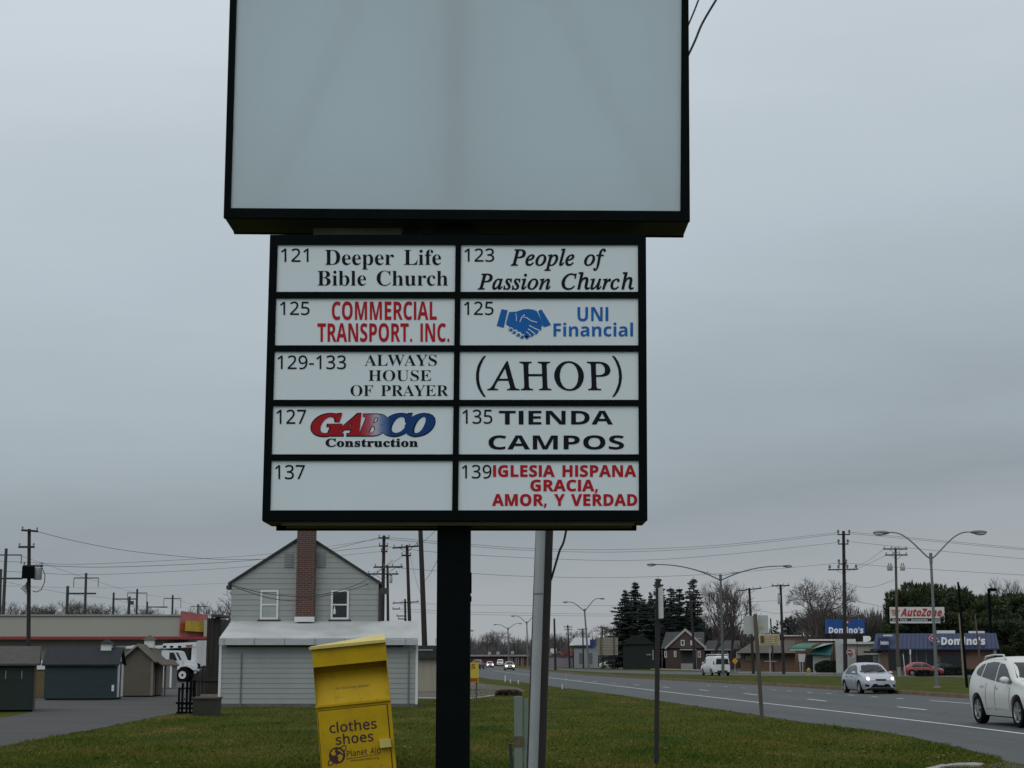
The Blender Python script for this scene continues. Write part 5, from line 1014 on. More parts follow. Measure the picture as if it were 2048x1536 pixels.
mb = MB(); mb.prism([(-ww / 2, 0, .05), (ww / 2, 0, .05), (ww / 2, 0, b.z), (0, 0, b.z + .25), (-ww / 2, 0, b.z)], (0, 1.6, 0)); mb.build('wall', mat('taupe_siding', (.17, .165, .155), .8), t, world=False)
mb = MB(); mb.box(-ww / 2 - .02, -ww / 2 + .09, -.02, -.002, .05, b.z); mb.box(ww / 2 - .09, ww / 2 + .02, -.02, -.002, .05, b.z); mb.build('corner_board', WTRIM, t, world=False)
mb = MB()
for d in (-1, 1): mb.prism([(d * (ww / 2 + .1), -.1, b.z - .06), (0, -.1, b.z + .26), (0, -.1, b.z + .32), (d * (ww / 2 + .1), -.1, b.z)], (0, 1.8, 0))
mb.build('roof', TROOF, t, world=False)

# ------------------------------------------------------------------ the long low store with red band and sign
YST = 150.0
so = thing('store_building', 'long low beige store with a red band under its parapet behind the sheds', 'store', (P(150, 1300, YST).x, YST, 0))
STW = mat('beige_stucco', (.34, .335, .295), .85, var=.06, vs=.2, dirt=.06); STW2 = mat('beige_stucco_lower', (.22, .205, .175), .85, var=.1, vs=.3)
REDB = mat('red_band', (.24, .028, .026), .6, var=.1)
sx = lambda u: P(u, 1300, YST).x; sz = lambda v: P(200, v, YST).z
mb = MB(); mb.box(sx(-400), sx(361), YST, YST + 30, sz(1273), sz(1232)); mb.build('parapet', STW, so)
mb = MB(); mb.box(sx(-400), sx(363), YST - .15, YST + 30, sz(1232) + .01, sz(1229)); mb.build('coping', mat('coping', (.30, .30, .29), .6), so)
mb = MB(); mb.box(sx(-400), sx(416), YST - .25, YST + .8, sz(1279), sz(1273) - .01); mb.build('red_band', REDB, so)
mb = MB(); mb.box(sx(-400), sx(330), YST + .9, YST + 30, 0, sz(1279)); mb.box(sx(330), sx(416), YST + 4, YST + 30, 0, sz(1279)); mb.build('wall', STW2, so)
mb = MB(); mb.box(sx(406.5), sx(417), YST - .1, YST + 28, sz(1273), sz(1240)); mb.build('end_wall', STW, so)
for u in (351, 356.5, 362, 367.5):
    mb = MB(); mb.box(sx(u), sx(u + 1.6), YST + .9, YST + 1.3, 0, sz(1279)); mb.build('column', mat('dark_red_column', (.04, .022, .024), .7), so)
mb = MB(); mb.box(sx(331), sx(380), YST + 3.9, YST + 3.98, .3, sz(1284)); mb.build('shop_window', DGLASS, so)
mb = MB(); mb.add([(sx(359), YST - .4, sz(1277)), (sx(406.5), YST + 1.0, sz(1276)), (sx(406.5), YST + 1.0, sz(1229)), (sx(361), YST - .4, sz(1222)), (sx(359), YST + .6, sz(1277)), (sx(406.5), YST + 1.9, sz(1276)), (sx(406.5), YST + 1.9, sz(1229)), (sx(361), YST + .6, sz(1222))], [(0, 1, 2, 3), (7, 6, 5, 4), (0, 4, 5, 1), (1, 5, 6, 2), (2, 6, 7, 3), (3, 7, 4, 0)])
pa = mb.build('sign_panel', mat('faded_red_panel', (.36, .11, .11), .6, var=.18, vs=.5), so)
mb = MB(); mb.add([(sx(371.5), YST - .7, sz(1262)), (sx(407.5), YST + .55, sz(1264)), (sx(407.5), YST + .55, sz(1244)), (sx(372), YST - .7, sz(1241)), (sx(371.5), YST - .1, sz(1262)), (sx(407.5), YST + .99, sz(1264)), (sx(407.5), YST + .99, sz(1244)), (sx(372), YST - .1, sz(1241))], [(0, 1, 2, 3), (7, 6, 5, 4), (0, 4, 5, 1), (1, 5, 6, 2), (2, 6, 7, 3), (3, 7, 4, 0)])
mb.build('sign_box', mat('yellow_sign', (.45, .32, .04), .6, var=.25, vs=2.5), pa)
mb = MB(); mb.add([(sx(361.5), YST - .48, sz(1263)), (sx(370), YST - .2, sz(1263)), (sx(370), YST - .2, sz(1244)), (sx(361.5), YST - .48, sz(1248))], [(0, 1, 2, 3)]); mb.build('sign_mark', mat('orange_mark', (.33, .06, .015), .6), pa, fix=False)

# ------------------------------------------------------------------ small tan outbuilding right of the house and the yellow banner
YG = G(850, 1383).y
t = thing('outbuilding', 'low tan outbuilding with a dark flat roof between the grey house and the sign post', 'outbuilding', (P(868, 1383, YG).x, YG, 0))
a, b = P(834, 1317, YG), P(905, 1383, YG); mb = MB(); mb.box(a.x, b.x, YG, YG + 5, -.05, a.z)
mb.build('wall', mat('tan_boards', (.30, .28, .215), .8, var=.15, vs=2, stretch=(4, 1, .3)), t)
mb = MB(); c = P(834, 1291, YG); mb.box(a.x - .1, b.x + .2, YG - .3, YG + 5.2, a.z + .003, c.z); mb.build('roof', mat('roof_tar', (.022, .028, .03), .8, var=.3), t)
mb = MB(); c = P(834, 1299, YG); mb.box(a.x - .05, P(866, 1300, YG).x, YG - .34, YG - .301, c.z - .05, c.z); mb.build('roof_edge', GALV, t)
YBN = 62.0; a, b = P(905, 1325, YBN), P(957, 1365, YBN)
t = thing('banner_sign', 'yellow roadside sign with red letters peeping out right of the black sign post', 'sign', (a.x + .6, YBN, 0))
mb = MB(); mb.box(a.x, b.x, YBN, YBN + .05, b.z, a.z); pn = mb.build('board', mat('sign_yellow', (.52, .44, .03), .6, var=.12, vs=3), t)
mb = MB(); text_px(mb, 'OS', (929, 950.5, 1328, 1338), YBN - .004, 'T', .01); mb.build('lettering', mat('brick_red', (.30, .05, .02), .6), pn, fix=False)
mb = MB(); q, r_ = P(905, 1356, YBN), P(956, 1363.5, YBN); mb.box(q.x, r_.x, YBN - .006, YBN - .001, r_.z, q.z); mb.build('red_strip', mat('brick_red', (.30, .05, .02), .6), pn)
for u in (910, 953):
    mb = MB(); q = P(u, 1365, YBN); mb.box(q.x - .03, q.x + .03, YBN + .051, YBN + .09, -.1, a.z); mb.build('leg', WOODL, t)
# ------------------------------------------------------------------ shops and houses across the road, right
def bb(mb, u0, u1, v0, v1, Y, d, ground=False):
    a, b = P(u0, v0, Y), P(u1, v1, Y); mb.box(a.x, b.x, Y, Y + d, -.05 if ground else b.z, a.z); return a, b
def hbox(par, name, m, u0, u1, v0, v1, Y, d, ground=False, **k):
    mb = MB(); bb(mb, u0, u1, v0, v1, Y, d, ground); return mb.build(name, m, par, **k)
BRK = brickmat('orange_brick', (.17, .075, .042), (.12, .055, .035), (.16, .13, .10))
BRK2 = brickmat('dark_brick', (.075, .034, .028), (.055, .026, .024), (.10, .085, .08))
CREAM = mat('cream_wall', (.42, .40, .34), .8, var=.08, vs=.6, dirt=.1)
CHAR = mat('charcoal_shingle', (.045, .048, .05), .9, var=.25, vs=3)
BLUE = mat('blue_metal_roof', (.012, .030, .095), .5, var=.12, vs=.6)
# pizza shop with blue mansard
YD = 190.0
ds = thing('pizza_shop', 'orange brick pizza shop with a blue mansard roof and white lettering behind the lamp post', 'shop', (P(1870, 1330, YD).x, YD, 0))
hbox(ds, 'wall', BRK, 1765, 1979, 1297, 1352, YD + .8, 14, True)
mb = MB(); a, b = P(1752, 1297, YD), P(1990, 1297, YD); c, d = P(1757, 1266.5, YD), P(1984, 1266.5, YD)
mb.prism([(a.x, YD, a.z), (a.x, YD, a.z - .12), (b.x, YD, b.z - .12), (b.x, YD, b.z), (d.x, YD + 1.0, d.z), (c.x, YD + 1.0, c.z)], (0, 0, .0001))
mb = MB(); mb.add([(a.x, YD, a.z - .15), (b.x, YD, b.z - .15), (b.x, YD, b.z), (a.x, YD, a.z), (c.x, YD + .9, c.z), (d.x, YD + .9, d.z), (c.x, YD + 14.5, c.z), (d.x, YD + 14.5, d.z), (a.x, YD + 15, a.z), (b.x, YD + 15, b.z), (a.x, YD + 15, a.z - .15), (b.x, YD + 15, b.z - .15)],
    [(0, 1, 2, 3), (3, 2, 5, 4), (4, 5, 7, 6), (2, 9, 7, 5), (8, 3, 4, 6), (1, 11, 9, 2), (10, 0, 3, 8), (8, 6, 7, 9), (10, 8, 9, 11), (0, 10, 11, 1)])
rf = mb.build('roof', BLUE, ds)
mb = MB()
for u in range(1760, 1985, 8):
    p, q = P(u, 1297, YD), P(u + (1870 - u) * .03, 1267, YD); mb.tube([(p.x, YD - .01, p.z), (q.x, YD + .89, q.z)], .025, 4)
mb.build('standing_seam', mat('blue_seam', (.008, .02, .07), .5), rf)
mb = MB(); text_px(mb, "Domino's", (1883, 1965, 1273.5, 1290), YD - .3, 'T', .02, depth=.12); mb.build('lettering', mat('white_letters', (.78, .80, .82), .4, var=.03), ds, fix=False)
def logo(par, u, v, r, Y, t):
    """tilted two tone domino tile"""
    k = r * px(Y); c = P(u, v, Y); R = Matrix.Rotation(math.radians(-45), 3, 'Y')
    for nm, m, z0, z1 in (('tile_blue', BLUE, -1, 0), ('tile_red', mat('tile_red', (.42, .03, .05), .4), 0, 1)):
        mb = MB(); mb.prism([c + R @ Vector((x * k, 0, zz * k)) for x, zz in ((-.5, z0), (.5, z0), (.5, z1), (-.5, z1))], (0, t, 0)); w = mb.build(nm, m, par)
        mb = MB()
        for x, zz in (((0, .5),) if z0 == 0 else ((-.22, -.28), (.22, -.72))):
            mb.poly([c + Vector((0, -.02, 0)) + R @ Vector((x * k + .16 * k * math.cos(a), 0, zz * k + .16 * k * math.sin(a))) for a in [i * .785 for i in range(8)]])
        mb.build('pip', MATS['white_letters'], w, fix=False)
    mb = MB(); mb.prism([c + Vector((0, .03, 0)) + R @ Vector((x * k, 0, zz * k)) for x, zz in ((-.58, -1.08), (.58, -1.08), (.58, 1.08), (-.58, 1.08))], (0, t, 0)); mb.build('tile_border', MATS['white_letters'], par)
logo(ds, 1870, 1280, 9.5, YD - .25, .1)
hbox(ds, 'glazing', DGLASS, 1778, 1870, 1300, 1340, YD + .74, .05); hbox(ds, 'glazing', DGLASS, 1876, 1925, 1300, 1336, YD + .74, .05)
for u in (1793, 1800, 1808, 1818, 1832, 1850): hbox(ds, 'mullion', mat('alu', (.25, .27, .28), .5), u, u + 1.3, 1299, 1344, YD + .68, .05)
hbox(ds, 'awning_band', mat('maroon_band', (.05, .02, .025), .7), 1872, 1930, 1298, 1308, YD + .5, .2)
for u0, u1, v0, v1 in ((1851, 1886, 1261, 1266), (1911, 1941, 1262.5, 1266)): hbox(ds, 'roof_unit', WTRIM, u0, u1, v0, v1 + 1, YD + 5, 1.5)
hbox(ds, 'wall_lamp', WTRIM, 1976, 1982, 1300, 1307, YD + .6, .2)
sgn = hbox(ds, 'hanging_sign', BLUE, 1764, 1785, 1275, 1291, YD - .5, .2)
mb = MB(); text_px(mb, "Domino's", (1769, 1784, 1281, 1289), YD - .51, 'T', .02); mb.build('lettering', MATS['white_letters'], sgn, fix=False)
hbox(ds, 'roof_sign_cap', WTRIM, 1773, 1791, 1269, 1272, YD - .3, .3)
# blue pylon sign
YP = 200.0
t = thing('pylon_sign', 'blue pizza sign on two dark posts left of the tall utility pole', 'sign', (P(1690, 1340, YP).x, YP, 0))
pn = hbox(t, 'panel', mat('sign_blue', (.006, .065, .26), .5, var=.06), 1651.5, 1730, 1238.5, 1267.5, YP, .5)
mb = MB(); text_px(mb, "Domino's", (1657.5, 1727, 1253.5, 1266.5), YP - .03, 'T', .018); mb.build('lettering', MATS['white_letters'], pn, fix=False)
k = px(YP); c = P(1694.5, 1244.5, YP - .03); mb = MB(); mb.lathe((c.x, YP - .03, c.z), [(4.2 * k, 0), (4.2 * k, .02)], 16, 'y'); mb.build('emblem', mat('emblem_red', (.36, .04, .07), .5), pn)
mb = MB(); mb.lathe((c.x, YP - .04, c.z), [(1.5 * k, 0), (1.5 * k, .008)], 10, 'y'); mb.build('emblem_dot', MATS['white_letters'], pn)
for u in (1667.5, 1715.5): hbox(t, 'post', BLK, u - 1.5, u + 1.5, 1267, 1350, YP + .1, .25, True)
# white motor spares sign
YA = 230.0
t = thing('pylon_sign', 'white parts shop sign with slanted red lettering and black border above the blue roof', 'sign', (P(1834, 1340, YA).x, YA, 0))
cs = hbox(t, 'casing', BLK, 1776, 1892, 1211.5, 1248.5, YA, .6)
pn = hbox(t, 'panel', mat('sign_white', (.60, .60, .58), .5, var=.05), 1779, 1890, 1214, 1246.5, YA - .06, .055)
hbox(pn, 'black_strip', INK, 1780.5, 1887.5, 1236.5, 1242.5, YA - .08, .018)
mb = MB(); text_px(mb, 'AutoZone', (1801, 1884, 1217, 1233), YA - .09, 'T', .02, .28); mb.build('lettering', mat('letter_red', (.42, .02, .03), .5), pn, fix=False)
mb = MB(); text_px(mb, 'Auto Parts - Accessories - Advice', (1784, 1881, 1237.6, 1241.6), YA - .085, 'S', .012); mb.build('lettering', MATS['white_letters'], pn, fix=False)
mb = MB()
for i in range(4): a, b = P(1779.5 + i * 1.2, 1220 + i * 3, YA), P(1797 - i * 1.5, 1222.2 + i * 3, YA); mb.add([(a.x, YA - .08, b.z), (b.x, YA - .08, b.z), (b.x + .25, YA - .08, a.z), (a.x + .25, YA - .08, a.z)], [(0, 1, 2, 3)])
mb.build('speed_stripes', mat('stripe_orange', (.42, .13, .05), .5), pn, fix=False)
for u in (1786, 1841): hbox(t, 'post', BLK, u - 2, u + 2, 1248, 1345, YA + .15, .4, True)
# small cream building with shop window
YW = 205.0
t = thing('drive_in_building', 'low cream painted building with a dark service window behind the silver car', 'shop', (P(1728, 1340, YW).x, YW, 0))
hbox(t, 'wall', CREAM, 1690, 1772, 1288, 1345, YW, 9, True)
hbox(t, 'cornice', WTRIM, 1687, 1770, 1283.5, 1288, YW - .4, 9.6)
hbox(t, 'dark_band', DTRIM, 1727, 1770, 1302, 1306.5, YW - .03, .028)
hbox(t, 'ledge', WTRIM, 1728, 1772, 1306.6, 1309, YW - .2, .19)
w_ = hbox(t, 'service_window', DGLASS, 1713, 1754, 1310.5, 1326, YW - .04, .038)
hbox(t, 'door', mat('grey_door', (.16, .16, .15), .7), 1745, 1753, 1310, 1338, YW - .06, .018)
hbox(t, 'side_tower', mat('pale_wall', (.45, .47, .46), .8), 1671, 1712, 1278, 1345, YW + .5, 6, True)
hbox(t, 'roof_vent', WTRIM, 1716, 1724, 1272, 1284, YW + 3, 1)
mb = MB(); c = P(1731, 1277, YW + 1.5); k = px(YW); mb.lathe((c.x, YW + 1.5, c.z), [(5.2 * k, -.02), (3.4 * k, .25), (.3 * k, .35)], 14, 'y'); mb.tube([(c.x, YW + 1.8, c.z), (c.x, YW + 1.9, P(1731, 1286, YW).z)], .06, 5); mb.build('satellite_dish', WTRIM, t)
hbox(t, 'wall_sign', mat('navy_plate', (.02, .03, .09), .5), 1740, 1748, 1297.5, 1301, YW - .1, .04)
gl = thing('green_canopy', 'small bright green bullnose awning between the cream building and the brick pizza shop', 'awning', (P(1777, 1340, 196).x, 196, 0))
mb = MB(); c = P(1777, 1306, 196); k = px(196); mb.ell((c.x, 196.3, c.z - 1.5 * k), 6 * k, .8, 6.5 * k, 12, 8); mb.build('cover', mat('emerald_canvas', (.012, .16, .085), .6), gl, smooth=True)
hbox(gl, 'bracket', BLK, 1775, 1779, 1310, 1345, 196.9, .2, True)
# green awning diner
YN = 228.0
t = thing('diner', 'brick diner with green curved and sloped canvas awnings left of the blue pylon sign', 'restaurant', (P(1630, 1340, YN).x, YN, 0))
hbox(t, 'wall', BRK, 1588, 1680, 1284, 1342, YN + 1, 10, True)
hbox(t, 'coping', WTRIM, 1609, 1681, 1278.5, 1281.5, YN + 3, 8)
GRC = mat('green_canvas', (.030, .155, .115), .65, var=.15, vs=.8); GRC2 = mat('teal_canvas', (.012, .080, .075), .65, var=.15, vs=.8)
mb = MB(); n = 8; a, b = P(1586, 1297, YN), P(1622, 1297, YN); tz = P(1600, 1286.5, YN).z; vs = []
for i in range(n + 1):
    w = i / n * math.pi / 2; vs += [(a.x + 1.6 * (1 - math.cos(w)), YN - 3.2 + 3.2 * (1 - math.cos(w)), a.z + (tz - a.z) * math.sin(w)), (b.x + 1.6 * (1 - math.cos(w)), YN - 3.2 + 3.2 * (1 - math.cos(w)), a.z + (tz - a.z) * math.sin(w))]
mb.add(vs, [(2 * i, 2 * i + 1, 2 * i + 3, 2 * i + 2) for i in range(n)])
mb.add([(b.x, YN - 3.2, b.z), (b.x + 1.6, YN, tz), (b.x + 1.6, YN, b.z)], [(0, 1, 2)])
aw = mb.build('curved_awning', GRC, t, smooth=True, fix=False)
hbox(aw, 'valance', GRC, 1586, 1622, 1297, 1301, YN - 3.22, .06)
mb = MB()
for i in range(9): bb(mb, 1590 + i * 3.4, 1592 + i * 3.4, 1298.5, 1301, YN - 3.26, .03)
mb.build('scallops', WTRIM, aw)
mb = MB(); a, b, c, d = P(1624, 1308, YN - 3), P(1668, 1311, YN - 3), P(1668, 1287, YN), P(1640, 1287, YN); mb.add([a, b, c, d, (a.x, YN + .9, a.z), (b.x, YN + .9, b.z)], [(0, 1, 2, 3), (0, 3, 4), (1, 5, 2)])
mb.build('sloped_awning', GRC2, t, fix=False)
mb = MB(); a, b, c, d = P(1632, 1298, YN - 3.05), P(1660, 1290, YN - 3.05), P(1668, 1286.5, YN - .1), P(1644, 1287, YN - .1); mb.add([a, b, c, d], [(0, 1, 2, 3)]); mb.build('awning_light_panel', mat('pale_teal', (.19, .30, .28), .6), t, fix=False)
hbox(t, 'porch_screen', mat('screen_grey', (.27, .29, .28), .7), 1632, 1667, 1311.5, 1340, YN - 2.4, .1, True)
hbox(t, 'doorway', DTRIM, 1609, 1629, 1310, 1342, YN + .9, .09, True)
nb = thing('notice_board', 'white tapered notice board on two legs below the green curved awning', 'sign', (P(1603, 1340, YN - 5).x, YN - 5, 0))
mb = MB(); q = [P(u, v, YN - 5) for u, v in ((1596.5, 1308), (1611, 1308), (1609, 1324), (1598, 1324))]; mb.prism(q, (0, .12, 0)); mb.build('board', mat('board_white', (.45, .46, .46), .6), nb)
for u in (1599.5, 1605): hbox(nb, 'leg', WTRIM, u, u + 1.2, 1324, 1340, YN - 4.95, .06, True)
# brown roofed restaurant
YR = 262.0
t = thing('restaurant', 'long brick restaurant with a big brown hipped roof behind the diamond warning sign', 'restaurant', (P(1530, 1340, YR).x, YR, 0))
hbox(t, 'wall', BRK, 1479, 1592, 1304, 1341, YR + 1.5, 12, True)
mb = MB(); a, b = P(1472, 1306, YR), P(1596, 1306, YR); c, d = P(1500, 1280, YR + 6), P(1600, 1281, YR + 6)
mb.add([(a.x, YR, a.z), (b.x, YR, b.z), (d.x, YR + 6, d.z), (c.x, YR + 6, c.z), (a.x, YR + 14, a.z), (b.x, YR + 14, b.z)], [(0, 1, 2, 3), (4, 3, 2, 5), (0, 3, 4), (1, 5, 2), (0, 4, 5, 1)]); mb.build('roof', mat('brown_shingle', (.085, .075, .064), .9, var=.2, vs=1.5), t)
hbox(t, 'upper_storey', BRK, 1556, 1612, 1272.5, 1290, YR + 7, 6); hbox(t, 'parapet_cap', WTRIM, 1554, 1613, 1270.5, 1272.5, YR + 6.7, 6.6)
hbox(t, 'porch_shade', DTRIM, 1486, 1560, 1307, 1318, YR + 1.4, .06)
hbox(t, 'window', mat('amber_window', (.14, .12, .07), .3), 1489, 1500, 1312, 1322, YR + 1.3, .06)
hbox(t, 'roof_pipe', WTRIM, 1589.5, 1592, 1263, 1276, YR + 8, .4)
tan = thing('board_sign', 'cream framed tavern sign board on a single pale pole before the brown roof', 'sign', (P(1540, 1340, 215).x, 215, 0))
hbox(tan, 'pole', mat('pale_pole', (.35, .34, .31), .6), 1538.6, 1541.6, 1290, 1342, 215.15, .2, True)
fr = hbox(tan, 'frame', mat('cream_frame', (.48, .44, .34), .6), 1517.5, 1559.5, 1268.5, 1290.5, 215, .4)
hbox(fr, 'board', mat('tan_board', (.33, .25, .12), .6, var=.35, vs=1.6), 1519.5, 1557.5, 1270.5, 1288.5, 214.95, .045)
hbox(fr, 'picture', mat('brown_picture', (.06, .05, .03), .7, var=.5, vs=3), 1521, 1528.5, 1272, 1286, 214.93, .018)
mb = MB()
for i, w in enumerate((16, 20, 18, 20)): bb(mb, 1531, 1531 + w, 1273 + i * 3.7, 1274.6 + i * 3.7, 214.92, .02)
mb.build('painted_lines', mat('pale_print', (.45, .40, .26), .6), fr)
hbox(tan, 'crossbar', MATS['pale_pole'], 1529, 1553, 1322, 1323.2, 215.1, .1)
# brick house and ranch wing
YK = 330.0
t = thing('brick_house', 'dark red brick house with white gable boards and dormer behind the white van', 'house', (P(1374, 1340, YK).x, YK, 0))
hbox(t, 'wall', BRK2, 1331, 1409, 1297, 1338, YK, 12, True)
mb = MB(); a, b, c = P(1334, 1296, YK - .3), P(1409, 1296, YK - .3), P(1371, 1262.5, YK - .3)
mb.prism([(a.x, YK - .3, a.z), (b.x, YK - .3, b.z), (c.x, YK - .3, c.z)], (0, 9, 0)); mb.build('gable', BRK2, t)
mb = MB()
for p in (a, b): dx = -.35 if p is a else .35; mb.prism([(p.x + dx, YK - .6, p.z - .35), (c.x, YK - .6, c.z + .05), (c.x, YK - .6, c.z + .6), (p.x + dx, YK - .6, p.z + .15)], (0, .28, 0))
mb.build('barge_board', mat('grey_white_trim', (.38, .37, .37), .7), t)
mb = MB(); p0, p1 = P(1322, 1297, YK), P(1408, 1297, YK); r0, r1 = P(1326, 1264, YK + 6), P(1402, 1264, YK + 6)
mb.add([(p0.x, YK - .2, p0.z), (p1.x, YK - .2, p1.z), (r1.x, YK + 6, r1.z), (r0.x, YK + 6, r0.z), (p0.x, YK + 12.2, p0.z), (p1.x, YK + 12.2, p1.z)], [(0, 1, 2, 3), (4, 3, 2, 5), (0, 3, 4), (1, 5, 2), (0, 4, 5, 1)]); mb.build('roof', CHAR, t)
for u0, u1, v0, v1 in ((1362, 1369.5, 1280, 1291), (1381, 1385, 1281, 1290), (1329, 1334.5, 1302, 1315), (1348, 1353, 1302, 1314), (1395, 1401, 1302, 1315)): window(t, u0, u1, v0, v1, YK - (.31 if v0 < 1295 else .0), DGLASS, .16, False, False)
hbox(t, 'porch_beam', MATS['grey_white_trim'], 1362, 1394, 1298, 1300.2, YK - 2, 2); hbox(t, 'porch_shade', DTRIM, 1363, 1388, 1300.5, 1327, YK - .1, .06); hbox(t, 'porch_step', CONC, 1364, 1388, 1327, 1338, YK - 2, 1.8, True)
for u in (1326.5, 1394.5): hbox(t, 'porch_post', MATS['grey_white_trim'], u - .5, u + .6, 1300, 1330, YK - 1.9, .15, True)
dm = hbox(t, 'dormer', MATS['grey_white_trim'], 1394, 1401, 1276, 1284, YK + 1.2, 2); hbox(dm, 'pane', DGLASS, 1396, 1399.5, 1277.5, 1283, YK + 1.14, .05)
YV = 345.0
t = thing('ranch_house', 'low ranch house with white eaves and windows between brick house and brown roof', 'house', (P(1440, 1340, YV).x, YV, 0))
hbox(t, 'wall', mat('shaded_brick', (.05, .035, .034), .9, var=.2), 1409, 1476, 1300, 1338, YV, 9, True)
hbox(t, 'eaves_board', MATS['grey_white_trim'], 1406, 1468, 1298, 1300.8, YV - .8, .75)
mb = MB(); a, b = P(1405, 1298, YV), P(1478, 1298, YV); c, d = P(1410, 1281, YV + 5), P(1474, 1281, YV + 5)
mb.add([(a.x, YV - .7, a.z), (b.x, YV - .7, b.z), (d.x, YV + 5, d.z), (c.x, YV + 5, c.z), (a.x, YV + 10, a.z), (b.x, YV + 10, b.z)], [(0, 1, 2, 3), (4, 3, 2, 5), (0, 3, 4), (1, 5, 2), (0, 4, 5, 1)]); mb.build('roof', CHAR, t)
window(t, 1422, 1441, 1303, 1311, YV, mat('curtained', (.30, .30, .27), .4), .18, False, False, mull=4); window(t, 1448, 1456, 1303, 1319, YV, DGLASS, .2, False, True, mull=1); window(t, 1473, 1481, 1303, 1317, YV - .9, MATS['curtained'], .2, False, False)
# dark green hut among the conifers, beige hoarding, pale workshop, red store far away
YQ = 318.0
t = thing('green_hut', 'dark green painted house half hidden under the tall spruces', 'house', (P(1275, 1340, YQ).x, YQ, 0))
hbox(t, 'wall', mat('deep_green_wall', (.006, .014, .011), .85, var=.2), 1246, 1309, 1288, 1338, YQ, 9, True)
mb = MB(); a, b = P(1245, 1289, YQ), P(1310, 1288, YQ); mb.prism([(a.x, YQ - .3, a.z), (b.x, YQ - .3, b.z), (b.x - 2.6, YQ - .3, b.z + 1.8), (a.x + 1.6, YQ - .3, a.z + 1.6)], (0, 10, 0)); mb.build('roof', mat('green_black_roof', (.008, .012, .011), .9), t)
hbox(t, 'window', mat('grey_pane', (.20, .21, .21), .4), 1304.5, 1307.5, 1300, 1320, YQ - .05, .06); hbox(t, 'window', MATS['grey_pane'], 1293, 1302, 1308, 1310.5, YQ - .05, .06)
YH2 = 300.0
t = thing('slatted_hoarding', 'beige slatted hoarding on tall brown posts left of the dark spruces', 'hoarding', (P(1213, 1338, YH2).x, YH2, 0))
mb = MB()
for i in range(7): bb(mb, 1193.5, 1236, 1275 + i * 5.1, 1279.6 + i * 5.1, YH2 + (.05 if i % 2 else 0), .1)
mb.build('slats', mat('beige_slats', (.25, .235, .19), .85, var=.15, vs=.5), t)
for u, vt in ((1202, 1265), (1228, 1271)): hbox(t, 'post', WOODD, u - .9, u + .9, vt, 1340, YH2 - .35, .3, True)
YG2 = 385.0
t = thing('workshop', 'pale grey workshop with a silvery roof and blue sign left of the hoarding', 'workshop', (P(1165, 1335, YG2).x, YG2, 0))
hbox(t, 'wall', mat('pale_blue_grey', (.24, .26, .28), .8, var=.1), 1148, 1196, 1291, 1332, YG2, 14, True)
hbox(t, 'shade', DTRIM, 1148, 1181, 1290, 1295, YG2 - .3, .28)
mb = MB(); a, b, c, d = P(1137, 1291, YG2 - .5), P(1186, 1291, YG2 - .5), P(1178, 1275, YG2 + 9), P(1146, 1275, YG2 + 9); mb.add([a, b, c, d, (a.x, YG2 + 15, a.z), (b.x, YG2 + 15, b.z)], [(0, 1, 2, 3), (0, 3, 4), (1, 5, 2), (4, 3, 2, 5)]); mb.build('roof', mat('silver_roof', (.34, .36, .38), .6), t)
hbox(t, 'blue_sign', mat('deep_blue_sign', (.014, .04, .16), .6), 1180, 1190, 1279, 1293, YG2 - .6, .2)
for u in (1158, 1178): hbox(t, 'door', mat('grey_bay', (.10, .11, .12), .6), u, u + 7, 1306, 1328, YG2 - .05, .045)
t = thing('market_stalls', 'low mauve building covered in red and white boards right of the utility pole', 'shop', (P(1120, 1335, 400).x, 400, 0))
hbox(t, 'wall', mat('mauve_wall', (.17, .155, .17), .85, var=.2, vs=.3), 1096, 1151, 1303, 1334, 400, 8, True)
hbox(t, 'lower_wall', mat('lilac_grey', (.22, .21, .24), .85), 1096, 1146, 1316, 1334, 399.6, .3, True)
for u0, u1, v0, v1, m in ((1101, 1113, 1297, 1307, WTRIM), (1113, 1121, 1306, 1310, DTRIM), (1124, 1137, 1303, 1308, REDB), (1121, 1128, 1309, 1313, REDB), (1138, 1146, 1303, 1312, mat('faded_pink', (.33, .14, .16), .7)), (1140, 1148, 1291, 1302, mat('cream_board', (.42, .37, .2), .7)), (1098, 1104, 1305, 1311, MATS['faded_pink'])): hbox(t, 'board', m, u0, u1, v0, v1, 399.3, .2)
t = thing('red_store', 'long low dark red store far down the road beyond the oncoming cars', 'store', (P(990, 1330, 560).x, 560, 0))
hbox(t, 'wall', mat('far_dark_red', (.095, .030, .04), .85, var=.15, vs=.2), 930, 1056, 1313, 1327, 560, 15, True)
hbox(t, 'roof', mat('grey_fascia', (.26, .27, .28), .7), 928, 1058, 1309.5, 1312.8, 559, 17)
for i in range(8): hbox(t, 'pillar', mat('pink_grey', (.30, .25, .26), .7), 1017 + i * 4.2 - i % 3, 1018.3 + i * 4.2 - i % 3, 1315, 1328, 559.5, .4, True)
for u, v in ((979, 1306.5), (996, 1306), (1025, 1305)): hbox(t, 'roof_sign', mat('pale_sign', (.33, .35, .36), .6), u - 3, u + 3, v - 2.8, v + 3.3, 557, .4)
for o in (x for x in list(COL.objects) if x.type == 'EMPTY' and x.get('category') in ('shop', 'restaurant', 'house', 'workshop', 'awning') and x.location.x > 5):
    a = math.atan2(o.location.x, o.location.y); o.rotation_euler.z = -a; o.scale.x = 1 / math.cos(a)
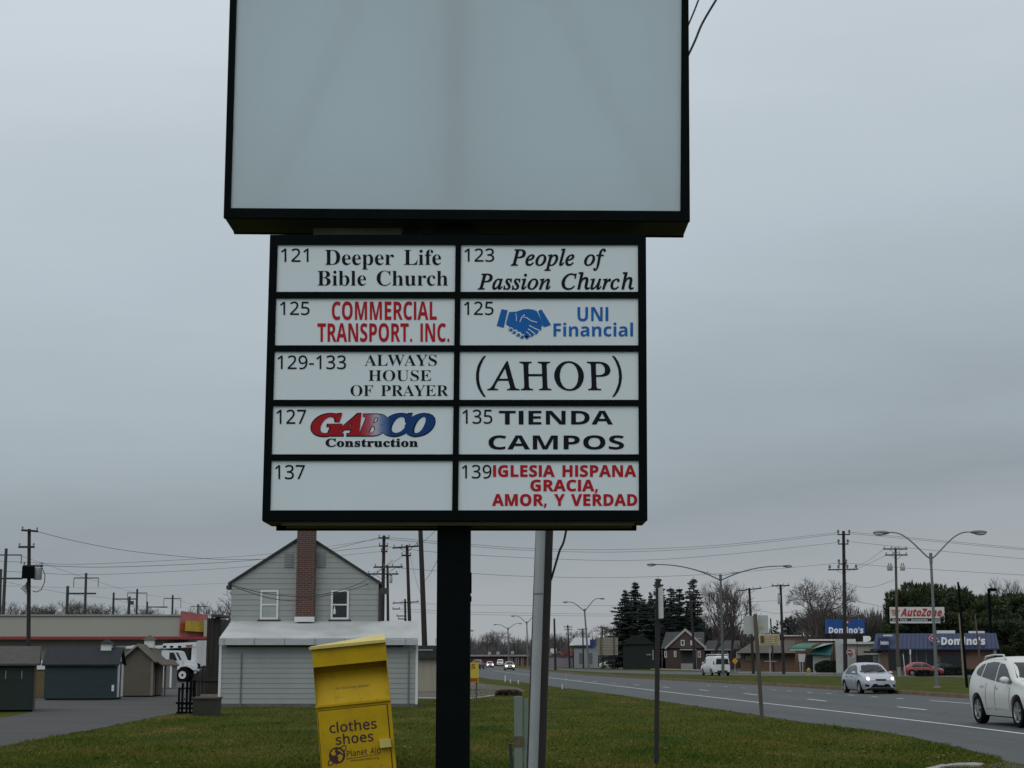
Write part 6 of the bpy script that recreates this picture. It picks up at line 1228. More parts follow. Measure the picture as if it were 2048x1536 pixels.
# road signs
def post_sign(label, u, vtop, vb, Y=None, r=.04, m=None, name='road_sign'):
    b = G(u, vb); t = thing(name, label, 'road sign', b); Y = b.y; mb = MB(); tp_ = P(u, vtop, Y); mb.tube([b - Vector((0, 0, .1)), (b.x, Y, tp_.z)], r, 6); mb.build('post', m or GALV, t); return t, Y
t, Y = post_sign('cluster of four white route plates on a black post before the green hut', 1269.8, 1290, 1337.5, r=.14, m=BLK)
for u0, u1, v0, v1 in ((1259, 1268.5, 1291.5, 1305), (1271.5, 1280, 1291.5, 1305), (1256, 1268.5, 1307.5, 1318), (1271.5, 1283, 1307.5, 1318)): hbox(t, 'plate', WTRIM, u0, u1, v0, v1, Y - .25, .03)
hbox(t, 'red_plate', REDB, 1272.5, 1279.5, 1301.5, 1305.4, Y - .28, .02)
t, Y = post_sign('yellow diamond warning sign right of the white van', 1470.2, 1316, 1345.5)
c = P(1470, 1322, Y); k = 6.3 * px(Y); mb = MB(); mb.prism([c + Vector((-k, -.08, 0)), c + Vector((0, -.08, -k)), c + Vector((k, -.08, 0)), c + Vector((0, -.08, k))], (0, .02, 0)); mb.build('plate', mat('sign_amber', (.60, .29, .012), .5), t)
k *= .62; mb = MB(); mb.prism([c + Vector((-k, -.093, 0)), c + Vector((0, -.093, -k)), c + Vector((k, -.093, 0)), c + Vector((0, -.093, k))], (0, .01, 0)); mb.build('plate_centre', mat('sign_amber_inner', (.50, .22, .012), .5), t)
t, Y = post_sign('red octagonal stop sign on a white backboard behind the silver car', 1699.5, 1300, 1349)
c = P(1699, 1305, Y); k = 6.6 * px(Y); mb = MB(); oc = lambda kk, y: [c + Vector((kk * math.cos(math.pi / 8 + i * math.pi / 4), y, kk * math.sin(math.pi / 8 + i * math.pi / 4))) for i in range(8)]; mb.prism(oc(k, -.08), (0, .03, 0)); mb.build('border', WTRIM, t)
mb = MB(); mb.prism(oc(k * .93, -.095), (0, .01, 0)); pl = mb.build('plate', mat('stop_red', (.20, .02, .03), .6), t)
mb = MB(); text_px(mb, 'STOP', (1694.6, 1703.4, 1303, 1307), Y - .1, 'T', .01); mb.build('lettering', WTRIM, pl, fix=False)
hbox(t, 'backboard', mat('board_grey_white', (.46, .48, .47), .7), 1697, 1710, 1298.5, 1315, Y + .1, .05)
hbox(t, 'marker_lamps', REDB, 1711, 1713.5, 1298, 1310, Y + .1, .05)
# hydrant, boxes, stakes
b = G(1617.5, 1349.5); t = thing('fire_hydrant', 'yellow fire hydrant on the grass before the green awning diner', 'hydrant', b)
mb = MB(); mb.lathe((b.x, b.y, 0), [(.22, 0), (.22, .06), (.15, .08), (.15, .5), (.2, .52), (.2, .58), (.14, .68), (.05, .78)], 10); mb.build('barrel', mat('hydrant_yellow', (.34, .27, .10), .6, var=.2), t, smooth='auto')
mb = MB(); mb.lathe((b.x, b.y, .42), [(.08, -.26), (.08, .26)], 8, 'x'); mb.build('nozzles', MATS['hydrant_yellow'], t)
b = G(1674, 1346.5); t = thing('yard_sign', 'small faded red and white yard sign under the clipped dark bush', 'sign', b)
mb = MB(); a, c = P(1669, 1340.5, b.y), P(1679.5, 1345.5, b.y); mb.box(a.x, c.x, b.y, b.y + .02, c.z, a.z); mb.build('card', mat('pinkish_red', (.38, .13, .14), .6, var=.3, vs=5), t)
mb = MB(); mb.tube([(b.x, b.y + .04, 0), (b.x, b.y + .04, c.z + .05)], .012, 5); mb.build('wire_leg', GALV, t)
b = G(1799, 1353.5); t = thing('utility_cabinet', 'narrow pale green cabinet beside the pole right of the silver car', 'utility box', b); mb = MB(); a, c = P(1795.5, 1336, b.y), P(1802, 1353, b.y); mb.box(a.x, c.x, b.y, b.y + .3, 0, a.z); mb.build('housing', mat('pale_green_box', (.19, .25, .22), .6), t)
mb = MB(); mb.box(a.x - .03, c.x + .03, b.y - .03, b.y + .33, a.z - .02, a.z + .05); mb.build('lid', GALV, t)
for i, (u, vt, ut, vb, lb) in enumerate(((1811, 1308, 1806, 1352, 'thin leaning white stake left of the red car'), (1823, 1304, 1820.5, 1351, 'white marker post with a rounded head just left of the red car'))):
    b = G(u, vb); q = P(ut, vt, b.y); t = tag(bpy.data.objects.new('marker_post', None), lb, 'marker post'); COL.objects.link(t); t.location = b
    mb = MB(); mb.tube([b - Vector((0, 0, .1)), q], .035, 6); mb.build('stake', WTRIM, t)
    if i: mb = MB(); mb.obox(q, (.16, .04, .55)); mb.build('head', WTRIM, t, bevel=.01)
wp = None
for u, vt, vb, lb in ((1010.3, 1350, 1363.8, 'leftmost of four short white marker stakes along the near road edge'), (1020.8, 1358.5, 1366, 'second short white stake from the left along the near road edge'), (1036.6, 1360, 1367.5, 'third short white stake, close left of the grey cable guard'), (1124.5, 1368, 1378, 'short white stake right of the utility pole at the near road edge')):
    b = G(u, vb); h = P(u, vt, b.y).z
    mb = MB(); w = 1.0 * px(b.y); mb.prism([(-w, 0, -.1), (w, 0, -.1), (w, 0, h * .93), (0, 0, h), (-w, 0, h * .93)], (0, .03, 0)); o = mb.build('marker_stake', WTRIM); o.location = (b.x, b.y, 0); tag(o, lb, 'stake', 'white stakes by the road edge')
b = G(1132, 1378); mb = MB(); mb.tube([b, (b.x, b.y, P(1132, 1347, b.y).z)], .012, 5); o = mb.build('marker_rod', GALV); tag(o, 'thin grey marker rod in the verge right of the utility pole', 'rod')
# ------------------------------------------------------------------ street lamps on the median
LAMPG = mat('lamp_grey', (.145, .16, .165), .6, .2, var=.1, vs=.5); LENS = mat('lamp_lens', (.42, .44, .45), .25)
def double_lamp(label, base, top, heads, Y, r=.11, m=None, straight=False, group='double armed street lamps along the median'):
    m = m or LAMPG
    b = P(*base, Y); b.z = 0; t = thing('street_lamp', label, 'street lamp', b, 0, group)
    tp_ = P(*top, Y); mb = MB(); mb.tube([b - Vector((0, 0, .2)), b.lerp(tp_, .5), tp_], [r, r * .8, r * .62], 10); mb.build('pole', m, t, smooth='auto')
    if b.z == 0:
        mb = MB(); mb.lathe((b.x, b.y, 0), [(r * 2, 0), (r * 2, .05), (r * 1.3, .1)], 10); mb.build('base_plate', m, t)
    mb = MB(); d = (tp_ - b).normalized(); mb.tube([tp_ - d * .5, tp_ + d * .12], r * .85, 8); mb.build('collar', m, t)
    for (u, v) in heads:
        h = P(u, v, Y); s = 1 if h.x > tp_.x else -1; L = h.x - tp_.x; R = h.z - tp_.z; pts = []
        for k in range(11):
            w = k / 10
            if straight: pts.append(Vector((tp_.x + L * w, Y, tp_.z - .5 + (R + .5) * (1 - (1 - w) ** 2.2))))
            else: pts.append(Vector((tp_.x + L * w, Y, tp_.z - .25 + (R + .25) * math.sin(min(1, w * 1.12) * math.pi / 2) ** 1.25)))
        mb = MB(); mb.tube(pts, [r * .42 - r * .012 * k for k in range(11)], 7); a = mb.build('arm', m, t, smooth='auto')
        if straight:
            mb = MB(); mb.tube([tp_ - d * .05, pts[4] + Vector((0, 0, .0)), pts[6]], r * .18, 5); mb.tube([pts[2], pts[2] + Vector((0, 0, .36))], r * .15, 4); mb.build('tie_rod', m, a)
        hl = .5; c = pts[-1] + Vector((s * .42, 0, -.01))
        mb = MB(); mb.ell(c, .52, .17, .12, 12, 7); hd = mb.build('lamp_head', m, t, smooth=True)
        mb = MB(); mb.ell(c + Vector((s * .1, 0, -.07)), .36, .16, .12, 12, 6); mb.build('lens', LENS, hd, smooth=True)
    return t
double_lamp('tall pale grey double lamp on the median in front of the blue roofed shop', (1874, 1375.5), (1861.5, 1110), ((1777, 1065), (1943, 1064)), 98, .115)
double_lamp('double lamp with broad trussed arms on a dark pole beside the white van', (1446.5, 1354), (1441, 1151), ((1312, 1129), (1566, 1132)), 166, .16, mat('lamp_dark', (.11, .115, .115), .6, .3), True)
double_lamp('double lamp left of the dark spruces, right of the near utility pole', (1178, 1339), (1169, 1219), ((1136, 1204), (1199, 1197)), 290, .2)
double_lamp('double lamp standing above the oncoming gold car, left of the near utility pole', (1018, 1335), (1016, 1256), ((994, 1249), (1037, 1247)), 430, .22)
double_lamp('double lamp half hidden by the near utility pole, one arm showing', (1056, 1336), (1053.5, 1244), ((1030, 1232), (1076, 1230)), 372, .2)
t = thing('street_lamp', 'farthest street lamp, its head just clear of the black sign post', 'street lamp', (P(930, 1330, 560).x, 560, 0), 0, 'double armed street lamps along the median')
mb = MB(); a = P(930, 1268, 560); mb.tube([(a.x, 560, 0), a], [.24, .16], 8); mb.build('pole', LAMPG, t); b = P(942.5, 1261.5, 560); mb = MB(); mb.tube([a, (a.x + 1, 560, b.z - .2), b], .08, 6); mb.build('arm', LAMPG, t); mb = MB(); mb.ell(b + Vector((.2, 0, 0)), .7, .3, .25, 10, 6); mb.build('lamp_head', LAMPG, t)

# ------------------------------------------------------------------ wooden utility poles and their fittings
INS = mat('grey_porcelain', (.12, .13, .14), .4); TRF = mat('transformer_grey', (.33, .36, .37), .5, .2, dirt=.1); WIREM = mat('black_cable', (.02, .021, .023), .6)
def upole(label, base, top, Y, arms=(), cans=(), r=.16, m=None, name='utility_pole', group='utility poles'):
    """arms: (v, u0, u1, slant px); cans: (u, v0, v1, half width px)"""
    m = m or WOODD; b = P(*base, Y); b.z = 0; b0 = b
    t = thing(name, label, 'utility pole', b0, 0, group); tp_ = P(*top, Y); mb = MB()
    mb.tube([b - Vector((0, 0, .3)), b.lerp(tp_, .5), tp_], [r, r * .85, r * .7], 8); mb.build('pole', m, t, smooth='auto')
    for v, u0, u1, sl in arms:
        p, q = P(u0, v + sl, Y - r - .08), P(u1, v - sl, Y - r - .08); mb = MB(); d = q - p
        mb.obox((p + q) / 2, (d.length, .12, .14), Matrix.Rotation(-math.atan2(d.z, d.x), 3, 'Y')); a = mb.build('crossarm', m, t)
        mb = MB(); n = 4 if d.length > 1.6 else 2
        for i in range(n):
            c = p.lerp(q, (.06 + .88 * i / (n - 1))); k_ = 2.4 if r > .25 else 1; mb.lathe(c + Vector((0, 0, .07)), [(.02 * k_, 0), (.03 * k_, .06 * k_), (.075 * k_, .08 * k_), (.05 * k_, .13 * k_), (.07 * k_, .16 * k_), (.02 * k_, .22 * k_)], 6)
        mb.build('insulators', INS, a)
        if d.length > 1.8:
            c = (p + q) / 2; mb = MB()
            for s in (-1, 1): mb.tube([c + Vector((s * d.length * .25, -.03, -.06)), Vector((c.x, c.y, c.z - .5))], .02, 4)
            mb.build('brace', m, a)
    for u, v0, v1, hw in cans:
        c = P(u, v0, Y - .3); k = px(Y); h = (v1 - v0) * k; mb = MB(); mb.lathe((c.x, Y - .3, c.z - h), [(hw * k * .92, 0), (hw * k, .04), (hw * k, h - .06), (hw * k * .8, h)], 12); ca = mb.build('transformer', TRF, t, smooth='auto')
        mb = MB(); mb.lathe((c.x - hw * k * .4, Y - .3, c.z), [(.05, 0), (.07, .08), (.03, .22)], 6); mb.lathe((c.x + hw * k * .4, Y - .3, c.z), [(.05, 0), (.07, .08), (.03, .22)], 6); mb.build('bushing', INS, ca)
    return t
upole('tall utility pole with three levels of crossarms behind the blue pylon sign', (1691, 1350), (1687, 1062), 200, ((1069, 1675, 1700, 0), (1088, 1676, 1697, 0), (1128, 1677, 1693, 0), (1139, 1656, 1716, .6)), (), .26)
upole('utility pole with two crossarms and a pair of grey transformers above the slanted red lettering', (1796, 1352), (1791, 1095), 172, ((1098, 1766, 1815, 0), (1110, 1770, 1815, 0)), ((1779.5, 1130, 1141, 5.5), (1805, 1130, 1141, 4.8)), .17, WOODL)
upole('utility pole with one tilted crossarm above the weathered plate post', (1507, 1346), (1498.5, 1176), 205, ((1179, 1476, 1523, 2.6),), (), .2)
upole('utility pole with one level crossarm and a small transformer left of the round bare tree', (1567.5, 1347.5), (1561, 1169), 200, ((1171.5, 1543, 1579, .4),), ((1558, 1190, 1208, 3),), .2)
upole('utility pole with short crossarm rising among the spruces by the brick house', (1390.5, 1339), (1380, 1181), 300, ((1190, 1370, 1389, -.6),), (), .27)
t = upole('thin leaning dark pole without crossarms before the brick end of the blue roofed shop', (1934.5, 1374.5), (1916, 1164), 100, (), (), .09, BLK)
upole('pale leaning pole crossing the thin dark one before the blue roofed shop', (1927.5, 1357.5), (1918.3, 1227), 152, (), (), .1, mat('bleached_wood', (.20, .17, .14), .9))
upole('short pole leaning in front of the brick end wall near the white car', (1962.5, 1340), (1950, 1229), 175, (), (), .11, WOODL)
t = thing('car_park_lamp', 'dark square headed car park lamp rising above the evergreens at far right', 'street lamp', (P(1981, 1340, 215).x, 215, 0))
mb = MB(); a = P(1978, 1178, 215); b = P(1980, 1340, 215); mb.box(a.x - .15, a.x + .15, 215, 215.3, 0, a.z); mb.build('pole', BLK, t); mb = MB(); mb.box(a.x, P(1993, 1178, 215).x, 214.9, 215.4, a.z - .28, a.z + .12); mb.build('lamp_head', BLK, t)
upole('plain far pole left of the double lamp and the hoarding', (1111, 1339), (1108.5, 1237), 290, (), (), .22)
upole('far pole with two crossarms and two transformers left of the pale workshop', (1139.5, 1336), (1135.5, 1250), 370, ((1254, 1127.5, 1145, 0), (1259.5, 1129, 1145, 0)), ((1134, 1265, 1271, 2.4), (1141, 1265, 1271, 2.4)), .22)
upole('far pole with a single crossarm in front of the workshop roof', (1167, 1336), (1165.5, 1257), 372, ((1258.5, 1155, 1175, .3),), (), .2)
upole('far short crossarm pole rising behind the slatted hoarding', (1206, 1337), (1204, 1253), 350, ((1255, 1197, 1215, 0),), (), .2)
upole('short dark pole with a spotlight over the tavern sign board', (1548, 1344), (1541, 1237), 225, (), (), .13)
upole('tall crowded pole top with crossarms just right of the grey house gable', (763, 1350), (768, 1071), 150, ((1076, 757, 779, 0), (1092, 758, 776, 0), (1134, 747, 806, .3), (1103, 762, 775, 0)), (), .2)
upole('shorter pole with crossarm and hanging can right of the grey house', (777, 1350), (775, 1131), 160, ((1148, 733, 797, 0),), ((782, 1152, 1166, 3),), .16)
upole('pole with a wide crossarm midway between the grey house and the sign post', (823, 1350), (814, 1090), 152, ((1094, 785, 838, 2), (1111, 803, 822, 0)), (), .19)
upole('leaning pole running up behind the tenant sign, left of the black post', (853, 1381), (839, 1010), 88, (), (), .16)
upole('low far pole with two crossarms behind the lean-to roof', (813, 1345), (810, 1198), 230, ((1205, 785, 838, 1.5), (1218, 785, 800, 0), (1232, 793, 812, 0), (1238, 796, 812, 0)), (), .2)
t = upole('creosoted pole with crossarms and grey transformer before the long red banded store', (57, 1356), (58.5, 1058), 118, ((1061.5, 43, 76, -1.2), (1094, 37, 69, 0), (1132, 46, 86, 0)), ((76, 1134, 1159, 8.5),), .17)
mb = MB(); a, b = P(46, 1133, 117.4), P(68, 1157, 117.4); mb.box(a.x, b.x, 117.2, 117.7, b.z, a.z); mb.build('cutout_box', BLK, t)
mb = MB()
for i in range(5): p = P(57, 1160 + i * 3, 117.6); q = P(42 + i * 3, 1178 + i * 3, 117.6); mb.tube([p, p.lerp(q, .5) + Vector((0, 0, -.12)), q], .035, 4)
p = [P(u, v, 117.6) for u, v in ((84, 1135), (90, 1150), (89, 1165), (82, 1180), (73, 1184), (65, 1182))]; mb.tube(p, .03, 4); mb.build('jumper_cables', WIREM, t)

# railway masts behind the store
STEEL = mat('mast_steel', (.035, .036, .038), .7)
def mast(label, base, top, Y, arm=None, drops=True, low=None, r=.22, box=None):
    b = P(*base, Y); b.z = 0; t = thing('railway_mast', label, 'railway mast', b, 0, 'railway masts behind the store'); tp_ = P(*top, Y)
    d = (tp_ - b); b.x = tp_.x + (P(base[0], base[1], Y).x - tp_.x); mb = MB(); mb.tube([b, tp_], [r, r * .8], 6); mb.build('mast', STEEL, t)
    if arm:
        v, u0, u1 = arm; p, q = P(u0, v, Y), P(u1, v, Y); mb = MB(); mb.tube([p, q], r * .35, 5)
        if drops:
            for e in (p, q): mb.tube([e, e - Vector((0, 0, 18 * px(Y)))], r * .22, 4)
        mb.build('arm', STEEL, t)
    if low:
        v, u0, u1 = low; p, q = P(u0, v, Y), P(u1, v, Y); mb = MB(); mb.tube([p, q], r * .5, 5); mb.build('bracket', STEEL, t)
    if box:
        u0, u1, v0, v1 = box; hbox(t, 'signal_box', STEEL, u0, u1, v0, v1, Y - .4, .5)
mast('tall leaning railway mast just left of the transformer pole', (6, 1240), (12.5, 1097), 190, (1110, -20, 43), True, (1157, 0, 45))
mast('railway mast cut by the left edge of the photo', (1, 1240), (1.5, 1138), 195)
mast('railway mast carrying a wide bracket with hanging ends, third from the left', (170.5, 1240), (172.3, 1146), 236, (1156, 148, 197))
mast('shorter railway mast with low bracket left of the wide one', (134.5, 1240), (135.5, 1172), 240, None, True, (1187, 135, 192), .26)
mast('short railway mast tied by a low bracket to a signal mast', (226.5, 1240), (227.5, 1185), 282, None, True, (1198, 227, 272))
mast('leaning railway mast with a black signal box', (255, 1240), (259, 1193), 262, None, True, None, .26, (258, 266, 1202, 1209))
mast('railway mast with hanging bracket ends left of the red store sign', (273.5, 1240), (274.5, 1178), 286, (1186, 255, 294))
mast('slim railway mast with a low bracket reaching right', (294, 1240), (294.5, 1203), 310, None, True, (1214, 294, 335))
mast('railway mast just left of the red store sign', (345, 1240), (345.5, 1190), 312, (1197, 328, 362))
mast('railway mast peeping out behind the red store sign', (396, 1240), (396, 1208), 360, (1213, 381, 418))

# ------------------------------------------------------------------ overhead cables
def cable(label, pts, r=.02, cat='cable'):
    q = [P(*p) for p in pts]; out = []
    for i in range(len(q) - 1):
        p0, p1, p2, p3 = q[max(i - 1, 0)], q[i], q[i + 1], q[min(i + 2, len(q) - 1)]
        for k in range(8):
            t = k / 8; out.append(.5 * ((2 * p1) + (p2 - p0) * t + (2 * p0 - 5 * p1 + 4 * p2 - p3) * t * t + (3 * p1 - p0 - 3 * p2 + p3) * t ** 3))
    out.append(q[-1]); mb = MB(); mb.tube(out, r, 4, False); return tag(mb.build('overhead_cable', WIREM, fix=False), label, cat, 'overhead cables')
A = 165; R_ = 200
for i, (lb, pts) in enumerate((
    ('topmost cable running left from the tall pole with three levels of crossarms', ((767, 1074, 150), (945, 1089, A), (1067, 1097, A), (1240, 1099, 180), (1440, 1090, 190), (1676, 1065, R_))),
    ('second cable just below the topmost, left of the tall three level pole', ((767, 1078, 150), (945, 1093, A), (1067, 1101, A), (1240, 1104, 180), (1440, 1094, 190), (1676, 1068, R_))),
    ('cable to the second crossarm of the tall three level pole, from the left', ((767, 1093, 150), (945, 1110, A), (1240, 1121, 180), (1440, 1110, 190), (1676, 1085, R_))),
    ('cable below the lamp arms to the third level of the tall pole', ((775, 1134, 150), (945, 1147, A), (1067, 1153, A), (1240, 1155, 180), (1440, 1147, 190), (1680, 1126, R_))),
    ('far level cable crossing behind both near posts', ((790, 1205, 230), (945, 1210, 240), (1240, 1211, 250), (1440, 1206, 260), (1561, 1201, 262))),
    ('lower far cable crossing just above the distant lamps', ((800, 1218, 230), (851, 1220, 230), (945, 1224.5, 240), (1240, 1228, 250), (1380, 1224, 300))),
    ('lowest far cable above the distant lamps', ((800, 1222, 230), (945, 1229, 240), (1240, 1232, 250), (1380, 1229, 300))),
    ('topmost cable running right from the tall three level pole', ((1699, 1064, R_), (1860, 1079, 190), (2060, 1098, 185))),
    ('second cable running right from the tall three level pole', ((1699, 1067, R_), (1860, 1082, 190), (2060, 1101, 185))),
    ('cable running right from the second crossarm of the tall pole', ((1697, 1083, R_), (1860, 1100, 190), (2060, 1119, 185))),
    ('cable running right past the lamp pole to the photo edge at mid height', ((1693, 1126, R_), (1810, 1136, 180), (1862, 1139, 180), (2060, 1151, 180))),
    ('diagonal cable rising from the tall pole to the twin transformer pole', ((1700, 1140, R_), (1735, 1122, 190), (1768, 1098, 172))),
    ('second diagonal cable rising to the twin transformer pole', ((1705, 1142, R_), (1740, 1126, 188), (1771, 1111, 172))),
    ('slack cable sagging between the tall pole and the twin transformer pole', ((1690, 1166, R_), (1738, 1175, 185), (1788, 1160, 172))),
    ('long cable climbing from the tall pole down over the wooded hill', ((1640, 1198, 220), (1688, 1172, R_))),
    ('cable sloping down over the wooded hill right of the tall pole', ((1690, 1198, R_), (1745, 1209, 190), (1795, 1222, 175))),
    ('cable from the tilted crossarm to the level crossarm pole', ((1523, 1176, 205), (1545, 1173, 201))),
    ('low slack cable between the far poles by the tavern sign', ((1504, 1219, 205), (1535, 1224, 205), (1566, 1226, 200), (1690, 1205, 200))),
    ('cable from the top of the transformer pole falling right to the grey house', ((74, 1063, 118), (150, 1082, 122), (252, 1101, 130), (364, 1113, 138), (460, 1119, 145), (591, 1113, 150), (757, 1076, 150))),
    ('upper of the paired cables behind the transformer pole', ((-20, 1121, 118), (60, 1125, 118), (179, 1128, 125), (459, 1114, 140), (591, 1102, 147), (757, 1078, 150))),
    ('lower of the paired cables behind the transformer pole', ((84, 1131, 118), (224, 1134, 125), (459, 1124, 140), (600, 1110, 147), (758, 1092, 150))),
    ('third cable down crossing behind the transformer pole', ((-20, 1141, 118), (60, 1145, 118), (196, 1149, 125), (459, 1136, 140), (620, 1118, 148), (760, 1103, 150))),
    ('lowest long cable above the railway masts', ((-20, 1170, 190), (22, 1172, 190), (224, 1175.5, 236), (459, 1166, 260), (600, 1160, 270))),
    ('railway contact wire at the height of the low brackets', ((-20, 1158, 190), (135, 1187, 240), (227, 1198, 282), (294, 1214, 310), (420, 1216, 380))),
    ('railway feeder wire over the bracket ends', ((43, 1112, 190), (172, 1156, 236), (274, 1186, 286), (345, 1197, 312), (396, 1213, 360))),
    ('cable hanging slack in front of the grey house windows, upper', ((459, 1168, 57), (520, 1185, 57), (590, 1193, 58), (628, 1192, 58), (690, 1178, 58), (741, 1155, 60), (785, 1120, 75))),
    ('cable hanging slack in front of the grey house windows, lower', ((459, 1170, 57), (530, 1194, 57), (592, 1202, 58), (640, 1194, 58), (700, 1180, 58), (760, 1160, 62))),
    ('service cable from the leaning pole up to the black sign post, upper', ((843, 1086, 88), (858, 1074, 80), (876, 1056, 70))),
    ('service cable looping beside the leaning pole, lower', ((846, 1166, 88), (860, 1148, 85), (876, 1118, 80))),
    ('thin cable between the leaning pole and the wide crossarm pole', ((820, 1111, 152), (832, 1160, 120), (846, 1200, 88))),
    ('sloping cable from the wide crossarm up to the leaning pole', ((740, 1150, 150), (800, 1116, 130), (842, 1078, 88))),
)):
    cable(lb, pts, (.017 if pts[1][2] > 120 else .012))
cable('thick black cable dropping from the top right behind the blank sign face', ((1440, -14, 20.5), (1432, 0, 20.5), (1404, 48, 20.6), (1380, 103, 20.7), (1300, 262, 21), (1225, 416, 21.3), (1165, 800, 21.6), (1134, 1050, 21.8), (1118, 1105, 21.9), (1102, 1160, 22)), .015)
cable('thinner black cable beside the thick one at the top right of the sign', ((1412, -30, 20.6), (1397, 0, 20.6), (1380, 42, 20.7), (1290, 250, 21), (1210, 416, 21.3), (1120, 700, 21.8)), .011)
# ------------------------------------------------------------------ vegetation
BARK = mat('grey_brown_bark', (.060, .050, .046), .95, var=.3, vs=2)
TWIG = mat('bare_twigs', (.080, .064, .062), .95, var=.3, vs=.6)
def mesh_obj(name, V, F, m, parent):
    me = bpy.data.meshes.new(name); me.from_pydata(V, [], F); me.update(); me.materials.append(m)
    o = bpy.data.objects.new(name, me); COL.objects.link(o); o.parent = parent; return o
def bare_tree(label, H, seed, spread=.62, trunk=.16, levels=6, fork=.28, group=None, rmin=.03, twig=None, up=.25):
    rg = random.Random(seed); T, C = MB(), MB()
    def grow(p, d, L, r, lv):
        n = 3; pts = [p.copy()]; q = p.copy(); dd = d.copy()
        for _ in range(n):
            dd = (dd + Vector((rg.gauss(0, .13), rg.gauss(0, .13), rg.gauss(0, .08) + up * .12))).normalized(); q = q + dd * (L / n); pts.append(q.copy())
        rr = [max(rmin * .5, r * (1 - .35 * k / n)) for k in range(n + 1)]
        if lv >= levels - 3: T.tube(pts, rr, 6 if lv > levels - 2 else 4, False)
        else:
            C.tube(pts, [max(x, rmin * .5) for x in rr], 3, False)
        if lv == 0: return
        k = rg.choice((2, 3, 3)) + (1 if lv < 4 else 0)
        a0 = rg.uniform(0, 6.28)
        for i in range(k):
            az = a0 + i * 6.28 / k + rg.uniform(-.5, .5); tilt = spread * rg.uniform(.55, 1.25) * (.35 if (i == 0 and lv > levels - 3) else 1)
            ax = dd.orthogonal().normalized(); ax = Matrix.Rotation(az, 3, dd) @ ax
            nd = (Matrix.Rotation(tilt, 3, ax) @ dd); nd = (nd + Vector((0, 0, up * .35))).normalized()
            s = pts[-1] if i < 2 else pts[-1].lerp(pts[-3], rg.uniform(.2, 1))
            grow(s, nd, L * rg.uniform(.64, .86), r * .62, lv - 1)
    grow(Vector((0, 0, -.1)), Vector((0, 0, 1)), H * fork, H * trunk * .14, levels)
    t = thing('bare_tree', label, 'tree', (0, 0, 0), 0, group)
    mx = max(v[2] for v in C.v); s = H / mx
    mesh_obj('trunk', [tuple(x * s for x in v) for v in T.v], T.f, BARK, t); mesh_obj('crown', [tuple(x * s for x in v) for v in C.v], C.f, twig or TWIG, t)
    return t
def put(t, u, vb, Y, vtop=None, H0=None, rz=0, label=None, copy=True, group=None, wide=1):
    b = P(u, vb, Y); b.z = 0; sc = 1
    if vtop is not None: sc = P(u, vtop, Y).z / H0
    if copy: return copy_tree(t, b, rz, label, group, (sc * wide, sc * wide, sc))
    t.location = b; t.rotation_euler = (0, 0, rz); t.scale = (sc * wide, sc * wide, sc)
    if label: t['label'] = label
    return t
bt = [bare_tree('bare tree', 12, 5, .62, group='bare winter trees'), bare_tree('bare tree', 12, 11, .5, fork=.30, up=.5, group='bare winter trees'), bare_tree('bare tree', 12, 23, .74, fork=.22, up=.15, levels=7, group='bare winter trees')]
first = [True] * 3
def bare(k, u, vb, Y, vtop, rz, label, wide=1):
    o = put(bt[k], u, vb, Y, vtop, 12, rz, label, not first[k], 'bare winter trees', wide); first[k] = False; return o
bare(2, 1611, 1345, 240, 1156, .4, 'large round crowned bare tree behind the green awning diner', 1.05)
bare(0, 1462, 1345, 300, 1158, 1.2, 'tall bare tree with twin stems behind the ranch house')
bare(1, 1452, 1345, 320, 1166, .3, 'upright bare tree just left of the twin stemmed one, behind the ranch house', .8)
bare(0, 1418, 1345, 340, 1180, 2.2, 'hazy bare tree between the spruces and the trussed lamp pole', 1.2)
bare(2, 1440, 1345, 360, 1212, 3.2, 'low spreading bare tree over the ranch house roof', 1.3)
bare(1, 2022, 1340, 235, 1156, .7, 'bare tree standing over the evergreens at the far right edge', .9)
bare(2, 1214, 1340, 400, 1240, 1.7, 'bare tree behind the slatted hoarding', 1.2)
bare(0, 1182, 1340, 420, 1258, .2, 'small bare tree behind the workshop roof', 1.3)
bare(0, 452, 1345, 98, 1176, 2.6, 'bare tree with dark twigs against the left side of the grey house', 1.0)
bare(1, 436, 1345, 165, 1204, 1.1, 'smaller bare tree left of the grey house, above the boarded wall', 1.3)
bare(2, 1675, 1345, 265, 1196, 2.9, 'bare tree behind the tall three level pole, low on the wooded slope', 1.1)
bare(2, 974, 1335, 600, 1259, .9, 'large far bare tree over the red store, seen left of the double lamp', 1.3)
bare(0, 1098, 1335, 500, 1264, 2.0, 'far bare tree right of the near utility pole', 1.4)
for i, (u, vt, Y) in enumerate(((20, 1200, 330), (45, 1205, 345), (100, 1196, 335), (118, 1200, 350), (212, 1204, 350), (238, 1207, 365), (300, 1214, 370), (330, 1216, 380), (155, 1212, 360), (75, 1210, 355))):
    bare(i % 3, u, 1345, Y, vt, i * 1.3, None, 1.25)
    # they read alike along the horizon behind the store
    [o for o in COL.objects if o.name.startswith('bare_tree')]
for o in [o for o in COL.objects if o.name.startswith('bare_tree') and (o['label'] == 'bare tree')]:
    o['label'] = 'grey bare tree on the horizon behind the railway masts and the red banded store'
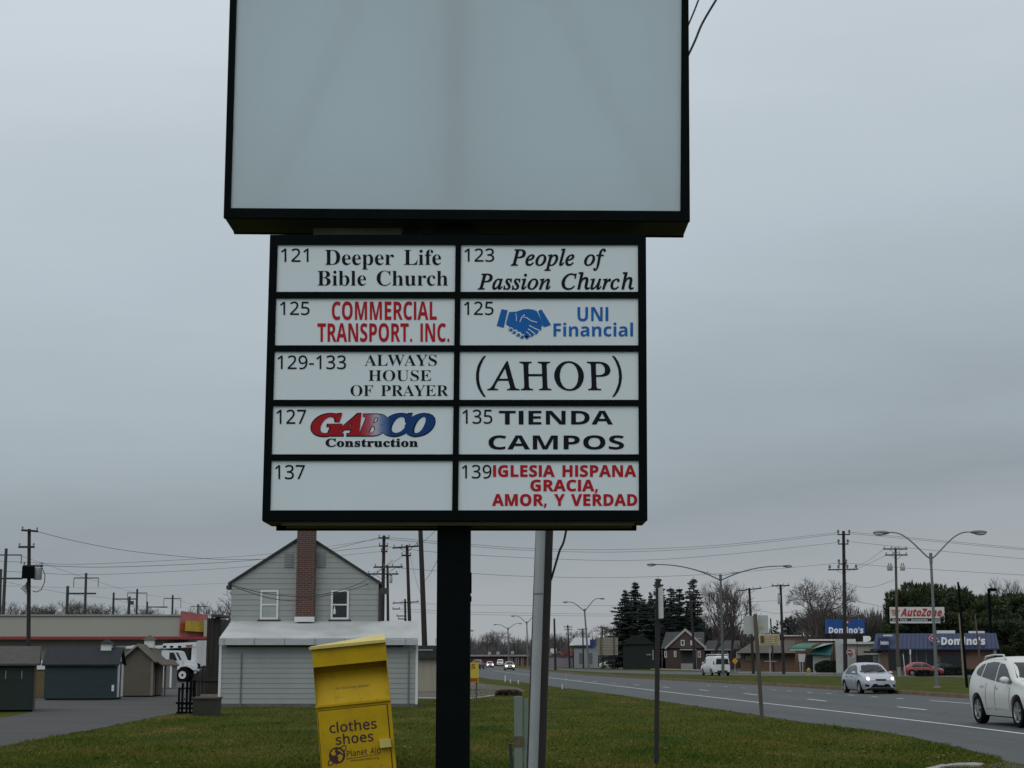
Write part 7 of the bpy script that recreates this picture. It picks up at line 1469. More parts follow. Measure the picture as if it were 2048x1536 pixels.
# far woods that read as one mass: hundreds of bare crowns
def wood(name, label, spots, seed, m, hmin=8, hmax=12, den=160):
    rg = random.Random(seed); V, F = [], []
    for x, y, h in spots:
        w = h * rg.uniform(.32, .5)
        for _ in range(den):
            a = rg.uniform(0, 6.28); rr = w * math.sqrt(rg.random()); zt = h * (rg.uniform(.35, 1)) * (1 - .35 * (rr / w) ** 2); zb = zt - h * rg.uniform(.1, .3)
            bx, by = x + rr * math.cos(a) * .75, y + rr * math.sin(a) * .75; tx, ty = x + rr * math.cos(a) * 1.1, y + rr * math.sin(a) * 1.1; t = rg.uniform(.05, .12)
            o = len(V); V += [(bx - t, by, zb), (bx + t, by, zb), (tx, ty, zt)]; F.append((o, o + 1, o + 2))
        for _ in range(4):
            bx = x + rg.uniform(-w, w) * .5; o = len(V); V += [(bx - .2, y, 0), (bx + .2, y, 0), (bx + .1, y, h * .7), (bx - .1, y, h * .7)]; F.append((o, o + 1, o + 2, o + 3))
    me = bpy.data.meshes.new(name); me.from_pydata(V, [], F); me.materials.append(m); o = bpy.data.objects.new(name, me); COL.objects.link(o)
    return tag(o, label, 'woods', kind='stuff')
rg = random.Random(4)
HAZ = mat('far_twigs', (.105, .098, .098), .95, var=.25, vs=.05)
HAZ2 = mat('hill_twigs', (.072, .064, .060), .95, var=.3, vs=.08)
sp = [(P(u, 1300, Y).x, Y, P(u, 1268 + rg.uniform(-6, 12), Y).z) for u, Y in [(rg.uniform(930, 1140), rg.uniform(590, 720)) for _ in range(110)]]
wood('distant_woods', 'grey mass of bare woods closing the road in the distance', sp, 2, HAZ, den=150)
sp = [(P(u, 1300, Y).x, Y, P(u, 1200 + (u - 1640) * .10 + rg.uniform(-6, 14), Y).z) for u, Y in [(rg.uniform(1625, 1830), rg.uniform(260, 320)) for _ in range(70)]]
wood('wooded_slope', 'brown grey bare woods behind the blue pylon sign', sp, 6, HAZ2, den=260)
sp = [(P(u, 1300, Y).x, Y, P(u, 1224 + rg.uniform(-6, 10), Y).z) for u, Y in [(rg.uniform(-60, 440), rg.uniform(380, 460)) for _ in range(90)]]
wood('distant_woods', 'low grey bare woods on the horizon behind the railway masts', sp, 8, HAZ, den=110)
sp = [(P(u, 1300, Y).x, Y, P(u, 1262 + rg.uniform(-12, 14), Y).z) for u, Y in [(rg.uniform(1180, 1520), rg.uniform(420, 520)) for _ in range(90)]]
wood('distant_woods', 'far bare woods filling the gaps behind the spruces and houses', sp, 9, HAZ, den=140)
sp = [(P(u, 1300, Y).x, Y, P(u, 1236 + rg.uniform(-16, 20), Y).z) for u, Y in [(rg.uniform(1310, 1480), rg.uniform(352, 400)) for _ in range(60)]]
wood('backyard_thicket', 'brown thicket of bare trees behind the brick house', sp, 12, HAZ2, den=230)
sp = [(P(u, 1300, Y).x, Y, P(u, 1250 + rg.uniform(-6, 16), Y).z) for u, Y in [(rg.uniform(1500, 1680), rg.uniform(300, 340)) for _ in range(34)]]
wood('backyard_thicket', 'brown grey thicket behind the restaurant and the diner', sp, 13, HAZ2, den=200)

# conifers
NEED = mat('dark_spruce_needles', (.017, .030, .026), .9, var=.45, vs=.8); PINE = mat('pine_needles', (.034, .050, .017), .9, var=.45, vs=.5)
def spruce(label, H, seed, R=.2, gap=0.0, low=.04, pw=.8):
    rg = random.Random(seed); T, C = MB(), MB()
    T.tube([(0, 0, -.1), (0, 0, H * .5), (0, 0, H)], [H * .018, H * .011, .03], 6)
    zz = H * low
    while zz < H * .985:
        f = 1 - zz / H; L = H * R * f ** pw * rg.uniform(.5, 1.25) + .15; n = rg.choice((5, 6, 7)); a0 = rg.uniform(0, 6.28)
        for i in range(n):
            if rg.random() < gap + .12: continue
            a = a0 + i * 6.28 / n + rg.uniform(-.3, .3); l = L * rg.uniform(.6, 1.1); d = Vector((math.cos(a), math.sin(a), 0)); s = d.cross(Vector((0, 0, 1)))
            tipz = l * rg.uniform(-.22, .16) ; m = max(3, int(l / .45))
            for k in range(m):
                t0 = (k + .2) / m; p = Vector((0, 0, zz)) + d * l * t0 + Vector((0, 0, tipz * t0 * t0 + .1 * l * t0 * (1 - t0)))
                for side in (-1, 1):
                    w = .5 * (1.1 - t0) * l * .62 + .42; q = p + s * side * w * rg.uniform(.6, 1.1) + d * w * .5 + Vector((0, 0, -w * rg.uniform(.1, .5)))
                    C.add([p + Vector((0, 0, .07)), p + d * l / m * 1.2 - Vector((0, 0, .12)), q], [(0, 1, 2)])
                C.add([p + Vector((0, 0, .12)), p + d * l / m * 1.6, p + Vector((0, 0, -.55))], [(0, 1, 2)])
        zz += H * .021 * rg.uniform(.7, 1.4) + f * .08
    t = thing('spruce_tree', label, 'tree', (0, 0, 0), 0, 'dark conifers behind the green house')
    mesh_obj('trunk', T.v, T.f, BARK, t); mesh_obj('crown', C.v, C.f, NEED, t); return t
s0 = spruce('tallest full spruce at the left of the conifer clump', 20, 3, .27); s1 = spruce('sparse topped spruce rising right behind the thin dark sign post', 20, 9, .23, .22, .04, .7); s2 = spruce('thin ragged conifer', 20, 14, .17, .3, .1, .55)
for i, (k, u, vt, Y, rz, wd, lb) in enumerate(((s0, 1272, 1162, 345, 0, 1.25, 'tallest full spruce, second from the left of the conifer clump'), (s1, 1319, 1153, 350, 0, 1.15, 'sparse topped spruce rising right behind the thin dark sign post'), (s2, 1390, 1153, 352, 0, 1.1, 'thin ragged topped conifer rightmost in the clump, by the crossarm pole'),
    (s0, 1252, 1178, 340, 2, 1.15, 'leftmost dark spruce of the clump'), (s0, 1303, 1182, 338, 1, .8, 'lower spruce filling the gap left of the thin dark sign post'), (s1, 1361, 1174, 356, 2, 1.25, 'dark broad conifer in the middle of the gap between the two tall tops'), (s2, 1344, 1172, 350, 3, 1.3, 'thin ragged conifer just right of the sparse topped spruce'),
    (s1, 1290, 1195, 336, 4, 1.3, 'low dark spruce behind the green house roof'), (s0, 1378, 1205, 350, 4, .9, 'low conifer behind the brick house ridge'), (s0, 1336, 1208, 345, 5, 1.1, 'low conifer behind the left dormer of the brick house'))):
    put(k, u, 1340, Y, vt, 20, rz, lb, i > 2, 'dark conifers behind the green house', wd * 1.18)
# broad evergreens at the right
def evergreen(label, H, W_, seed, n=9000, name='evergreen_tree', leaf=.32, m=None, base=.03, group='broad evergreens behind the blue roofed shop', lumps=26, cat='tree'):
    rg = np.random.default_rng(seed); T = MB(); T.tube([(0, 0, -.1), (0, 0, H * .8)], [H * .03, H * .008], 6)
    cz = rg.uniform(base + .08, .93, lumps) * H; a = rg.uniform(0, 6.28, lumps); rad = W_ / 2 * np.sqrt(np.clip(1 - ((cz / H - .3) / .74) ** 2, .03, 1)) * rg.uniform(.35, .85, lumps)
    c = np.c_[rad * np.cos(a), rad * np.sin(a), cz]; sr = W_ * rg.uniform(.14, .26, lumps) * (26 / lumps) ** .5 * rg.uniform(.7, 1.25, lumps)
    k = rg.integers(0, lumps, n); d = rg.normal(size=(n, 3)); d /= np.linalg.norm(d, axis=1)[:, None]; r = sr[k] * rg.uniform(.72, 1.05, n)
    p = c[k] + d * r[:, None] * np.array([1, 1, .85]); p[:, 2] = np.clip(p[:, 2], .05, None)
    e1 = rg.normal(size=(n, 3)); e1 /= np.linalg.norm(e1, axis=1)[:, None]; e2 = np.cross(d, e1); s = leaf * rg.uniform(.5, 1.3, n)[:, None]
    V = np.empty((n, 3, 3)); V[:, 0] = p - e1 * s * .5; V[:, 1] = p + e1 * s * .5; V[:, 2] = p + e2 * s * .5 + d * s * 1.1 + np.array([0, 0, .5]) * s
    t = thing(name, label, cat, (0, 0, 0), 0, group)
    mesh_obj('trunk', T.v, T.f, BARK, t); me = bpy.data.meshes.new('crown'); me.vertices.add(3 * n); me.vertices.foreach_set('co', V.ravel())
    me.loops.add(3 * n); me.loops.foreach_set('vertex_index', np.arange(3 * n, dtype=np.int32)); me.polygons.add(n); me.polygons.foreach_set('loop_start', np.arange(0, 3 * n, 3, dtype=np.int32)); me.polygons.foreach_set('loop_total', np.full(n, 3, np.int32)); me.update()
    me.materials.append(m or PINE); o = bpy.data.objects.new('crown', me); COL.objects.link(o); o.parent = t; return t
g0 = evergreen('evergreen', 14, 11, 1, 19000, leaf=.46, lumps=42); g1 = evergreen('evergreen', 14, 12, 2, 19000, leaf=.46, lumps=42)
for i, (k, u, vt, Y, rz, wd, lb) in enumerate(((g0, 1857, 1173, 245, 0, 1.0, 'tallest broad evergreen with an open top, right behind the lamp pole'), (g1, 1893, 1172, 250, 0, 1.0, 'broad evergreen just right of the tallest one, behind the slanted red lettering'), (g0, 1822, 1186, 240, 2, .9, 'evergreen with drooping sprays left of the lamp pole'), (g1, 1930, 1188, 240, 2, 1.1, 'evergreen behind the thin leaning dark pole'), (g0, 1965, 1196, 238, 4, 1.1, 'evergreen left of the square headed car park lamp'), (g1, 2003, 1194, 232, 3, 1.1, 'evergreen right of the square headed car park lamp'), (g0, 2043, 1192, 228, 5, 1.2, 'evergreen cut by the right edge of the photo'),
    (g1, 1985, 1240, 222, 1, 1.3, 'lower evergreen filling the gap behind the brick end of the shop'), (g0, 2030, 1245, 218, 1, 1.3, 'lower evergreen above the white car roof at the right edge'), (g1, 1840, 1222, 236, 5, 1.2, 'lower evergreen behind the white parts sign'), (g0, 1905, 1230, 232, 3, 1.2, 'lower evergreen behind the white wall lettering of the shop'), (g1, 1800, 1226, 240, 4, .8, 'lower evergreen at the left end behind the parts sign'))):
    put(k, u, 1340, Y, vt, 14, rz, lb, i > 1, 'broad evergreens behind the blue roofed shop', wd)
put(evergreen('dark small evergreen behind the restaurant, below the bare tree', 9, 8, 5, 5000, leaf=.45, m=NEED, group=None), 1588, 1340, 285, 1246, 9, 0, None, False)
# clipped bush and hedges
BUSHM = mat('clipped_bush', (.013, .026, .015), .9, var=.4, vs=1.5)
def bush(label, u0, u1, vt, vb, seed, m=None, n=6000, dep=.5, name='clipped_bush', cat='bush'):
    b = G((u0 + u1) / 2, vb); w = P(u1, vb, b.y).x - P(u0, vb, b.y).x; h = P(u0, vt, b.y).z; rg = np.random.default_rng(seed)
    t = thing(name, label, cat, b + Vector((0, w * dep / 2, 0)))
    mb = MB(); mb.ell((0, 0, h * .42), w * .44, w * dep * .44, h * .5, 14, 8); mb.build('core', mat('bush_core', (.010, .016, .010), .95), t, world=False)
    d = rg.normal(size=(n, 3)); d /= np.linalg.norm(d, axis=1)[:, None]; q = np.sign(d) * np.abs(d) ** .75; q /= np.linalg.norm(q, axis=1)[:, None] ** .6
    p = q * np.array([w * .5, w * dep * .5, h * .52]) * rg.uniform(.9, 1.03, n)[:, None]; p[:, 2] += h * .46; p = p[p[:, 2] > .02]; d = d[:len(p)]; k = len(p)
    e1 = rg.normal(size=(k, 3)); e1 /= np.linalg.norm(e1, axis=1)[:, None]; e2 = rg.normal(size=(k, 3)); e2 /= np.linalg.norm(e2, axis=1)[:, None]; s = .17
    V = np.stack([p - e1 * s, p + e1 * s, p + e2 * s * 1.3], 1).reshape(-1, 3)
    mesh_obj('foliage', [tuple(x) for x in V], [(3 * i, 3 * i + 1, 3 * i + 2) for i in range(k)], m or BUSHM, t); return t
bush('large clipped dark green domed bush left of the silver car', 1634, 1692, 1321.5, 1347.5, 1)
bush('long low dark hedge before the brick end of the shop', 1862, 1942, 1335, 1351, 2, None, 5000, .18, 'hedge', 'hedge')
bush('low dark hedge under the red parked car', 1832, 1866, 1342, 1353, 3, None, 3000, .3, 'hedge', 'hedge')
bush('low dark hedge running out behind the white car', 1940, 2048, 1337, 1350, 7, None, 5000, .15, 'hedge', 'hedge')
bush('dark shrubs at the foot of the restaurant wall', 1484, 1512, 1321, 1340, 4, None, 3000, .3, 'shrub', 'shrub')
bush('dark shrub by the diner porch under the notice board', 1587, 1600, 1327, 1342, 8, None, 1500, .6, 'shrub', 'shrub')
bush('low dark shrubs before the brick house porch', 1333, 1362, 1326, 1338, 5, None, 2500, .3, 'shrub', 'shrub')
bush('dark rounded shrub at the foot of the green house', 1287, 1311, 1322, 1338, 6, None, 2500, .5, 'shrub', 'shrub')
bush('dark shrubs below the slatted hoarding', 1196, 1222, 1313, 1334, 9, None, 2500, .4, 'shrub', 'shrub')
bush('dark shrubs between the workshop and the hoarding', 1176, 1193, 1318, 1333, 10, None, 2000, .4, 'shrub', 'shrub')
bush('brown dead brush beside the gravel drive', 996, 1038, 1387, 1391.5, 12, mat('dead_brush', (.10, .072, .045), .95, var=.5, vs=3), 2500, .3, 'dead_brush', 'brush')
# ------------------------------------------------------------------ vehicles
TYRE = mat('tyre_rubber', (.007, .007, .0075), .9, var=.1, spec=.1); RIM = mat('alloy', (.30, .31, .32), .4, .5, var=.05); CARG = mat('car_glass', (.010, .013, .015), .08, var=.05, spec=.35)
PLAST = mat('black_plastic', (.007, .007, .008), .7, spec=.15); HLON = mat('headlamp_lit', (.9, .88, .8), .2, emit=((1, .93, .80), 4.0)); HLOFF = mat('headlamp_lens', (.45, .46, .47), .12); TAIL = mat('tail_lamp', (.25, .012, .015), .25); PLATE = mat('licence_plate', (.40, .41, .43), .5)
def paint(name, c, metal=.0, rough=.28):
    m = mat(name, c, rough, metal, var=.04, vs=1.2, spec=.5); b = m.node_tree.nodes['Principled BSDF']; b.inputs['Coat Weight'].default_value = .5; b.inputs['Coat Roughness'].default_value = .12; return m
def lerp_tab(tab, x):
    if x <= tab[0][0]: return tab[0][1]
    for (a, b), (c, d) in zip(tab, tab[1:]):
        if x <= c: return b + (d - b) * (x - a) / (c - a)
    return tab[-1][1]
class Car:
    def __init__(s, L, Wd, top, belt, axles, r, clear=.2, tumble=.26, corner=.30, cn=4, nose=.0):
        s.L, s.W, s.top, s.belt, s.ax, s.r, s.cl, s.tu, s.co, s.cn = L, Wd, top, belt, axles, r, clear, tumble, corner, cn
        s.H = max(z for _, z in top)
        s.xs = [-L / 2 + L * i / 110 for i in range(111)]
        mb = MB(); rings = []
        for x in s.xs: rings.append(s.ring(x))
        n = len(rings[0]); vs = [p for r_ in rings for p in r_]; fs = []
        for i in range(len(rings) - 1):
            for k in range(n):
                fs.append((i * n + k, i * n + (k + 1) % n, (i + 1) * n + (k + 1) % n, (i + 1) * n + k))
        fs.append(tuple(range(n))); fs.append(tuple(range((len(rings) - 1) * n, len(rings) * n))[::-1])
        mb.add(vs, fs); s.body = mb
        s.bvh = BVHTree.FromPolygons([Vector(v) for v in vs], fs)
    def zt(s, x):
        return sum(lerp_tab(s.top, x + d) for d in (-.09, -.045, 0, .045, .09)) / 5
    def zb(s, x):
        e = abs(x) / (s.L / 2); z0 = s.cl + .10 * max(0, (e - .86) / .14) ** 1.5
        for a in s.ax:
            ra = s.r + .075
            if abs(x - a) < ra: z0 = max(z0, s.r + math.sqrt(max(0, ra * ra - (x - a) ** 2)) * .97)
        return z0
    def ring(s, x):
        t_, b_ = s.zt(x), s.zb(x); e = abs(x) / (s.L / 2); Wx = s.W / 2 * (1 - s.co * max(0, (e - .62) / .38) ** s.cn * .9)
        bz = lerp_tab(s.belt, x); b0 = s.cl; half = []
        def w(z):
            q = (z - b0) / max(.01, bz - b0)
            if q <= 1: return Wx * (1 - .075 * ((q - .55) / .5) ** 2)
            return Wx * (.94 - s.tu * .94 * ((z - bz) / max(.05, s.H - bz)) ** 1.15)
        for f in (0, .06, .16, .3, .45, .6, .74, .84, .92, .965, 1):
            z = b_ + (t_ - b_) * f; y = w(z)
            if f >= .92: y -= {.92: .012, .965: .04, 1: .11}[f] * (1.0 if t_ > .5 else .5)
            half.append((max(y, .05), z))
        pts = [(x, -y, z) for y, z in half] + [(x, -half[-1][0] * .5, t_ + .02), (x, 0, t_ + .028), (x, half[-1][0] * .5, t_ + .02)] + [(x, y, z) for y, z in half[::-1]]
        return pts
    def patch(s, pts, axis, off=.006, rings=5, per=5):
        """project an outline onto the body; axis '+y', '-y' (x,z outline), '+x', '-x' (y,z outline), '+z' (x,y outline)"""
        sg_ = 1 if axis[0] == '+' else -1; ax = axis[1]; ol = []
        for (a, b), (c, d) in zip(pts, pts[1:] + pts[:1]):
            ol += [(a + (c - a) * k / per, b + (d - b) * k / per) for k in range(per)]
        cx = sum(p[0] for p in pts) / len(pts); cy = sum(p[1] for p in pts) / len(pts); V = []; last = None
        dv = {'y': Vector((0, -sg_, 0)), 'x': Vector((-sg_, 0, 0)), 'z': Vector((0, 0, -sg_))}[ax]
        def proj(a, b):
            o = {'y': Vector((a, sg_ * 4, b)), 'x': Vector((sg_ * 6, a, b)), 'z': Vector((a, b, sg_ * 4))}[ax]
            h = s.bvh.ray_cast(o, dv); return h[0] - dv * off if h[0] is not None else None
        for i in range(rings):
            f = 1 - i / rings
            V += [proj(cx + (a - cx) * f, cy + (b - cy) * f) for a, b in ol]
        V.append(proj(cx, cy)); n = len(ol); good = [v for v in V if v is not None]
        if not good: return MB()
        V = [v if v is not None else min(good, key=lambda g, i=i: 0) for i, v in enumerate(V)]
        F = []
        for i in range(rings - 1):
            for k in range(n): F.append((i * n + k, i * n + (k + 1) % n, (i + 1) * n + (k + 1) % n, (i + 1) * n + k))
        c = rings * n; F += [((rings - 1) * n + k, (rings - 1) * n + (k + 1) % n, c) for k in range(n)]
        mb = MB(); mb.add(V, F); return mb
def make_car(name, label, cat, c, pm, sides, front, rear, lights, grille, plate=None, mirrors=None, rails=False, taillights=None, handles=(), lit=False, spokes=5, trims=(), lower=None, group=None, rimm=None):
    t = thing(name, label, cat, (0, 0, 0), 0, group)
    body = c.body.build('body', pm, t, smooth='auto', world=False)
    x0, x1 = c.ax; mb = MB(); mb.box(x0 - .45, x1 + .45, -c.W / 2 + .26, c.W / 2 - .26, c.cl - .04, c.r + .42); mb.build('underbody', PLAST, t, world=False)
    for x in c.ax:
        for sd in (-1, 1):
            y = sd * (c.W / 2 - .015); wd = .2; mb = MB(); R = c.r
            mb.lathe((x, y - sd * wd, R), [(R * .62, 0), (R * .97, 0), (R, sd * .03), (R, sd * (wd - .03)), (R * .96, sd * wd), (R * .70, sd * wd), (R * .66, sd * (wd - .02)), (R * .4, sd * (wd - .09))], 24, 'y')
            w = mb.build('wheel', TYRE, t, smooth='auto', world=False)
            mb = MB(); k = wd - .035; mb.lathe((x, y - sd * wd, R), [(R * .60, sd * k), (R * .665, sd * (k + .03)), (R * .69, sd * (k + .03)), (R * .69, sd * k)], 24, 'y')
            for i in range(spokes):
                a = 2 * math.pi * i / spokes + .3; d = Vector((math.cos(a), 0, math.sin(a))); mb.obox(Vector((x, y - sd * .022, R)) + d * R * .36, (R * .62, .03, R * .17), Matrix.Rotation(-a, 3, 'Y'))
            mb.lathe((x, y - sd * .03, R), [(R * .17, -.02 * sd), (R * .17, .012 * sd), (R * .05, .02 * sd)], 10, 'y')
            mb.build('rim', rimm or RIM, w, world=False)
    for sd in ('+y', '-y'):
        for nm, pts in sides:
            c.patch(pts, sd, .005, 5, 6).build(nm, CARG, t, smooth=True, world=False, fix=False)
    for sx_ in (c.ax[0] + .62, (c.ax[0] + c.ax[1]) / 2 - .1, c.ax[1] - .48):
        for sd in ('+y', '-y'): c.patch([(sx_, c.cl + .12), (sx_ + .018, c.cl + .12), (sx_ + .018, lerp_tab(c.belt, sx_) - .03), (sx_, lerp_tab(c.belt, sx_) - .03)], sd, .004, 2, 8).build('door_seam', PLAST, t, world=False, fix=False)
    for i, pts in enumerate(trims):
        for sd in ('+y', '-y'): c.patch(pts, sd, .012, 2, 14).build('side_trim', pm if lower is None else lower, t, world=False, fix=False)
    if front: c.patch(front, '+x', .005, 6, 6).build('windscreen', CARG, t, smooth=True, world=False, fix=False)
    if rear: c.patch(rear, '-x', .005, 6, 6).build('rear_window', CARG, t, smooth=True, world=False, fix=False)
    for pts in lights or ():
        for sd in (1, -1):
            hl = c.patch([(a * sd, b) for a, b in pts], '+x', .006, 4, 5).build('headlight', HLOFF if lit else HLOFF, t, world=False, fix=False)
            if lit:
                cx = sum(p[0] for p in pts) / len(pts) * sd * .98; cz = sum(p[1] for p in pts) / len(pts); k = lit
                c.patch([(cx + k * math.cos(a * .785), cz + k * math.sin(a * .785)) for a in range(8)], '+x', .012, 2, 2).build('bulb', HLON, hl, world=False, fix=False)
    for nm, m, pts in grille or (): c.patch(pts, '+x', .008, 4, 5).build(nm, m, t, world=False, fix=False)
    for nm, m, pts in plate or ():
        ax = '-x' if nm.startswith('rear') else '+x'; c.patch(pts, ax, .02, 2, 3).build(nm, m, t, world=False, fix=False)
    for pts in taillights or ():
        for sd in (1, -1): c.patch([(a * sd, b) for a, b in pts], '-x', .006, 4, 5).build('tail_light', TAIL, t, world=False, fix=False)
    if mirrors:
        x, z = mirrors
        for sd in (1, -1): mb = MB(); mb.ell((x, sd * (c.W / 2 + .06), z), .085, .12, .085, 10, 6); mb.build('mirror', pm, t, smooth=True, world=False)
    for x, z in handles:
        for sd in (1, -1):
            h = c.patch([(x - .1, z - .016), (x + .1, z - .016), (x + .1, z + .016), (x - .1, z + .016)], '+y' if sd > 0 else '-y', .025, 2, 2); h.build('door_handle', PLAST if pm.name != 'white_car_paint' else mat('handle_grey', (.30, .30, .29), .4), t, world=False, fix=False)
    if rails:
        for sd in (1, -1):
            xs = [rails[0] + (rails[1] - rails[0]) * i / 12 for i in range(13)]; mb = MB(); mb.tube([(x, sd * c.W * .345, c.zt(x) + (.06 if 0 < i < 12 else -.01)) for i, x in enumerate(xs)], .022, 6); mb.build('roof_rail', rails[2], t, smooth=True, world=False)
    return t
def place(t, u, vb, yaw_deg, copy=False, label=None, dx=0):
    b = G(u, vb, .01); b.z = .008
    if copy: return copy_tree(t, b, math.radians(yaw_deg), label)
    t.location = b; t.rotation_euler = (0, 0, math.radians(yaw_deg)); return t
# silver compact saloon, lamps lit, coming towards the camera
SIL = paint('silver_car_paint', (.40, .43, .47), .35, .3)
sc = Car(4.24, 1.70, [(-2.12, .80), (-2.06, .98), (-1.62, 1.02), (-1.30, 1.17), (-.80, 1.42), (-.35, 1.465), (.15, 1.44), (.45, 1.36), (1.02, .98), (1.45, .93), (1.85, .83), (2.04, .72), (2.12, .60)], [(-2.2, .86), (.2, .86), (1.1, .84), (2.2, .66)], (-1.25, 1.25), .30, .19, .25, .34)
sedan_sides = [('side_window', [(-.22, .91), (-.22, 1.34), (.10, 1.36), (.42, 1.28), (.86, .95), (.86, .91)]), ('side_window', [(-1.22, .95), (-1.0, 1.20), (-.75, 1.31), (-.28, 1.34), (-.28, .91), (-1.1, .91)])]
sedan_front = [(-.56, 1.385), (.56, 1.385), (.68, 1.00), (-.68, 1.00)]
sedan_kw = dict(front=sedan_front, rear=[(-.52, 1.36), (.52, 1.36), (.62, 1.06), (-.62, 1.06)],
    lights=[[(.42, .64), (.46, .75), (.62, .82), (.76, .82), (.78, .68), (.62, .62)]],
    grille=[('grille', PLAST, [(-.27, .70), (.27, .70), (.24, .62), (-.24, .62)]), ('lower_grille', PLAST, [(-.36, .47), (.36, .47), (.52, .30), (-.52, .30)]), ('fog_recess', PLAST, [(.56, .43), (.74, .45), (.74, .35), (.60, .33)]), ('fog_recess', PLAST, [(-.56, .43), (-.74, .45), (-.74, .35), (-.60, .33)])],
    plate=[('licence_plate', PLATE, [(-.17, .55), (.17, .55), (.17, .42), (-.17, .42)])], mirrors=(.72, .98), handles=((-.95, .80), (.0, .80)), taillights=[[(.5, .72), (.5, .88), (.72, .9), (.72, .72)]])
t = make_car('silver_car', 'silver four door saloon with lit headlamps driving on the near side of the median', 'car', sc, SIL, sedan_sides, lit=.07, trims=[[(-.85, .52), (.85, .52), (.85, .56), (-.85, .56)]], **sedan_kw)
mb = MB()
for y0, y1 in ((-.5, .05), (.1, .6)): mb.tube([(1.045, y0, 1.005), (.84, y1, 1.13)], .012, 4)
mb.build('wiper', PLAST, t, world=False)
place(t, 1737, 1386, -85.4)
# white crossover at the right edge
WHT = paint('white_car_paint', (.60, .61, .58), 0, .3)
rc = Car(4.64, 1.80, [(-2.32, .80), (-2.24, 1.10), (-2.05, 1.22), (-1.72, 1.50), (-1.35, 1.60), (-.75, 1.645), (-.1, 1.64), (.28, 1.56), (.62, 1.40), (1.08, 1.12), (1.5, 1.06), (1.95, .95), (2.2, .82), (2.32, .66)], [(-2.4, 1.08), (-1.8, 1.10), (0, 1.0), (1.1, .94), (2.4, .74)], (-1.36, 1.33), .355, .23, .24, .30)
t = make_car('white_suv', 'white crossover with roof rails and five spoke wheels cut by the right edge', 'car', rc, WHT,
    [('side_window', [(-.12, 1.06), (-.10, 1.50), (.18, 1.48), (.45, 1.35), (.95, 1.04), (.9, 1.0)]), ('side_window', [(-1.12, 1.16), (-1.02, 1.50), (-.6, 1.535), (-.17, 1.52), (-.19, 1.065)]), ('quarter_window', [(-1.58, 1.27), (-1.52, 1.36), (-1.30, 1.46), (-1.10, 1.50), (-1.19, 1.17), (-1.45, 1.2)])],
    [(-.58, 1.52), (.58, 1.52), (.73, 1.15), (-.73, 1.15)], [(-.5, 1.5), (.5, 1.5), (.62, 1.2), (-.62, 1.2)], [[(.45, .76), (.5, .88), (.72, .94), (.84, .88), (.8, .76)]],
    [('grille', PLAST, [(-.4, .80), (.4, .80), (.35, .66), (-.35, .66)]), ('lower_grille', PLAST, [(-.5, .48), (.5, .48), (.55, .34), (-.55, .34)])], [('licence_plate', PLATE, [(-.17, .60), (.17, .60), (.17, .5), (-.17, .5)])], (.80, 1.10), (-1.45, .05, WHT), [[(.6, .95), (.62, 1.2), (.74, 1.2), (.8, .95)]], ((-1.0, .93), (-.02, .90)), False, 5,
    trims=[[(-.88, .40), (.80, .40), (.80, .45), (-.88, .45)]])
bc = G(1957, 1447.5); rear = Vector((-1.36, -.9, 0))
YAW = -90 + 4 + 21 - 17
t.rotation_euler = (0, 0, math.radians(-68 - 18)); ry = Matrix.Rotation(t.rotation_euler.z, 3, 'Z')
t.location = bc - ry @ Vector((-1.36, -.88, 0)); t.location.z = .008
# white cargo van seen from behind, with a roof rack
vc = Car(5.6, 2.0, [(-2.8, 1.9), (-2.74, 2.02), (-2.4, 2.06), (.6, 2.05), (.95, 1.98), (1.55, 1.32), (1.75, 1.25), (2.5, 1.08), (2.74, .95), (2.8, .8)], [(-2.9, 1.2), (1.2, 1.2), (2.9, .95)], (-1.75, 1.7), .36, .3, .14, .2)
VW = paint('van_white', (.62, .65, .66), 0, .4)
t = make_car('white_van', 'white cargo van with a roof rack seen from behind left of the diamond sign', 'van', vc, VW, [('side_window', [(.55, 1.28), (.55, 1.78), (.95, 1.8), (1.35, 1.32)])], [(-.7, 1.85), (.7, 1.85), (.8, 1.4), (-.8, 1.4)], None, [[(.6, .8), (.6, .95), (.85, .95), (.85, .8)]], [('grille', PLAST, [(-.5, .95), (.5, .95), (.5, .75), (-.5, .75)])], [('rear_plate', PLATE, [(-.2, .95), (.2, .95), (.2, .8), (-.2, .8)])], (1.25, 1.35), taillights=[[(.83, 1.15), (.83, 1.5), (.93, 1.5), (.93, 1.15)]], spokes=6)
for pts in ([(-.78, 1.2), (-.78, 1.78), (-.06, 1.78), (-.06, 1.2)], [(.06, 1.2), (.06, 1.78), (.78, 1.78), (.78, 1.2)]): vc.patch(pts, '-x', .006, 3, 4).build('rear_window', CARG, t, world=False, fix=False)
vc.patch([(-.9, .42), (-.9, .56), (.9, .56), (.9, .42)], '-x', .04, 2, 6).build('bumper', PLAST, t, world=False, fix=False)
mb = MB()
for x in (-2.3, -.9, .4): mb.tube([(x, -.8, 2.24), (x, .8, 2.24)], .035, 5); mb.tube([(x, -.8, 2.24), (x, -.82, 2.0)], .03, 5); mb.tube([(x, .8, 2.24), (x, .82, 2.0)], .03, 5)
for y in (-.8, .8): mb.tube([(-2.5, y, 2.24), (.6, y, 2.24)], .035, 5)
mb.build('roof_rack', VW, t, world=False)
place(t, 1431, 1351, 98.5)
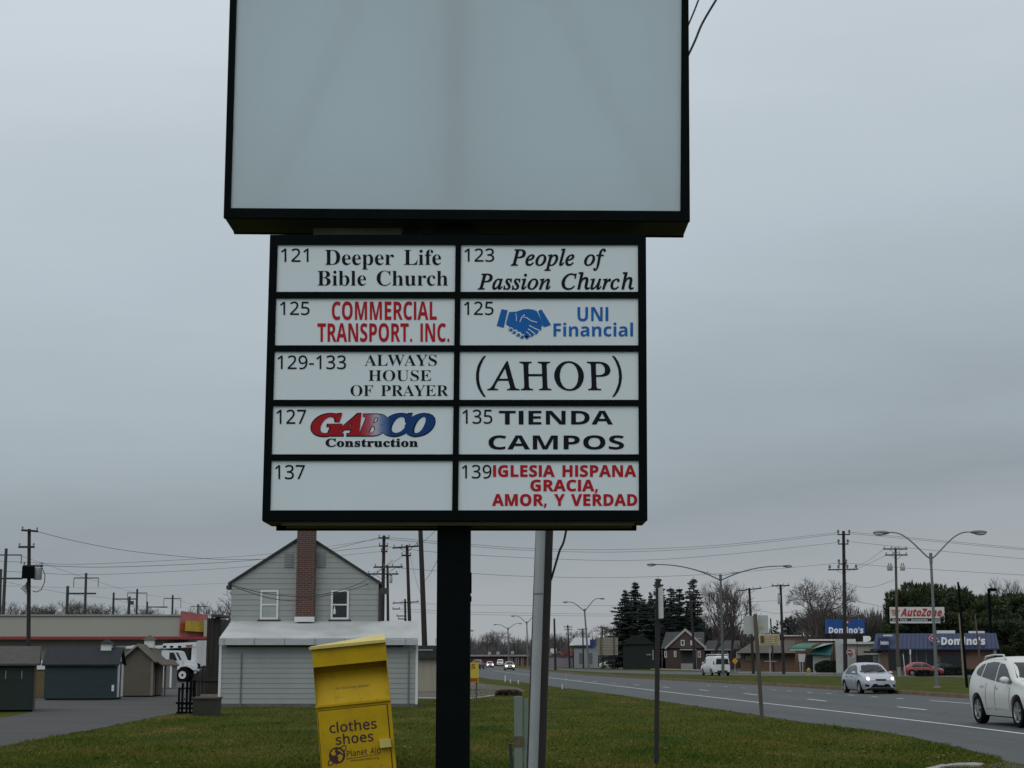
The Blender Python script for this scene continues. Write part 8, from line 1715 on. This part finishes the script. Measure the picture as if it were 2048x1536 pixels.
# red parked hatchback in front of the pizza shop
hc = Car(4.2, 1.7, [(-2.1, .75), (-2.05, .95), (-1.85, 1.05), (-1.35, 1.34), (-.8, 1.41), (0, 1.39), (.35, 1.27), (.95, .93), (1.6, .84), (2.02, .70), (2.1, .56)], [(-2.2, .85), (1.1, .84), (2.2, .66)], (-1.25, 1.28), .30, .19, .25, .34)
RDP = paint('red_car_paint', (.26, .022, .030), 0, .35)
t = make_car('red_car', 'red hatchback parked in front of the pizza shop behind the lamp pole', 'car', hc, RDP, [('side_window', [(-.2, .90), (-.2, 1.29), (.1, 1.30), (.35, 1.2), (.78, .92)]), ('side_window', [(-1.25, .92), (-1.15, 1.2), (-.8, 1.30), (-.26, 1.29), (-.26, .90)])], [(-.56, 1.31), (.56, 1.31), (.66, .96), (-.66, .96)], [(-.5, 1.3), (.5, 1.3), (.6, 1.02), (-.6, 1.02)], sedan_kw['lights'], sedan_kw['grille'][:1], None, (.7, .95), handles=((-.95, .78),), taillights=sedan_kw['taillights'])
place(t, 1847, 1351.3, -8)
t = make_car('dark_car', 'dark green car parked beyond the red one, under the blue roof', 'car', hc, paint('dark_green_paint', (.012, .028, .024), .2), sedan_sides, sedan_front, None, sedan_kw['lights'], None, None, (.7, .95))
place(t, 1897, 1349.6, -4)
# oncoming traffic far down the road
FK = dict(sedan_kw); FK['handles'] = (); FK['grille'] = sedan_kw['grille'][:2]
GLD = paint('gold_car_paint', (.30, .28, .23), .3)
def oncoming(label, u, vb, yaw, pm, name='oncoming_car', car=sc):
    t = make_car(name, label, 'car', car, pm, sedan_sides, lit=.15, group='oncoming cars with lit lamps', **FK); place(t, u, vb, yaw); return t
oncoming('gold oncoming car with lit lamps, nearest of the far traffic', 1018.5, 1340.5, -86, GLD)
oncoming('silver white oncoming car with lit lamps, left of the gold one', 979.5, 1335.4, -86, paint('pearl_paint', (.42, .43, .44), .2))
t = make_car('white_van', 'small white van in the distance between the two oncoming cars', 'van', vc, VW, [], [(-.75, 1.8), (.75, 1.8), (.85, 1.35), (-.85, 1.35)], None, None, [('grille', PLAST, [(-.5, .95), (.5, .95), (.5, .75), (-.5, .75)])], spokes=5); place(t, 1000.5, 1331.8, -93)
pc = Car(5.6, 1.95, [(-2.8, .95), (-2.75, 1.12), (-.75, 1.12), (-.7, 1.3), (-.6, 1.72), (.2, 1.8), (.5, 1.74), (1.1, 1.2), (1.4, 1.15), (2.5, 1.06), (2.75, .9), (2.8, .7)], [(-2.9, 1.05), (1.2, 1.1), (2.9, .9)], (-1.75, 1.75), .38, .32, .2, .2)
t = make_car('pickup_truck', 'dark grey pickup half hidden behind the black sign post, left of the oncoming cars', 'truck', pc, paint('dark_grey_paint', (.075, .08, .085), .2), [('side_window', [(-.5, 1.2), (-.45, 1.62), (.35, 1.65), (.85, 1.22)])], [(-.65, 1.68), (.65, 1.68), (.78, 1.25), (-.78, 1.25)], [(-.6, 1.65), (.6, 1.65), (.7, 1.28), (-.7, 1.28)], None, None, [('rear_plate', PLATE, [(-.2, .8), (.2, .8), (.2, .68), (-.2, .68)])], (.8, 1.25), taillights=[[(.8, .75), (.8, 1.05), (.93, 1.05), (.93, .75)]]); place(t, 955, 1338.4, 80)
t = make_car('parked_car', 'white car parked on the verge below the slatted hoarding', 'car', hc, paint('dull_white_paint', (.46, .47, .47)), sedan_sides, sedan_front, None, None, None, None, None); place(t, 1218, 1336.5, 20)
t = make_car('parked_car', 'dark car parked between the hoarding and the route plates', 'car', sc, paint('black_blue_paint', (.02, .022, .03), .2), sedan_sides, sedan_front, None, None, None, None, None); place(t, 1246, 1336, -5)
t = make_car('parked_car', 'white car parked at the mauve building right of the utility pole', 'car', hc, MATS['dull_white_paint'], sedan_sides, sedan_front, None, None, None, None, None); place(t, 1104, 1333.5, -70)

# ------------------------------------------------------------------ white bucket truck on the lot
YTR = G(365, 1364).y; k = px(YTR)
t = thing('bucket_truck', 'white bonneted bucket truck with a long boom and raised bucket beside the sheds', 'truck', (P(352, 1364, YTR).x, YTR, 0))
TW = mat('truck_white', (.60, .63, .64), .45, var=.06, vs=1, dirt=.08); tx = lambda u: P(u, 1330, YTR).x; tz_ = lambda v: P(360, v, YTR).z
def slab(name, m, pts, y0, y1, par=t, bev=0):
    mb = MB(); mb.prism([(tx(u), YTR + y0, tz_(v)) for u, v in pts], (0, y1 - y0, 0)); return mb.build(name, m, par, bevel=bev)
slab('cab', TW, [(322, 1348), (322, 1301), (349, 1301), (357, 1303), (365, 1321), (365, 1330), (356, 1340), (352, 1348)], .05, 2.1, bev=.03)
slab('side_window', CARG, [(338, 1321), (338, 1305), (347, 1305), (354, 1321)], .03, .048)
slab('windscreen', CARG, [(350.5, 1305), (355, 1305), (362.5, 1319), (359, 1320)], .032, .049)
slab('bonnet', TW, [(360, 1340), (360, 1321), (366, 1320.5), (380, 1321.5), (391, 1324), (394, 1330), (394, 1341), (384, 1340), (376, 1334), (366, 1334)], .2, 1.95, bev=.03)
slab('fender', TW, [(355, 1350), (357, 1340), (362, 1334), (372, 1333), (380, 1336), (387, 1341), (394, 1341), (394, 1334), (384, 1330), (370, 1329.5), (360, 1332), (353, 1340)], .0, .19, bev=.02)
slab('grille', PLAST, [(392, 1326), (398, 1328), (398, 1337), (394, 1338)], .35, 1.8)
slab('bumper', mat('bumper_white', (.48, .50, .50), .5), [(393, 1338), (412, 1336), (412, 1340), (400, 1344), (393, 1342)], .1, 2.0)
slab('headlight', HLOFF, [(388, 1342), (393, 1342), (393, 1347), (388, 1347)], .1, .4)
slab('chassis', PLAST, [(300, 1356), (300, 1347), (386, 1346), (386, 1354)], .3, 1.8)
slab('step_box', mat('grey_step', (.20, .21, .20), .7), [(330, 1363), (330, 1357), (357, 1357), (357, 1363)], .15, .7)
slab('mirror', BLK, [(346, 1318), (349, 1318), (349, 1330), (346, 1330)], -.15, -.05)
for u in (365.5, 312):
    for yy in (.0, 1.9):
        c = Vector((tx(u), YTR + yy, 14.5 * k * .96)); R = 14.5 * k * .96; mb = MB(); mb.lathe(c, [(R * .55, -.02), (R * .95, -.04), (R, .02), (R, .28), (R * .9, .32)], 22, 'y'); w = mb.build('wheel', TYRE, t, smooth='auto')
        mb = MB(); mb.lathe(c, [(R * .5, -.03), (R * .54, -.05), (R * .2, .02), (R * .16, -.06), (R * .05, -.06)], 18, 'y'); mb.build('rim', TW, w, smooth='auto')
        mb = MB(); mb.lathe(c + Vector((0, -.066, 0)), [(R * .17, 0), (R * .15, -.01)], 12, 'y'); mb.build('hub', BLK, w)
bo = slab('boom', TW, [(320, 1287), (388, 1284), (391, 1287.5), (390, 1294), (321, 1297)], .7, 1.1, bev=.02)
slab('boom_tip', TW, [(282, 1292.5), (322, 1290), (322, 1296), (310, 1297), (300, 1294), (282, 1294.5)], .75, 1.05, bo)
slab('thin_boom', mat('thin_boom_grey', (.25, .26, .26), .6), [(226, 1292), (262, 1291.5), (262, 1295), (226, 1294)], .8, 1.0, bo)
slab('boom_head', TW, [(246, 1293), (264, 1290), (264, 1297), (246, 1297)], .7, 1.1, bo)
for u in (321, 335, 351): slab('boom_slot', BLK, [(u, 1291.5), (u + 6.5, 1291.3), (u + 6.5, 1295), (u, 1295.2)], .675, .695, bo)
slab('boom_mark', mat('boom_red', (.25, .06, .07), .6), [(367, 1290), (380, 1289), (380, 1293), (367, 1294)], .675, .695, bo)
slab('pedestal', TW, [(378, 1322), (379, 1292), (389, 1290), (392, 1322)], .75, 1.05)
bk_ = slab('bucket', mat('bucket_grey', (.45, .47, .47), .5, var=.06, dirt=.1), [(391, 1333), (390, 1281), (409, 1281), (413, 1287), (413, 1333)], .45, 1.6, bev=.04)
slab('bucket_rib', mat('rib_pale', (.50, .52, .52), .5), [(399, 1333), (399, 1283), (400.5, 1283), (400.5, 1333)], .42, .448, bk_)
slab('bucket_rim', PLAST, [(389, 1335.5), (389, 1333.2), (414, 1333.2), (414, 1335.5)], .4, 1.65, bk_)
